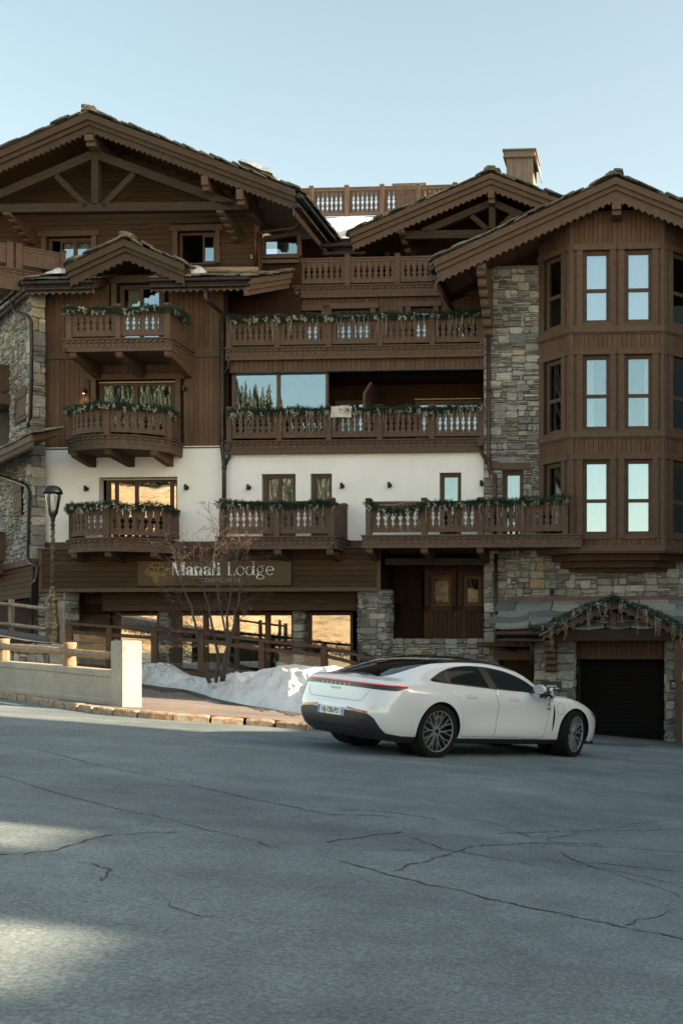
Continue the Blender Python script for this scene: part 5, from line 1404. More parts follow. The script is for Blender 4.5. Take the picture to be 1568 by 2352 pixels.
for r_ in range(3):
    x = 1.8
    while x < c0[0]-.1:
        ln = R.uniform(.3, .6); slab(P, Matrix.Translation((x+ln/2, y+.1+r_*.25, zt+.02+r_*.09+R.uniform(0,.03))) @ Matrix.Rotation(.25, 4, 'X'), ln*1.1, .45, .05); x += ln*.8
# drain pipes
def TP(px, py, v): x, z = T(px, py, v); return (x, -v, z)
pipe(tower, [TP(50, 1205, .5), TP(58, 1245, .45), TP(110, 1262, .2), TP(124, 1285, .12), TP(126, 1400, .12), TP(122, 1670, .12), TP(112, 1700, .15), TP(80, 1712, .2)], .055, 'pipe', collars=[TP(126, 1520, .12)])
pipe(tower, [TP(0, 1905, .15), TP(60, 1925, .13), TP(108, 1945, .12), TP(116, 1965, .12), TP(110, 2230, .12), TP(118, 2250, .16), TP(150, 2268, .3)], .05, 'pipe', collars=[TP(112, 2160, .12)])
pipe(tower, [TP(150, 2268, .3), TP(146, 2320, .3), TP(132, 2335, .3), TP(126, 2500, .3), TP(124, 2580, .3)], .06, 'pipe')
# bits of two balconies at the picture's edge
for y0, y1, xe in ((1345, 1515, 44), (2080, 2262, 27)):
    a, b = T(xe, y0, .9), T(xe, y1, .9); a = (T(xe, y0)[0], a[1]); B = balcony('balcony', tower); zf, zr = b[1]+.3, a[1]
    post(B, (a[0]-.08, -.9), zf, zr+.08); bay(B, (a[0]-2.4, -.9), (a[0]-.16, -.9), 10, zf, zr, 'plain'); cornice(B, (a[0]-2.4, -1.0), (a[0]+.05, -1.0), zf, .35)
    bay(B, (a[0]-.08, -.82), (a[0]-.08, 0), 4, zf, zr, 'plain'); mb = MB(); mb.box(a[0]-2.4, a[0], -.95, 0, zf-.33, zf-.02); mb.build('floor_slab', M_['wood'], B)
# timber base under the stone
z0, z1 = T(100, 2262)[1], tz0+.05
mb = MB(); mb.box(1, LT+.1, -.12, .3, tz0-.18, tz0+.02); mb.build('base_beam', M_['trim'], tower)
planks_h(tower, 1, LT+.15, T(100, 2395)[1], tz0-.18, -.05, .17, (), 'wood_x'); mb = MB(); mb.box(1, LT+.1, 0, .3, T(100, 2395)[1], tz0-.1); mb.build('base_wall', M_['dark_wood'], tower)
mb = MB(); mb.box(-3, LT+.1, 1.2, 1.4, -2, T(100, 2395)[1]+1.2); mb.build('recess_wall', M_['dark_wood'], tower)
# ---- upper left terrace with plain boarded railing, running back to the right ----
a, b = P3(-160, 930, 1.75), P3(252, 1014, .2)
zr = b[2]; zf = lz(241, 1100, .2)
B = balcony('balcony', hotel, 'plain boarded balcony at the upper left corner')
p0, p1 = (a[0], a[1]), (b[0], b[1]); d = Vector((p1[0]-p0[0], p1[1]-p0[1])); L = d.length; d.normalize(); rz = math.atan2(d.y, d.x)
m1 = P3(40, 960, 1.05); s1 = (Vector((m1[0], m1[1]))-Vector(p0)).dot(d)
for s in (s1-.0, s1+.24, L): post(B, (p0[0]+d.x*s, p0[1]+d.y*s), zf-.05, zr+.08, rz, w=.17 if s < L else .14)
bay(B, (p0[0]+d.x*(s1+.34), p0[1]+d.y*(s1+.34)), (p0[0]+d.x*(L-.08), p0[1]+d.y*(L-.08)), 8, zf, zr, 'plain', bottom=.14); bay(B, p0, (p0[0]+d.x*(s1-.1), p0[1]+d.y*(s1-.1)), 9, zf, zr, 'plain', bottom=.14)
cornice(B, p0, (p0[0]+d.x*(s1+.9), p0[1]+d.y*(s1+.9)), zf-.05, .62); mb = MB(); M, _ = frame2(p0, p1); mb.box(0, L, .05, 2, zf-.5, zf-.05); mb.build('floor_slab', M_['wood'], B, M=M)
# ================= garlands =================
def needles(mb, c, d, r, n, rng, ln=(.06,.12), wd=.011):
    d = d.normalized(); a = d.cross(Vector((0,0,1))); a = a.normalized() if a.length > .1 else Vector((1,0,0)); b = d.cross(a)
    for _ in range(n):
        an = rng.uniform(0, 2*math.pi); o = a*math.cos(an) + b*math.sin(an); rr = r*rng.uniform(.15, .75)
        p = c + o*rr + d*rng.uniform(-.05,.05); u = (o*rng.uniform(.3,1) + d*rng.uniform(-1,1) + Vector((0,0,rng.uniform(-.5,.25)))).normalized()
        q = p + u*rng.uniform(*ln); s = u.cross(Vector((rng.uniform(-1,1), rng.uniform(-1,1), rng.uniform(-1,1)))).normalized()*wd
        mb.tri(p-s, p+s, q)
def octa(mb, c, r):
    n = len(mb.v); mb.v += [(c[0]+r,c[1],c[2]),(c[0]-r,c[1],c[2]),(c[0],c[1]+r,c[2]),(c[0],c[1]-r,c[2]),(c[0],c[1],c[2]+r),(c[0],c[1],c[2]-r)]
    for f in ((0,2,4),(2,1,4),(1,3,4),(3,0,4),(2,0,5),(1,2,5),(3,1,5),(0,3,5)): mb.face([n+i for i in f])
BERRY, SPRAY, STRING = [], [], []
for k in range(5):
    rng = random.Random(200+k); mb = MB()
    for i in range(16): t = rng.random(); octa(mb, (rng.gauss(0,.026)*(1-t*.6), rng.gauss(0,.02), -.13*t+.02), rng.uniform(.009,.014))
    BERRY.append(mb.mesh('berry_cluster', M_['berry']))
    mb = MB()
    for i in range(7):
        a = -math.pi/2 + (i-3)*.33; L = rng.uniform(.08,.15); u = Vector((math.cos(a), -.3, math.sin(a))).normalized(); s = u.cross(Vector((0,1,0))).normalized()*.006
        p = Vector((0,-.02,0)); mb.quad(p-s*.3, p+u*L*.5-s, p+u*L, p+u*L*.5+s)
    SPRAY.append(mb.mesh('leaf_spray', M_['gold_leaf']))
    mb = MB(); L = (.30,.42,.52,.62,.36)[k]; p = Vector((0,0,0)); pts = [p.copy()]; n = int(L/.04)
    for i in range(n):
        p = p + Vector((rng.gauss(0,.012), rng.gauss(0,.006), -.04)); pts.append(p.copy())
        if i % 2: q = p + Vector((rng.choice((-1,1))*rng.uniform(.02,.045), -.01, rng.uniform(-.04,.0))); mb.tube([p, q], .0032, 3); octa(mb, q, .008)
    mb.tube(pts, .0038, 4); STRING.append(mb.mesh('light_string', M_['string']))
def link(name, mesh, par, M): return obj(name, mesh, par, M)
def garland(label, path, group='fir garlands on the balcony rails', r=.125, strings=0.0, berries=7.0, seed=1, dens=760, name='garland', fw=None):
    """path in the hotel-front frame"""
    rng = random.Random(seed); P = [Vector(p) for p in path]; p0 = P[0].copy(); g = thing(name, label, 'garland', front(*p0), group)
    pts = resample([p-p0 for p in P], .04); mb = MB(); s1 = rng.uniform(0,6)
    for i in range(len(pts)-1):
        w = 1 + .22*math.sin(i*.31+s1) + .12*math.sin(i*.83); c = pts[i] + Vector((0, 0, .018*math.sin(i*.21+s1)))
        needles(mb, c, pts[i+1]-pts[i], r*w, int(dens*.04*w)+1, rng)
    tag(mb.build('foliage', M_['fir'], g), kind='stuff')
    fwd = fw or Vector((0,-1,0)); L = .04*len(pts)
    for k in range(int(L*berries*.85)):
        i = rng.randrange(len(pts)-1); z = rng.uniform(-.10,.03); o = fwd*rng.uniform(.07,.12)
        link('berry_cluster', rng.choice(BERRY), g, Matrix.Translation(pts[i]+o+Vector((0,0,z))) @ Matrix.Rotation(rng.uniform(-.5,.5), 4, 'Y') @ Matrix.Scale(rng.uniform(.8,1.25), 4))
    for k in range(int(L*1.6)):
        i = rng.randrange(len(pts)-1); link('leaf_spray', rng.choice(SPRAY), g, Matrix.Translation(pts[i]+fwd*rng.uniform(.08,.13)+Vector((0,0,rng.uniform(-.09,.0)))) @ Matrix.Rotation(rng.uniform(-.6,.6), 4, 'Y'))
    for k in range(int(L*strings)):
        i = rng.randrange(len(pts)-1); link('light_string', rng.choice(STRING), g, Matrix.Translation(pts[i]+fwd*rng.uniform(.09,.13)+Vector((0,0,-.06))) @ Matrix.Rotation(rng.uniform(0,3), 4, 'Z') @ Matrix.Scale(rng.uniform(.7,1.15), 4))
    return g
def G(px, py, v): return P3(px, py, v)
garland('fir garland with cream berries on the straight topmost balcony of the left column', [G(252,1245,1.62), G(300,1236,1.62), G(480,1240,1.62), G(680,1232,1.62), G(720,1246,1.2), G(752,1272,.6)], seed=1, berries=6)
def bow_path(B, dz):
    uc, hw, zf, zr = B; q = arc_pts(uc, hw+.10, .82, 1.64, 18); z = zr-dz
    return [(q[0][0]-.02, q[0][1]+.35, z-.10)] + [(x, y, z + .03*math.sin(i*.9)) for i, (x, y) in enumerate(q)] + [(q[-1][0]+.05, q[-1][1]+.35, z-.12)]
garland('fir garland with berries on the upper bow-fronted balcony under brown boards', bow_path(BOW2, .03), seed=2, berries=8)
garland('fir garland with berries on the lower bow-fronted balcony against the white wall', bow_path(BOW3, .03), seed=3, berries=8)
garland('long fir garland with light strings on the upper of the two wide middle galleries', [G(918,1275,.2), G(1111,1272,.2), G(1300,1268,.2), G(1400,1262,.2), G(1530,1262,.2), G(1700,1258,.2), G(1800,1256,.2), G(1932,1252,.2)], seed=4, berries=6, strings=4.5)
garland('long fir garland with light strings on the gallery below the two large panes', [G(912,1648,.2), G(1050,1645,.2), G(1200,1640,.2), G(1310,1640,.2), G(1420,1642,.2), G(1600,1638,.2), G(1760,1640,.2), G(1850,1626,.2), G(1934,1622,.2)], seed=5, berries=7, strings=8.5)
garland('fir garland with light strings on the shorter lower balcony left of centre', [G(866,2016,1.48), G(900,2016,1.48), G(1000,2018,1.48), G(1109,2022,1.48), G(1220,2018,1.48), G(1325,2012,1.48), G(1345,2030,1.4)], seed=6, berries=4, strings=4)
garland('sagging fir garland with light strings on the longest lower balcony', [G(1466,2010,1.5), G(1490,2024,1.5), G(1530,2040,1.5), G(1600,2048,1.5), G(1660,2034,1.5), G(1700,2016,1.5), G(1800,2018,1.5), G(1900,2012,1.5), G(2000,2006,1.5), G(2090,2004,1.5), G(2200,2000,1.5), G(2262,1988,1.5), G(2275,2010,1.5)], seed=7, berries=6, strings=6)
# bare light wire above the sagging stretch
w = thing('light_wire', 'bare wire of white lights above the sagging garland of the longest balcony', 'light string', front(*G(1520,2020,1.46)))
p0 = Vector(G(1520,2020,1.46)); pts = [Vector(G(px,py,1.46))-p0 for px,py in ((1520,2020),(1570,2021),(1620,2010),(1680,2007),(1740,2006),(1800,2008))]; mb = MB(); mb.tube(pts, .008, 4); mb.build('wire', M_['string'], w)
for i in range(9): q = pts[0].lerp(pts[3], .15+.1*i); obj('light_string', STRING[0], w, Matrix.Translation(q) @ Matrix.Scale(.35, 4))
pg0 = [G(2120,2520,2.35), G(2200,2500,2.38), G(2280,2458,2.38), G(2360,2422,2.38), G(2450,2396,2.38), G(2540,2424,2.38), G(2630,2462,2.38), G(2731,2508,2.38), G(2800,2530,2.38)]
garland('fir garland with hanging light strings along the little gable over the garage', pg0, 'fir garlands on the balcony rails', .125, 8, 4, 8)

# ================= towel, lamps, small fittings =================
tw = MB(); a, b = G(1328,1632,.14), G(1411,1628,.14); nx, nz = 10, 8
for j in range(nz+1):
    for i in range(nx+1):
        s, t = i/nx, j/nz; x = a[0]+(b[0]-a[0])*s; u = t*.55 - .2; zz = a[2] + (.02 if u > 0 else .02) - max(0, u)*.95; y = a[1] - .10 - (.04 if u > 0 else 0) + (-u if u < 0 else 0)*.9 + .012*math.sin(9*s+3*t)
        tw.v.append((x + .01*math.sin(5*t), y, zz - .012*s*0 + .008*math.sin(4*s)))
for j in range(nz):
    for i in range(nx): tw.face((j*(nx+1)+i, j*(nx+1)+i+1, (j+1)*(nx+1)+i+1, (j+1)*(nx+1)+i))
o = tw.build('towel', M_['towel'], smooth=True); o.matrix_world = ROOT_M; tag(o, 'beige towel hung over the garlanded rail of the gallery below the large panes', 'towel')
def wall_lamp(px, py, v, label, h=.17, lit=False):
    p = P3(px, py, v); t = thing('wall_lamp', label, 'wall lamp', front(*p), 'black wall lamps on the front')
    mb = MB(); mb.lathe([(.001,-h/2),(.043,-h/2),(.043,h/2),(.001,h/2)], 12, Matrix.Translation((-.012,-.10,0))); mb.build('body', M_['black_metal'], t, smooth=False)
    mb = MB(); mb.box(.0,.055,-.06,0,-.055,.045); mb.build('bracket', M_['black_metal'], t)
    if lit:
        m, nt, b_ = nodes('lamp_lit'); b_.inputs['Emission Color'].default_value = (1,.5,.2,1); b_.inputs['Emission Strength'].default_value = 3; M_['lamp_lit'] = m
        mb = MB(); mb.lathe([(.001,0),(.03,0),(.03,.004),(.001,.004)], 12, Matrix.Translation((-.012,-.10,-h/2-.006))); mb.build('bulb', m, t)
        l = bpy.data.lights.new('bulb_light', 'SPOT'); l.energy = 1.2; l.color = (1,.5,.22); l.spot_size = math.radians(110); l.shadow_soft_size = .03
        lo = bpy.data.objects.new('bulb_light', l); COL.objects.link(lo); lo.parent = t; lo.location = (-.012,-.10,-h/2-.03)
    return t
wall_lamp(342,1565,0,'lit black wall lamp with a warm glow on the brown boards', lit=True)
wall_lamp(740,1556,0,'unlit black wall lamp on brown boards right of the upper bow balcony')
wall_lamp(348,1956,0,'black wall lamp on white wall left of the lowest bow balcony window')
wall_lamp(748,1951,0,'black wall lamp on white wall between the bow balcony and the drain pipe')
wall_lamp(997,1951,0,'black wall lamp on white wall just right of the drain pipe')
wall_lamp(1370,1945,0,'black wall lamp on white wall right of the single narrow curtained window')
wall_lamp(1559,1942,0,'black wall lamp on blank white wall above the sagging garland')
wall_lamp(1927,1935,0,'black wall lamp on the white wall edge beside the stone pier')
wall_lamp(2206,2368,.24,'black wall lamp on the stone wall above the garage porch roof', .2)
p = P3(1007,1028,-.6+.02); t = thing('sensor_box', 'tiny pale sensor box on the boarded wall beside the top copper pipe', 'sensor', front(*p)); mb = MB(); mb.box(-.025,.025,-.05,0,-.055,.055); mb.build('housing', M_['grey_plastic'], t); mb = MB(); mb.box(-.012,.012,-.056,-.05,-.02,.035); mb.build('lens', M_['black_metal'], t)

# ================= signs =================
FONTS = []
def text(body, size, par, loc, mat, rot=(math.pi/2,0,0), space=1.0, sx=1.0, name='lettering', ext=.004, off=0):
    c = bpy.data.curves.new(name, 'FONT'); c.body = body; c.size = size; c.extrude = ext; c.space_character = space; c.offset = off
    o = bpy.data.objects.new(name, c); COL.objects.link(o); FONTS.append((o, M_[mat])); o.parent = par; o.location = loc; o.rotation_euler = rot; o.scale = (sx,1,1); return o
sv = .60; sa, sb = at(552,2344,sv), at(1166,2243,sv)
sg = thing('hotel_sign', 'bronze sign board with white lettering and gold emblem on the brown fascia', 'sign', front(sa[0], -sv, sa[1])); SW_, SH_ = sb[0]-sa[0], sb[1]-sa[1]
mb = MB()
for k, (x0_, x1_) in enumerate(((0,SW_*.30),(SW_*.302,SW_*.80),(SW_*.802,SW_))): mb.box(x0_, x1_, -.03-.004*(k % 2), .05, 0, SH_)
mb.build('board', M_['sign_board'], sg)
def ring(cx, cz, rx, rz, tx, tz, a0=0, a1=360, n=20):
    out = []
    for i in range(n):
        A, B_ = math.radians(a0+(a1-a0)*i/n), math.radians(a0+(a1-a0)*(i+1)/n)
        out.append([(cx+rx*math.cos(A), cz+rz*math.sin(A)), (cx+rx*math.cos(B_), cz+rz*math.sin(B_)), (cx+(rx-tx)*math.cos(B_), cz+(rz-tz)*math.sin(B_)), (cx+(rx-tx)*math.cos(A), cz+(rz-tz)*math.sin(A))])
    return out
def R_(x0, z0, x1, z1): return [(x0,z0),(x1,z0),(x1,z1),(x0,z1)]
def glyph(ch, W_, h):
    """modern serif letter: W_ stem weight, h hairline; x-height 1, cap 1.5"""
    s = .16
    if ch == 'M': return [R_(.06,0,.06+h,1.5), R_(0,0,.22,h), [(.02,1.5),(.02+W_*1.15,1.5),(.62+W_*.35,0),(.56+W_*.1,0)], [(.60,.0),(.64+h,.05),(1.06,1.5),(1.06-h,1.5)], R_(1.02,0,1.02+W_,1.5), R_(.94,0,1.12+W_,h), R_(1.0,1.5-h,1.12+W_,1.5)], 1.18+W_
    if ch == 'L': return [R_(.06,0,.06+W_,1.5), R_(-.04,1.5-h,.18+W_,1.5), R_(-.04,0,.62+W_*.4,h), [(.62+W_*.4,0),(.62+W_*.4,.42),(.62+W_*.4-h,.2),(.50+W_*.4,h)]], .70+W_*.5
    if ch == 'l': return [R_(.06,0,.06+W_,1.58), R_(-.02,0,.14+W_,h), R_(-.03,1.58-h,.06,1.58)], .20+W_
    if ch == 'i': return [R_(.06,0,.06+W_,1.0), R_(-.02,0,.14+W_,h), R_(-.03,1-h,.06,1.0)] + ring(.06+W_*.5,1.32,.14,.14,.14,.14), .20+W_
    if ch == 'n': return [R_(.06,0,.06+W_,1.0), R_(-.02,0,.14+W_,h), R_(-.03,1-h,.06,1.0), R_(.56,0,.56+W_,.72), R_(.48,0,.66+W_,h)] + ring(.31+W_*.6,.68,.25+W_*.4,.33,W_*.75,h*1.2,0,180,12), .74+W_
    if ch == 'a': return [R_(.42,.1,.42+W_,.74), R_(.42+W_,0,.52+W_,h*1.3), [(.42,.1),(.42+W_*.2,0),(.46+W_,0),(.42+W_,.12)]] + ring(.26+W_*.3,.72,.17+W_*.7,.29,W_*.7,h*1.2,0,165,12) + ring(.26+W_*.1,.30,.26+W_*.1,.31,W_*.9,h*1.3,60,300,16) + ring(.13,.74,.10,.10,.10,.10), .56+W_
    if ch == 'o': return ring(.42,.5,.40+W_*.15,.52,W_,h,0,360,26), .86
    if ch == 'd': return ring(.40,.5,.38+W_*.1,.52,W_,h,0,360,26) + [R_(.72,0,.72+W_,1.58), R_(.62,1.58-h,.72,1.58), R_(.72+W_,0,.84+W_,h)], .90+W_
    if ch == 'g': return ring(.36,.64,.32,.38,W_*.9,h,0,360,22) + ring(.38,-.22,.38,.27,W_*.8,h,0,360,22) + ring(.24,.14,.16,.13,W_*.6,h,90,270,8) + [R_(.22,.02,.5,.02+h*1.2)] + ring(.70,1.0,.16,.12,h*1.2,h*1.2,40,180,8) + ring(.72,1.02,.07,.07,.07,.07), .84
    if ch == 'e': return ring(.42,.5,.40,.52,W_,h,12,322,24) + [R_(.06,.52,.80,.52+h*1.3)], .86
    return [], .3
def word(txt, x, z, sc, W_, h, par, mat, xs=1.0):
    for ch in txt:
        pol, adv = glyph(ch, W_, h); mb = MB()
        for i, p in enumerate(pol):
            q = [(a*sc*xs, b*sc) for a, b in p]; ar = sum(q[k][0]*q[(k+1) % len(q)][1]-q[(k+1) % len(q)][0]*q[k][1] for k in range(len(q)))
            mb.prism(q if ar > 0 else q[::-1], -.014-.0004*i, 0)
        o = mb.build('letter', M_[mat], par); o.location = (x, -.035, z); x += adv*sc*xs
    return x
pm = SW_/614.0
e1 = word('Manali', 140*pm, 40*pm, 34*pm, .30, .06, sg, 'sign_white', 1.10)
e2 = word('Lodge', 362*pm, 40*pm, 34*pm, .13, .055, sg, 'sign_white', 1.26)
text('COURCHEVEL', 22*pm, sg, (251*pm, -.037, 14*pm), 'sign_grey', space=1.28, sx=1.05, ext=.001)
em = bpy.data.objects.new('emblem', None); COL.objects.link(em); em.parent = sg; em.location = (76*pm, -.036, 47*pm); em.scale = (pm, 1, pm)
def gline(pts, w=1.1, mat='gold'):
    mb = MB()
    for i in range(len(pts)-1): mb.bar((pts[i][0], -.004, pts[i][1]), (pts[i+1][0], -.004, pts[i+1][1]), .006, w)
    mb.build('emblem_line', M_[mat], em)
for sgn in (-1, 1):
    ear = [(8*sgn,20),(16*sgn,26),(30*sgn,24),(42*sgn,12),(43*sgn,6),(36*sgn,-4),(26*sgn,-8),(14*sgn,-6),(10*sgn,4)]
    mb = MB(); mb.prism(ear if sgn < 0 else ear[::-1], -.002, .0); mb.build('emblem_ear', M_['sign_dark'], em); gline(ear)
    gline([(36*sgn,6),(26*sgn,-1),(14*sgn,-2)], 1.0); gline([(33*sgn,-1),(28*sgn,-6)], 1); gline([(25*sgn,-2),(21*sgn,-7)], 1); gline([(40*sgn,12),(26*sgn,12),(14*sgn,2)], 1)
    gline([(0,24),(7*sgn,22),(10*sgn,14),(7*sgn,2),(5*sgn,-16),(4*sgn,-32)]); gline([(9*sgn,-8),(13*sgn,-22),(10*sgn,-32),(5*sgn,-28)], 1.2)
for k in range(6): gline([(-6+k*.5,6-k*6.2),(0,4-k*6.2),(6-k*.5,6-k*6.2)], 1.2)
gline([(-5,-32),(0,-37),(4,-33)], 1.4)
for x_, z_ in ((-24,34),(-13,41),(0,45),(13,41),(24,34)): mb = MB(); mb.prism([(x_+2.2*math.cos(a), z_+2.2*math.sin(a)) for a in [k*math.pi/4 for k in range(8)]], -.006, 0); mb.build('emblem_dot', M_['gold'], em)
def small_sign(pa, y0, pb, y1, v, body, label, size, dx):
    a, b = at(pa, y1, v), at(pb, y0, v); t = thing('direction_sign', label, 'sign', front(a[0], -v, a[1])); w_, h_ = b[0]-a[0], b[1]-a[1]
    mb = MB(); mb.box(0, w_, -.02, 0, 0, h_); mb.build('plate', M_['sign_dark'], t)
    text(body, size, t, (dx, -.022, h_*.46), 'sign_white', ext=.001, off=.002)
    mb = MB(); mb.box(.08*w_, .86*w_, -.024, -.02, h_*.26, h_*.31); mb.prism([(.72*w_,h_*.31),(.95*w_,h_*.26),(.72*w_,h_*.42)], -.024, -.02); mb.build('arrow', M_['sign_white'], t); return t
small_sign(2165,2726,2245,2767,vK+.03,'Livraisons','black deliveries sign with white arrow on the stone pillar beside the garage', .098, .035)
small_sign(2677,2720,2760,2758,vK+.03,'Parking','black parking sign with white arrow half hidden behind the wooden porch post', .098, .06)
# ================= low concrete wall, log fences, lamp, ramp, snow, tree =================
def ground_at2(px, py, up):
    a = (px-PX)/F; b = (PY-py)/F; t = 15.0
    for _ in range(80): t = .6*t + .4*(gz(a*t, t)+up-CZ)/b
    return Vector((a*t, t, gz(a*t, t)+up))
PHI = math.radians(36); wd = Vector((-math.cos(PHI), math.sin(PHI), 0)); wnb = Vector((math.sin(PHI), math.cos(PHI), 0))
pc0 = ground_at2(509, 2830, KH); S_ = .345
def rot_frame(p): return Matrix.Translation(p) @ Matrix.Rotation(math.pi-PHI, 4, 'Z')      # x runs up the street along the wall
pt = thing('gate_post', 'square pale concrete post at the street end of the low wall', 'post', Matrix.Translation(pc0) @ Matrix.Rotation(-PHI, 4, 'Z'))
mb = MB(); H_ = (2830-2563)/F*pc0.y; e = .012
for z0_, z1_, i_ in ((-.3, H_-e, 0), (H_-e, H_, e)): mb.box(-S_+i_, -i_, i_, S_-i_, z0_, z1_)
mb.build('shaft', M_['concrete'], pt)
mb = MB(); mb.box(-.15*S_-.02, -.15*S_-.008, -.006, .0, H_-.16, H_-.10); mb.build('iron_hook', M_['black_metal'], pt); pt.children[-1].location = (-.4*S_, 0, 0) if pt.children else (0,0,0)
lw = thing('low_wall', 'low rough concrete wall curving up along the kerb', 'wall', Matrix.Translation(pc0)); 
def wall_pt(s): return pc0 + wd*(S_+s) + wnb*(.05 + .012*s*s*0)
mb = MB(); n = 40; Ls = 11.0
for i in range(n+1):
    s = Ls*i/n; p = wall_pt(s); zb = gz(p.x, p.y) + KH*.9; zt = zb + .585; 
    for off, z in ((-.0, zb-.4), (-.0, zb+.07), (.012, zb+.10), (.02, zt-.13), (.0, zt-.10), (.0, zt-.015), (.02, zt), (.26, zt), (.28, zb-.4)): q = p + wnb*off - pc0; mb.v.append((q.x, q.y, z-pc0.z))
for i in range(n):
    for k in range(8): mb.face((i*9+k, (i+1)*9+k, (i+1)*9+k+1, i*9+k+1))
mb.face(range(9)); mb.build('wall_body', M_['concrete'], lw)
def log(mb, p, q, r, k=10, seed=0):
    rng = random.Random(seed); pts = [Vector(p).lerp(Vector(q), i/8) + Vector((0,0,rng.uniform(-.006,.006))) for i in range(9)]; mb.tube(pts, [r*rng.uniform(.93,1.06) for _ in pts], k)
def on_wall(px):
    """place on the wall's centre line seen at a column of the photograph"""
    a = (px-PX)/F; s0, s1 = 0, Ls
    for _ in range(50):
        m = (s0+s1)/2; p = wall_pt(m) + wnb*.13
        if p.x/p.y > a: s0 = m
        else: s1 = m
    return wall_pt((s0+s1)/2) + wnb*.13
ff = thing('log_fence', 'stout round-log fence standing on the low concrete wall', 'fence', Matrix.Translation(on_wall(279)))
o0 = on_wall(279); psts = [279, 14, -330]; tops = []
for i, px in enumerate(psts):
    p = on_wall(px); zt = gz(p.x, p.y)+KH*.9+.585; hh = (2655-2558)/F*o0.y; mb = MB(); q = p-o0; log(mb, (q.x,q.y,zt-o0.z-.02), (q.x,q.y,zt-o0.z+hh), .108, 12, i); mb.build('post', M_['log_post'], ff, smooth=True); tops.append((q, zt-o0.z, hh))
pe = pc0 + wd*S_*.5 + wnb*.17 - o0; zpe = (gz(pc0.x,pc0.y)+KH*.9+.585) - o0.z
mb = MB(); log(mb, (tops[0][0].x, tops[0][0].y-.06, tops[0][1]+.25), (pe.x, pe.y-.03, zpe+.26), .072, 12, 8); mb.build('rail', M_['log'], ff, smooth=True)
for i in range(2): mb = MB(); log(mb, (tops[i][0].x, tops[i][0].y-.03, tops[i][1]+tops[i][2]*.62), (tops[i+1][0].x, tops[i+1][0].y-.08, tops[i+1][1]+.28), .068, 12, 9+i); mb.build('rail', M_['log'], ff, smooth=True)
# raised terrace behind, its stone front and the weathered back fence
YT = 24.6
rt = thing('retaining_wall', 'low rubble stone wall holding the lamp terrace behind the log fence', 'wall', Matrix.Translation(depth_at(100, 2575, YT)))
p0 = depth_at(100, 2575, YT); xa, xb = depth_at(-420,2575,YT).x-p0.x, depth_at(268,2575,YT).x-p0.x
mb = MB(); mb.box(xa, xb-.03, .04, .4, -2, -.02); mb.build('wall_core', M_['mortar'], rt); SR = Stones(rt, 200); SR.area(xa, xb, -1.1, 0, lambda x,y,z: (x,y,z), 81, big=(.36,.26), thin=.12); SR.done()
mb = MB()
for px in (-1200, -500, -100, 100, 200, 300): q = depth_at(px, 2575, YT); z = CZ + .226 + max(0, (150-px))*.0016*.6; mb.v += [(q.x, YT+.02, z-.01), (q.x*1.1, YT+5.5, z+.03)]
for i in range(5): mb.face((2*i, 2*i+2, 2*i+3, 2*i+1))
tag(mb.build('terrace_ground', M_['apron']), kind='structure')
bf = thing('log_fence', 'weathered grey two-rail log fence behind the street lamp', 'fence', Matrix.Translation(depth_at(190, 2570, 26.3))); o0 = depth_at(190, 2570, 26.3); pp = []
for i, (px, yb, yt, w_) in enumerate(((-130,2525,2375,24),(45,2545,2398,24),(191,2568,2402,20),(247,2580,2421,26))):
    a, b = depth_at(px, yb+14, 26.2+.1*i)-o0, depth_at(px, yt, 26.2+.1*i)-o0; mb = MB(); log(mb, a, b, w_/2/170, 10, 20+i); mb.build('post', M_['grey_log'], bf, smooth=True)
for i, ((pa, ya), (pb, yb), r_) in enumerate((((-120,2398),(45,2420),5.5),((45,2418),(188,2436),6),((-120,2478),(45,2500),6),((45,2500),(185,2517),6.5))):
    a, b = depth_at(pa, ya, 26.15)-o0, depth_at(pb, yb, 26.15)-o0; mb = MB(); log(mb, a, b, r_*1.25/170, 10, 30+i); mb.build('rail', M_['grey_log'], bf, smooth=True)
# street lamp
YL = 25.6; LB_ = depth_at(211, 2573, YL); U = YL/F
lp = thing('street_lamp', 'ornate dark bronze street lamp with ribbed glass lantern and dome cap', 'street lamp', Matrix.Translation(LB_))
def zz(py): return (2573-py)*U
m, nt, b = nodes('bronze'); geo = nt.nodes.new('ShaderNodeNewGeometry'); nn_ = noise(nt, geo.outputs['Position'], 14, 5, .65); rr_ = ramp(nt, [(.38, (.022,.020,.017)), (.62, (.16,.115,.065))]); nt.links.new(nn_, rr_.inputs[0]); nt.links.new(rr_.outputs[0], b.inputs['Base Color']); b.inputs['Roughness'].default_value = .45; b.inputs['Metallic'].default_value = .35; bump(nt, b, nn_, .5, .01); M_['bronze'] = m
pr = [(24,2573),(24,2530),(22,2526),(24,2520),(26,2512),(25,2505),(22,2498),(20,2480),(18,2450),(17,2425),(16,2412),(19,2408),(21,2400),(19,2395),(14,2388),(12,2378),(13,2372),(11,2366),(9,2358),(12,2356),(9,2352),(7.5,2345)]
mb = MB(); mb.lathe([(a*U, zz(y)) for a, y in pr], 16); mb.build('base', M_['bronze'], lp)
for k in range(8):
    a = k*math.pi/4; mb = MB(); mb.bar((19.5*U*math.cos(a), 19.5*U*math.sin(a), zz(2490)), (16*U*math.cos(a), 16*U*math.sin(a), zz(2428)), .03, .02); mb.build('base_rib', M_['bronze'], lp)
mb = MB(); mb.lathe([(7.5*U, zz(2346)), (6.3*U, zz(2120)), (6.3*U, zz(2119))], 14); mb.build('pole', M_['bronze'], lp, smooth=True)
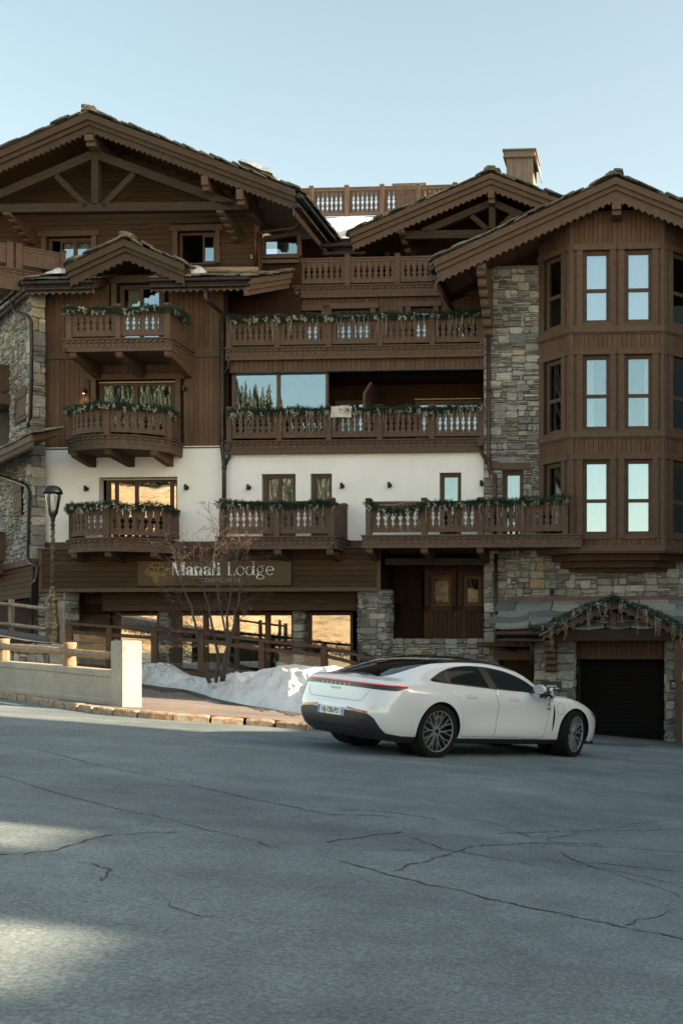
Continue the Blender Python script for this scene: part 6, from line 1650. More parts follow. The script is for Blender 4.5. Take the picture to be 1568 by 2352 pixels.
mb = MB(); mb.tube([(7.6*U*math.cos(i*.42), 7.6*U*math.sin(i*.42), zz(2345)+i*(zz(2122)-zz(2345))/110) for i in range(111)], .012, 5); mb.build('vine_relief', M_['bronze'], lp, smooth=True)
pr = [(6.3,2122),(9,2120),(9,2117),(6.5,2114),(6.5,2106),(9.5,2104),(9.5,2100),(6.5,2096),(6.5,2088),(8.5,2084),(8.5,2076),(11,2068),(15,2058),(16,2056)]
mb = MB(); mb.lathe([(a*U, zz(y)) for a, y in pr], 16); mb.build('neck', M_['black_metal'], lp, smooth=True)
pr = [(15.2,2056),(20,2030),(24,2005),(27,1985),(28,1970)]
mb = MB(); mb.lathe([(a*U, zz(y)) for a, y in pr], 24); g = mb.build('lantern_glass', M_['lamp_glass'], lp, smooth=True)
mb = MB(); mb.lathe([(5*U, zz(2054)), (9*U, zz(2030)), (9*U, zz(1985)), (5*U, zz(1972))], 14); mb.build('diffuser', M_['blind'], lp, smooth=True)
for k in range(3):
    a = .5+k*2.09; mb = MB(); mb.tube([((x_+.4)*U*math.cos(a), (x_+.4)*U*math.sin(a), zz(y)) for x_, y in pr], .014, 5); mb.build('lantern_strut', M_['black_metal'], lp)
pr = [(30,1972),(37,1974),(37,1970),(35,1962),(30,1953),(22,1946),(12,1943),(.5,1942)]
mb = MB(); mb.lathe([(a*U, zz(y)) for a, y in pr], 24); mb.build('cap', M_['black_metal'], lp, smooth=True)
# ---- ramp railing in front of the shop windows ----
vr = 2.3; rp = [(250,2494),(601,2518),(801,2531),(1046,2564),(1296,2590),(1400,2614),(1508,2642)]
rm = thing('ramp_railing', 'brown timber ramp railing with glass panels descending to the right', 'railing', front(*P3(275, 2700, vr))); o0 = Vector(P3(275, 2700, vr))
def RP(px, py, v=vr): return Vector(P3(px, py, v)) - o0
for i in range(len(rp)-1): mb = MB(); mb.bar(RP(*rp[i]), RP(*rp[i+1]), .13, .075); mb.build('top_rail', M_['ramp_wood'], rm)
def ry(px):
    for (a, b), (c, d) in zip(rp, rp[1:]):
        if a <= px <= c: return b + (d-b)*(px-a)/(c-a)
    return rp[-1][1]
pxs = [278, 438, 618, 805, 1047, 1296]
for i, px in enumerate(pxs): a = RP(px, ry(px)+6); mb = MB(); mb.box(a.x-.085, a.x+.085, a.y-.05, a.y+.05, a.z-1.35, a.z); mb.build('post', M_['ramp_wood'], rm)
for i in range(len(pxs)):
    a, b = pxs[i]+10, (pxs[i+1]-10 if i+1 < len(pxs) else 1480)
    mb = MB(); mb.bar(RP(a, ry(a)+33), RP(b, ry(b)+33), .06, .10); mb.build('mid_rail', M_['ramp_wood'], rm)
    mb = MB(); mb.bar(RP(a, ry(a)+165), RP(b, ry(b)+165), .06, .12); mb.build('bottom_rail', M_['ramp_wood'], rm)
    p, q = RP(a, ry(a)+38), RP(b, ry(b)+38); p2, q2 = RP(a, ry(a)+160), RP(b, ry(b)+160); mb = MB(); mb.quad(p2, q2, q, p); mb.build('glass_panel', M_['clear_glass'], rm)
rng = random.Random(5); path = [P3(px, ry(px)-4, vr-.18) for px in (285,400,520,620,720,800,900,1000,1100,1200,1296,1350,1400,1450,1505)]
gg = thing('garland', 'loose fir garland lying along the back of the ramp railing', 'garland', front(*path[0])); pz = [Vector(p)-Vector(path[0]) for p in path]; pts = resample(pz, .05); mb = MB()
for i in range(len(pts)-1):
    k = .5+.5*math.sin(i*.16)+.4*math.sin(i*.37); needles(mb, pts[i]+Vector((0,0,-.05)), pts[i+1]-pts[i], .14*(1+.4*k), int(18+20*max(0,k)), rng, (.04,.09), .009)
tag(mb.build('foliage', M_['fir'], gg), kind='stuff')
for i in range(14): obj('berry_cluster', rng.choice(BERRY), gg, Matrix.Translation(rng.choice(pts)+Vector((0,-.12,-.5+rng.uniform(-.1,.1)))))
# ramp floor and its dark wall
mb = MB()
for px in (250, 800, 1300, 1520): a = P3(px, ry(px)+172, vr-.1); mb.v += [(a[0], a[1], a[2]), (a[0], -.3, a[2]), (a[0], a[1], a[2]-.8)]
for i in range(3): mb.face((3*i, 3*i+3, 3*i+4, 3*i+1)); mb.face((3*i+2, 3*i+5, 3*i+3, 3*i))
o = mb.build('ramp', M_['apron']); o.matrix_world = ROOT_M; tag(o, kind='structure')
# ---- snow bank along the pavement ----
from mathutils import noise as mnoise
base = [(395,2715),(460,2722),(540,2736),(600,2745),(645,2752),(734,2762),(787,2775),(850,2798),(912,2812),(979,2826),(1046,2836),(1127,2850),(1216,2862),(1330,2876),(1480,2896)]
top = [(395,2672),(460,2662),(540,2655),(600,2655),(650,2658),(700,2688),(740,2706),(800,2714),(870,2711),(910,2698),(1000,2691),(1050,2675),(1100,2664),(1200,2662),(1300,2668),(1400,2674),(1500,2690)]
def interp(pl, x):
    for (a, b), (c, d) in zip(pl, pl[1:]):
        if a <= x <= c: return b+(d-b)*(x-a)/(c-a)
    return pl[0][1] if x < pl[0][0] else pl[-1][1]
def snow_bank():
    NX, NT = 230, 44; mb = MB(); o0 = ground_at2(900, 2808, KH)
    for i in range(NX+1):
        px = 395 + (1480-395)*i/NX; B_ = ground_at2(px, interp(base, px), KH-.02); Yt = B_.y + 2.3
        T_ = depth_at(px, interp(top, px), Yt); T_.x += (B_.x - T_.x)*.15
        for j in range(NT+1):
            t = j/NT
            if t <= .6: u = t/.6; x = B_.x+(T_.x-B_.x)*u; y = B_.y+(T_.y-B_.y)*u; z = B_.z+(T_.z-B_.z)*(1-(1-u)**2.1)
            else: u = (t-.6)/.4; x, y = T_.x - .1*u, T_.y + 1.6*u; z = T_.z - .55*u*u
            f = math.sin(math.pi*min(1, t*1.25)) if t < .6 else .6
            n1 = mnoise.noise(Vector((x*1.3, y*1.3, z*1.2)))*.27 + mnoise.noise(Vector((x*3.1, y*3.1, z*3)))*.21 + mnoise.noise(Vector((x*7, y*7, z*6)))*.11 + mnoise.noise(Vector((x*16, y*16, z*14)))*.035
            fr = -abs(mnoise.noise(Vector((x*2.2, y*2.2, z*2.0))))*.12
            d = (n1+fr)*(.15+.85*f); mb.v.append((x-o0.x, y-o0.y - d*.6*f, z-o0.z + d*(.25 if t > .35 else .7)))
    n = NT+1
    for i in range(NX):
        for j in range(NT): mb.face((i*n+j, (i+1)*n+j, (i+1)*n+j+1, i*n+j+1))
    o = mb.build('snow_bank', M_['snow'], smooth=True); o.matrix_world = Matrix.Translation(o0); tag(o, 'long melting bank of dirty snow between pavement and ramp railing', 'snow bank')
snow_bank()
mb = MB(); rng = random.Random(9)   # dark soil where the snow has drawn back
ks = []
for i in range(120):
    px = 560 + (1400-560)*i/119; yb = interp(base, px); w_ = max(2, 15*(1-(px-600)/420)) + 5*math.sin(px*.05) + rng.uniform(-4,4); a, b = ground_at2(px, yb+w_, KH+.003), ground_at2(px, yb-14, KH+.003); mb.v += [tuple(a), tuple(b)]
for i in range(119): mb.face((2*i, 2*i+2, 2*i+3, 2*i+1))
plain('soil', (.07,.06,.05), .95, var=.4, vs=25, bmp=.8, bs=50); tag(mb.build('soil', M_['soil']), kind='structure')
# ---- bare many-stemmed young tree ----
def bare_tree():
    Yt = 24.0; o0 = depth_at(880, 2735, Yt); tr = thing('bare_tree', 'leafless many-stemmed young tree standing in the snow before the sign', 'tree', Matrix.Translation(o0)); rng = random.Random(12)
    C = lambda x, y, dy=0: depth_at(600+x/2.24, 2200+y/2.24, Yt+dy)-o0
    stems = [([(535,1190),(500,1080),(450,950),(425,800),(400,640),(370,500),(300,330),(250,180)], .062, 0), ([(590,1190),(615,1000),(595,880),(570,780),(540,600),(505,440),(460,300),(390,100)], .058, .25), ([(638,1180),(665,1020),(692,870),(690,700),(690,560),(720,400),(740,220),(780,0)], .055, -.2), ([(655,1180),(700,950),(735,750),(760,560),(800,400),(840,230),(870,40)], .058, .15), ([(690,860),(640,560),(600,330),(560,130),(600,-120)], .035, .3)]
    tw, bd = MB(), MB()
    def twig(p, d, L, r, lev):
        n = 5; pts = [p.copy()]; q = p.copy()
        for i in range(n):
            d = (d + Vector((rng.gauss(0,.16), rng.gauss(0,.16), rng.gauss(.07,.1)))).normalized(); q = q + d*L/n; pts.append(q.copy())
            if lev < 3 and rng.random() < (.74 if lev < 2 else .45):
                s = d.cross(Vector((rng.uniform(-1,1), rng.uniform(-1,1), rng.uniform(-1,1)))).normalized(); twig(q, (d*.75+s*.75).normalized(), L*rng.uniform(.4,.65), r*.55, lev+1)
        tw.tube(pts, [max(.0028, r*.8*(1-.75*i/n)) for i in range(n+1)], 4, cap=False)
        if rng.random() < .10: octa(bd, q, .011)
        if lev >= 2 and rng.random() < .05: octa(bd, pts[3], .009)
    for pl, r, dy in stems:
        pts = [C(x, y, dy*i/4) for i, (x, y) in enumerate(pl)]; pts2 = []
        for a, b in zip(pts, pts[1:]): pts2 += [a, a.lerp(b, .5)+Vector((rng.gauss(0,.015), rng.gauss(0,.015), 0))]
        pts2.append(pts[-1]); m_ = len(pts2); mb = MB(); mb.tube(pts2, [r*.68*(1-.75*i/m_) for i in range(m_)], 8); mb.build('trunk', M_['bark'], tr, smooth=True)
        for i in range(5, m_):
            for _ in range(1 if i < m_-3 else 2):
                d = (pts2[i]-pts2[i-1]).normalized(); s = d.cross(Vector((rng.uniform(-1,1), rng.uniform(-1,1), rng.uniform(-.4,.4)))).normalized(); twig(pts2[i], (d*.6+s).normalized(), rng.uniform(.4,.9)*(1-.45*i/m_), .009, 0)
        twig(pts2[-1], (pts2[-1]-pts2[-2]).normalized(), .6, .010, 0)
    for x, y in ((440,950),(470,880),(430,1000)):
        for _ in range(3): twig(C(x, y), Vector((-1, rng.uniform(-.4,.4), rng.uniform(-.25,.4))).normalized(), rng.uniform(.7,1.1), .012, 0)
    tag(tw.build('twigs', M_['twig'], tr), kind='stuff'); tag(bd.build('buds', M_['bud'], tr), kind='stuff')
bare_tree()
# ================= white saloon car =================
import numpy as np
def car_paint():
    m, nt, b = nodes('car_paint'); b.inputs['Base Color'].default_value = (.76,.775,.78,1); b.inputs['Roughness'].default_value = .22
    b.inputs['Coat Weight'].default_value = 1.0; b.inputs['Coat Roughness'].default_value = .02; b.inputs['Coat IOR'].default_value = 1.7; b.inputs['Specular IOR Level'].default_value = .5; M_['paint'] = m
car_paint()
plain('car_black', (.012,.013,.015), .32, coat=.4); plain('car_trim', (.020,.021,.022), .5); plain('tyre', (.013,.0125,.012), .85, spec=.2, bmp=.25, bs=40)
plain('rim', (.60,.61,.62), .28, .85); plain('rim_dark', (.012,.012,.013), .35, .4); plain('disc', (.05,.05,.05), .5, .6); plain('caliper', (.55,.30,.02), .4)
plain('plate', (.78,.80,.80), .4); plain('plate_blue', (.05,.20,.55), .4); plain('plate_ink', (.02,.02,.025), .5); plain('seat', (.016,.016,.018), .7); plain('badge', (.42,.43,.44), .3, .8); plain('badge_dark', (.10,.10,.11), .35, .6)
plain('lamp_white', (.55,.58,.60), .15, .2, coat=1)
m, nt, b = nodes('red_lamp'); b.inputs['Base Color'].default_value = (.35,.01,.01,1); b.inputs['Emission Color'].default_value = (1,.04,.025,1); b.inputs['Emission Strength'].default_value = .42; b.inputs['Roughness'].default_value = .2; M_['red_lamp'] = m
plain('red_reflector', (.35,.012,.012), .2, coat=1)
glass_mat('car_glass', tint=(.42,.46,.46), refl=.16, gcol=(.75,.93,1)); glass_mat('car_glass_dark', tint=(.12,.13,.14), refl=.13, gcol=(.75,.93,1))
m, nt, b = nodes('roof_glass'); b.inputs['Base Color'].default_value = (.006,.007,.008,1); b.inputs['Roughness'].default_value = .04; b.inputs['Specular IOR Level'].default_value = .6; M_['roof_glass'] = m
# control lines: per station the points from the sill up to the centre of the roof
MID = {  # x: [(y, z) for lines 0..10]
 -.62: [(.80,.18),(.87,.24),(.925,.37),(.945,.58),(.945,.75),(.905,.90),(.80,.985),(.60,1.02),(.42,1.045),(.22,1.06),(0,1.065)],
 -.36: [(.80,.17),(.89,.23),(.945,.36),(.968,.58),(.962,.75),(.915,.90),(.80,1.0),(.665,1.085),(.52,1.13),(.27,1.155),(0,1.163)],
 0.0: [(.80,.17),(.90,.22),(.955,.36),(.980,.58),(.968,.75),(.905,.905),(.80,1.01),(.69,1.15),(.56,1.235),(.29,1.268),(0,1.278)],
 .40: [(.80,.17),(.90,.22),(.952,.36),(.962,.58),(.945,.75),(.895,.885),(.825,.985),(.705,1.175),(.575,1.288),(.30,1.332),(0,1.345)],
 .85: [(.80,.17),(.90,.22),(.955,.36),(.922,.58),(.918,.75),(.888,.865),(.838,.965),(.715,1.185),(.582,1.318),(.30,1.364),(0,1.377)],
 1.35: [(.80,.17),(.90,.22),(.954,.36),(.912,.58),(.908,.75),(.884,.855),(.842,.952),(.715,1.172),(.582,1.312),(.30,1.36),(0,1.375)],
 1.85: [(.80,.17),(.90,.22),(.952,.36),(.914,.58),(.910,.75),(.884,.850),(.838,.938),(.722,1.105),(.612,1.232),(.31,1.285),(0,1.305)],
 2.25: [(.80,.17),(.90,.22),(.950,.36),(.930,.58),(.920,.75),(.885,.850),(.810,.925),(.715,.995),(.632,1.058),(.33,1.11),(0,1.13)],
 2.55: [(.80,.17),(.90,.22),(.948,.36),(.950,.58),(.935,.75),(.885,.855),(.775,.920),(.640,.925),(.50,.928),(.27,.945),(0,.955)],
 2.90: [(.80,.17),(.90,.22),(.950,.36),(.962,.58),(.945,.75),(.880,.860),(.730,.912),(.560,.885),(.40,.875),(.20,.885),(0,.888)],
 3.25: [(.78,.17),(.87,.21),(.920,.34),(.932,.55),(.912,.69),(.845,.79),(.695,.842),(.530,.815),(.37,.805),(.18,.815),(0,.818)],
 3.52: [(.70,.17),(.78,.20),(.830,.33),(.845,.52),(.825,.63),(.760,.705),(.620,.752),(.470,.738),(.33,.732),(.16,.740),(0,.742)]}
REAR = [
 [(-0.940,0,.22),(-1.030,0,.29),(-1.075,0,.42),(-1.075,0,.58),(-1.045,0,.75),(-1.030,0,.905),(-1.010,0,.99),(-0.930,0,1.012),(-0.840,0,1.023),(-0.780,0,1.03),(-0.740,0,1.035)],
 [(-0.920,.36,.22),(-1.010,.38,.29),(-1.060,.40,.42),(-1.060,.40,.58),(-1.030,.40,.75),(-1.015,.40,.905),(-0.995,.385,.985),(-0.910,.30,1.005),(-0.820,.22,1.02),(-0.750,.11,1.03),(-0.720,0,1.035)],
 [(-0.840,.60,.22),(-0.930,.66,.28),(-0.995,.70,.40),(-1.010,.72,.58),(-0.985,.70,.74),(-0.950,.68,.90),(-0.925,.64,.98),(-0.860,.50,1.0),(-0.780,.36,1.018),(-0.720,.18,1.032),(-0.690,0,1.037)],
 [(-0.720,.74,.20),(-0.800,.81,.26),(-0.850,.865,.38),(-0.865,.885,.58),(-0.835,.87,.74),(-0.790,.835,.895),(-0.750,.75,.978),(-0.740,.57,1.002),(-0.690,.40,1.022),(-0.660,.2,1.04),(-0.640,0,1.045)]]
NOSE = [
 [(3.60,.58,.17),(3.67,.64,.20),(3.71,.68,.33),(3.71,.70,.49),(3.69,.69,.59),(3.66,.64,.655),(3.62,.54,.695),(3.60,.40,.692),(3.60,.28,.688),(3.60,.14,.694),(3.60,0,.698)],
 [(3.70,.34,.17),(3.77,.36,.20),(3.81,.38,.33),(3.81,.38,.47),(3.785,.38,.57),(3.75,.36,.625),(3.70,.32,.66),(3.67,.25,.675),(3.66,.18,.68),(3.655,.09,.686),(3.65,0,.69)],
 [(3.74,0,.17),(3.81,0,.20),(3.84,0,.33),(3.84,0,.47),(3.815,0,.57),(3.78,0,.625),(3.73,0,.66),(3.69,0,.675),(3.68,0,.68),(3.67,0,.686),(3.66,0,.69)]]
NET = np.array(REAR + [[(x, y, z) for y, z in MID[x]] for x in MID] + NOSE)   # 19 x 11 x 3
def cr_w(f): return np.stack([-.5*f+f*f-.5*f**3, 1-2.5*f*f+1.5*f**3, .5*f+2*f*f-1.5*f**3, -.5*f*f+.5*f**3], -1)
def dense(P, k):
    n = P.shape[0]; u = np.linspace(0, n-1, (n-1)*k+1); i = np.minimum(u.astype(int), n-2); w = cr_w(u-i); out = 0
    E0 = 2*P[:1]-P[1:2]; E1 = 2*P[-1:]-P[-2:-1]; Q = np.concatenate([E0, P, E1])
    for a in range(4): out = out + w[:, a].reshape(-1, *([1]*(P.ndim-1)))*Q[i+a]
    return out
KS, KT = 20, 12
GR = dense(NET, KS); GR = np.swapaxes(dense(np.swapaxes(GR, 0, 1), KT), 0, 1)
mir = np.array([1,-1,1])
for _ in range(60):     # fair the surface; the y = 0 edges mirror
    A = np.concatenate([GR[1:2]*mir, GR, GR[-2:-1]*mir]); A = np.concatenate([2*A[:, :1]-A[:, 1:2], A, A[:, -2:-1]*mir], 1)
    L = .25*(A[:-2,1:-1]+A[2:,1:-1]+A[1:-1,:-2]+A[1:-1,2:]) - GR
    L[:, 0] *= .3; GR = GR + .5*L
    GR[0,:,1] = 0; GR[-1,:,1] = 0; GR[:,-1,1] = 0
NS, NT_ = GR.shape[0]-1, GR.shape[1]-1
def surf(s, t):
    s = np.clip(s, 0, NS-1e-6); t = np.clip(t, 0, NT_-1e-6); i, j = s.astype(int), t.astype(int); f, g = (s-i)[:,None], (t-j)[:,None]
    return GR[i,j]*(1-f)*(1-g)+GR[i+1,j]*f*(1-g)+GR[i,j+1]*(1-f)*g+GR[i+1,j+1]*f*g
def normal(s, t):
    a = surf(s+1, t)-surf(s-1, t); b = surf(s, t+1)-surf(s, t-1); n = np.cross(a, b); return n/np.maximum(1e-9, np.linalg.norm(n, axis=1))[:,None]
SG = np.sign(normal(np.array([NS*.55]), np.array([NT_*.35]))[0,1])
sv, tv = np.meshgrid(np.arange(NS+1.), np.arange(NT_+1.), indexing='ij'); sv, tv = sv.ravel().copy(), tv.ravel().copy(); NTV = NT_+1
faces = np.array([[i*NTV+j, (i+1)*NTV+j, (i+1)*NTV+j+1, i*NTV+j+1] for i in range(NS) for j in range(NT_)])
fs = faces // NTV; FT = (faces % NTV)[:, :].mean(1)/KT; FSS = (faces // NTV).mean(1)/KS
label = np.array(['body']*len(faces), dtype=object)
def inside(pt, poly):
    x, y = pt[:,0], pt[:,1]; r = np.zeros(len(x), bool); n = len(poly)
    for i in range(n):
        (x0,y0),(x1,y1) = poly[i], poly[(i+1) % n]
        c = ((y0 > y) != (y1 > y)); xi = (x1-x0)*(y-y0)/((y1-y0) if abs(y1-y0) > 1e-12 else 1e-12)+x0; r ^= c & (x < xi)
    return r
def nearest(pt, poly):
    best = np.full(len(pt), 1e9); out = pt.copy(); P = np.array(poly)
    for i in range(len(P)):
        a, b = P[i], P[(i+1) % len(P)]; d = b-a; t = np.clip(((pt-a)@d)/max(1e-12, d@d), 0, 1); q = a + t[:,None]*d; e = ((q-pt)**2).sum(1); m = e < best; best[m] = e[m]; out[m] = q[m]
    return out
def smooth_poly(poly, k=6, closed=True):
    P = [np.array(p, float) for p in poly]; n = len(P); out = []
    for i in range(n):
        p0, p1, p2, p3 = P[i-1], P[i], P[(i+1) % n], P[(i+2) % n]
        for f in np.arange(k)/k: w = cr_w(np.array(f)); out.append(tuple(w[0]*p0+w[1]*p1+w[2]*p2+w[3]*p3))
    return out
locked = np.zeros(len(sv), bool)
def region(name, poly, axes, cond=None, over=('body',), snap=True):
    """faces whose centre falls inside the outline get a name; the rim vertices slide along the surface onto the outline"""
    proj = (lambda s, t: surf(s, t)[:, list(axes)]) if axes != 'st' else (lambda s, t: np.stack([s/KS, t/KT], 1))
    U = proj(sv, tv); c = U[faces].mean(1); ins = inside(c, poly)
    if cond is not None: ins &= cond
    ins &= np.isin(label.astype(str), over); label[ins] = name
    if not snap: return
    vin = np.zeros(len(sv), bool); vout = np.zeros(len(sv), bool); vin[faces[ins].ravel()] = True; vout[faces[~ins].ravel()] = True
    idx = np.where(vin & vout & ~locked)[0]
    tgt = nearest(U[idx], poly); s, t = sv[idx].copy(), tv[idx].copy()
    for _ in range(4):
        u = proj(s, t); e = .25; js = (proj(s+e, t)-proj(s-e, t))/(2*e); jt = (proj(s, t+e)-proj(s, t-e))/(2*e)
        det = js[:,0]*jt[:,1]-js[:,1]*jt[:,0]; det = np.where(abs(det) < 1e-9, 1e-9, det); d = tgt-u
        ds = (d[:,0]*jt[:,1]-d[:,1]*jt[:,0])/det; dt = (js[:,0]*d[:,1]-js[:,1]*d[:,0])/det
        s = np.clip(s+np.clip(ds,-.4,.4), sv[idx]-.8, sv[idx]+.8); t = np.clip(t+np.clip(dt,-.4,.4), tv[idx]-.8, tv[idx]+.8)
    ok = (sv[idx] > 0) & (sv[idx] < NS) & (tv[idx] < NT_); sv[idx[ok]] = s[ok]; tv[idx[ok]] = np.clip(t[ok], 0, NT_); locked[idx] = True
circ = lambda cx, cz, r: [(cx+r*math.cos(a), cz+r*math.sin(a)) for a in [2*math.pi*i/72 for i in range(72)]]
lowside = (FT < 6.0)
RW, WB = .358, 2.9
region('hole', circ(0, .36, .395), (0,2), lowside & (FSS > 3.2) & (FSS < 10)); region('hole', circ(WB, .36, .390), (0,2), lowside & (FSS > 10) & (FSS < 16))
region('roof', smooth_poly([(-.74,-.1),(-.735,.30),(-.68,.44),(-.52,.525),(-.25,.56),(0,.562),(.4,.572),(.85,.578),(1.35,.578),(1.78,.598),(1.9,.3),(1.9,-.1)], 4), (0,1), (FT > 6.9) & (FSS > 1.2) & (FSS < 12))
region('windscreen', smooth_poly([(1.80,-.1),(1.80,.3),(1.80,.595),(2.05,.625),(2.3,.655),(2.43,.60),(2.50,.3),(2.52,0),(2.52,-.1)], 4), (0,1), (FT > 6.9) & (FSS > 8), over=('body','roof') if False else ('body',))
D_T = [(2.20,.950),(2.02,1.055),(1.80,1.145),(1.50,1.222),(1.15,1.262),(.85,1.268),(.55,1.245),(.30,1.195),(.10,1.125),(-.04,1.058)]
DLO = [(-.09,1.030),(-.03,1.012),(.3,.998),(.7,.982),(1.05,.970),(1.6,.955),(2.12,.942)] + D_T
up = (FT > 5.0) & (FT < 8.8) & (FSS > 4)
region('rear_door', smooth_poly([(.20,1.01),(.24,.93),(.32,.80),(.40,.66),(.435,.5),(.44,.36),(.46,.285),(.8,.285),(1.07,.29),(1.12,.45),(1.165,.62),(1.18,.75),(1.15,.88),(1.10,.97)], 3), (0,2), FT < 7)
region('front_door', smooth_poly([(1.10,.97),(1.15,.88),(1.18,.75),(1.165,.62),(1.12,.45),(1.07,.29),(1.5,.285),(2.10,.275),(2.20,.40),(2.27,.60),(2.30,.75),(2.28,.86),(2.20,.945),(1.6,.956)], 3), (0,2), FT < 7)
region('pillar', smooth_poly(DLO, 3), (0,2), up, over=('body','rear_door','front_door'))
region('quarter_window', [(-.06,1.028),(.225,1.012),(.215,1.155),(.12,1.115),(0,1.062)], (0,2), up, over=('pillar',))
region('rear_window', [(.27,1.012),(.7,.995),(1.03,.984),(.91,1.25),(.72,1.25),(.5,1.225),(.29,1.175)], (0,2), up, over=('pillar',))
region('front_window', [(1.20,.979),(1.6,.968),(2.08,.957),(2.13,.975),(1.95,1.065),(1.72,1.15),(1.45,1.21),(1.2,1.237),(1.06,1.245)], (0,2), up, over=('pillar',))
region('bumper', [(-1,-1),(-1,2.86),(1.4,2.86),(1.85,2.76),(2.2,2.50),(2.6,1.85),(2.95,1.38),(5.2,1.22),(5.2,-1)], 'st')
region('sill', [(-1,-1),(-1,1.34),(14.2,1.34),(15,.95),(20,.95),(20,-1)], 'st')
car = thing('white_car', 'white low four-door saloon car with black glass roof and full-width red tail light', 'car')
Pn = Vector(((996-1350)/2570*15.06, 15.06, CZ-180/2570*15.06))
gx_, gy_ = -(gz(-1.0,15)-gz(-2.0,15)), -(gz(-1.5,15.5)-gz(-1.5,14.5)); upv = Vector((gx_, gy_, 1)).normalized()
fv = Vector((.623,.782,0)); fv = (fv - upv*fv.dot(upv)).normalized(); lv = upv.cross(fv)
Oc = Pn + lv*.90; Oc.z = gz(Oc.x, Oc.y)+.004
car.matrix_world = Matrix(((fv.x,lv.x,upv.x,Oc.x),(fv.y,lv.y,upv.y,Oc.y),(fv.z,lv.z,upv.z,Oc.z),(0,0,0,1)))
VP = surf(sv, tv); VN = normal(sv, tv)*SG
VP[(tv >= NT_-1e-3) | (sv <= 1e-3) | (sv >= NS-1e-3), 1] = 0
def piece(name, lab, mat, both=True, side=0, inset=0.0, shrink=0.0, par=car, smooth=True):
    """mesh of the faces with a label; side 0 = one mesh for both halves, +1 left only, -1 right only"""
    sel = faces[label == lab]
    if len(sel) == 0: return None
    used = np.unique(sel); mp = -np.ones(len(VP), int); mp[used] = np.arange(len(used)); V = VP[used] - VN[used]*inset
    if shrink:
        cnt = np.zeros(len(VP), int); tot = np.zeros(len(VP), int); np.add.at(cnt, sel.ravel(), 1); np.add.at(tot, faces.ravel(), 1)
        rim = (cnt[used] < tot[used]); c = VP[faces].mean(1); acc = np.zeros_like(VP); np.add.at(acc, sel.ravel(), np.repeat(c[label == lab], 4, 0)); tgt = acc[used]/np.maximum(1, cnt[used])[:,None]
        d = tgt - VP[used]; ln = np.maximum(1e-6, np.linalg.norm(d, axis=1))[:,None]; V[rim] += (d/ln*shrink)[rim] - VN[used][rim]*shrink*.5
    f = mp[sel]; verts = []; fl = []
    for sgn in ((1,-1) if side == 0 else (side,)):
        n = len(verts); verts += [(a, b*sgn, c) for a, b, c in V.tolist()]; ff = (f + n).tolist(); flip = (sgn < 0) != (SG < 0)
        fl += [q[::-1] for q in ff] if flip else ff
    mb = MB(); mb.v = verts; mb.f = [tuple(q) for q in fl]; mb.t = [0]*len(fl)
    ms = mb.mesh(name, M_[mat], smooth)
    return obj(name, ms, par)
piece('body', 'body', 'paint'); piece('roof_glass', 'roof', 'roof_glass', inset=.002); piece('windscreen', 'windscreen', 'car_glass', inset=.003)
piece('bumper_trim', 'bumper', 'car_trim', inset=.004); piece('sill_trim', 'sill', 'car_trim', inset=.006); piece('window_pillar', 'pillar', 'car_black', inset=.002)
doors = {}
for sd in (-1, 1):
    doors[('f', sd)] = piece('front_door', 'front_door', 'paint', side=sd, shrink=.004); doors[('r', sd)] = piece('rear_door', 'rear_door', 'paint', side=sd, shrink=.004)
    piece('door_window', 'front_window', 'car_glass', side=sd, inset=.005, par=doors[('f', sd)]); piece('door_window', 'rear_window', 'car_glass_dark', side=sd, inset=.005, par=doors[('r', sd)]); piece('quarter_window', 'quarter_window', 'car_glass_dark', side=sd, inset=.004)
# surface probes on the visible side
bv = BVHTree.FromPolygons([Vector(p) for p in VP.tolist()], [tuple(int(k) for k in f) for f in faces])
def side_hit(x, z, sd=-1, off=.003):
    h, n, _, _ = bv.ray_cast(Vector((x, 3, z)), Vector((0,-1,0)))
    if h is None: return None
    if n.y < 0: n = -n
    p = h + n*off; return Vector((p.x, p.y*sd, p.z)), Vector((n.x, n.y*sd, n.z))
def rear_hit(y, z, off=.003):
    h, n, _, _ = bv.ray_cast(Vector((-3, abs(y), z)), Vector((1,0,0)))
    if h is None: return None
    if n.x > 0: n = -n
    p = h + n*off; return Vector((p.x, p.y*(1 if y >= 0 else -1), p.z)), Vector((n.x, n.y*(1 if y >= 0 else -1), n.z))
def strip(name, pts, w, mat, par=car, off=.0, th=.0):
    """flat ribbon along surface points [(p, n)]"""
    mb = MB(); pts = [q for q in pts if q]
    for i, (p, n) in enumerate(pts):
        d = (pts[min(i+1, len(pts)-1)][0]-pts[max(i-1, 0)][0]).normalized(); s = n.cross(d).normalized(); ww = w[i] if isinstance(w, list) else w
        mb.v += [tuple(p+n*off-s*ww/2), tuple(p+n*off+s*ww/2)]
    for i in range(len(pts)-1): mb.face((2*i, 2*i+1, 2*i+3, 2*i+2))
    return mb.build(name, M_[mat], par)
def st_patch(name, s0, s1, t0f, t1f, mat, sides=(1,-1), n=60, m=4, off=.004, par=car):
    mb = MB()
    for sd in sides:
        ss = np.linspace(s0*KS, s1*KS, n+1); b0 = len(mb.v)
        for j in range(m+1):
            tt = np.array([(t0f(x/KS)*(1-j/m)+t1f(x/KS)*j/m)*KT for x in ss]); q = surf(ss, tt)+normal(ss, tt)*SG*off; mb.v += [(a, b*sd, c) for a, b, c in q.tolist()]
        for j in range(m):
            for i in range(n): a = b0+j*(n+1)+i; f = (a, a+1, a+n+2, a+n+1); mb.face(f if (sd > 0) == (SG > 0) else f[::-1])
    return mb.build(name, M_[mat], par, smooth=True)
E_ = 4.2
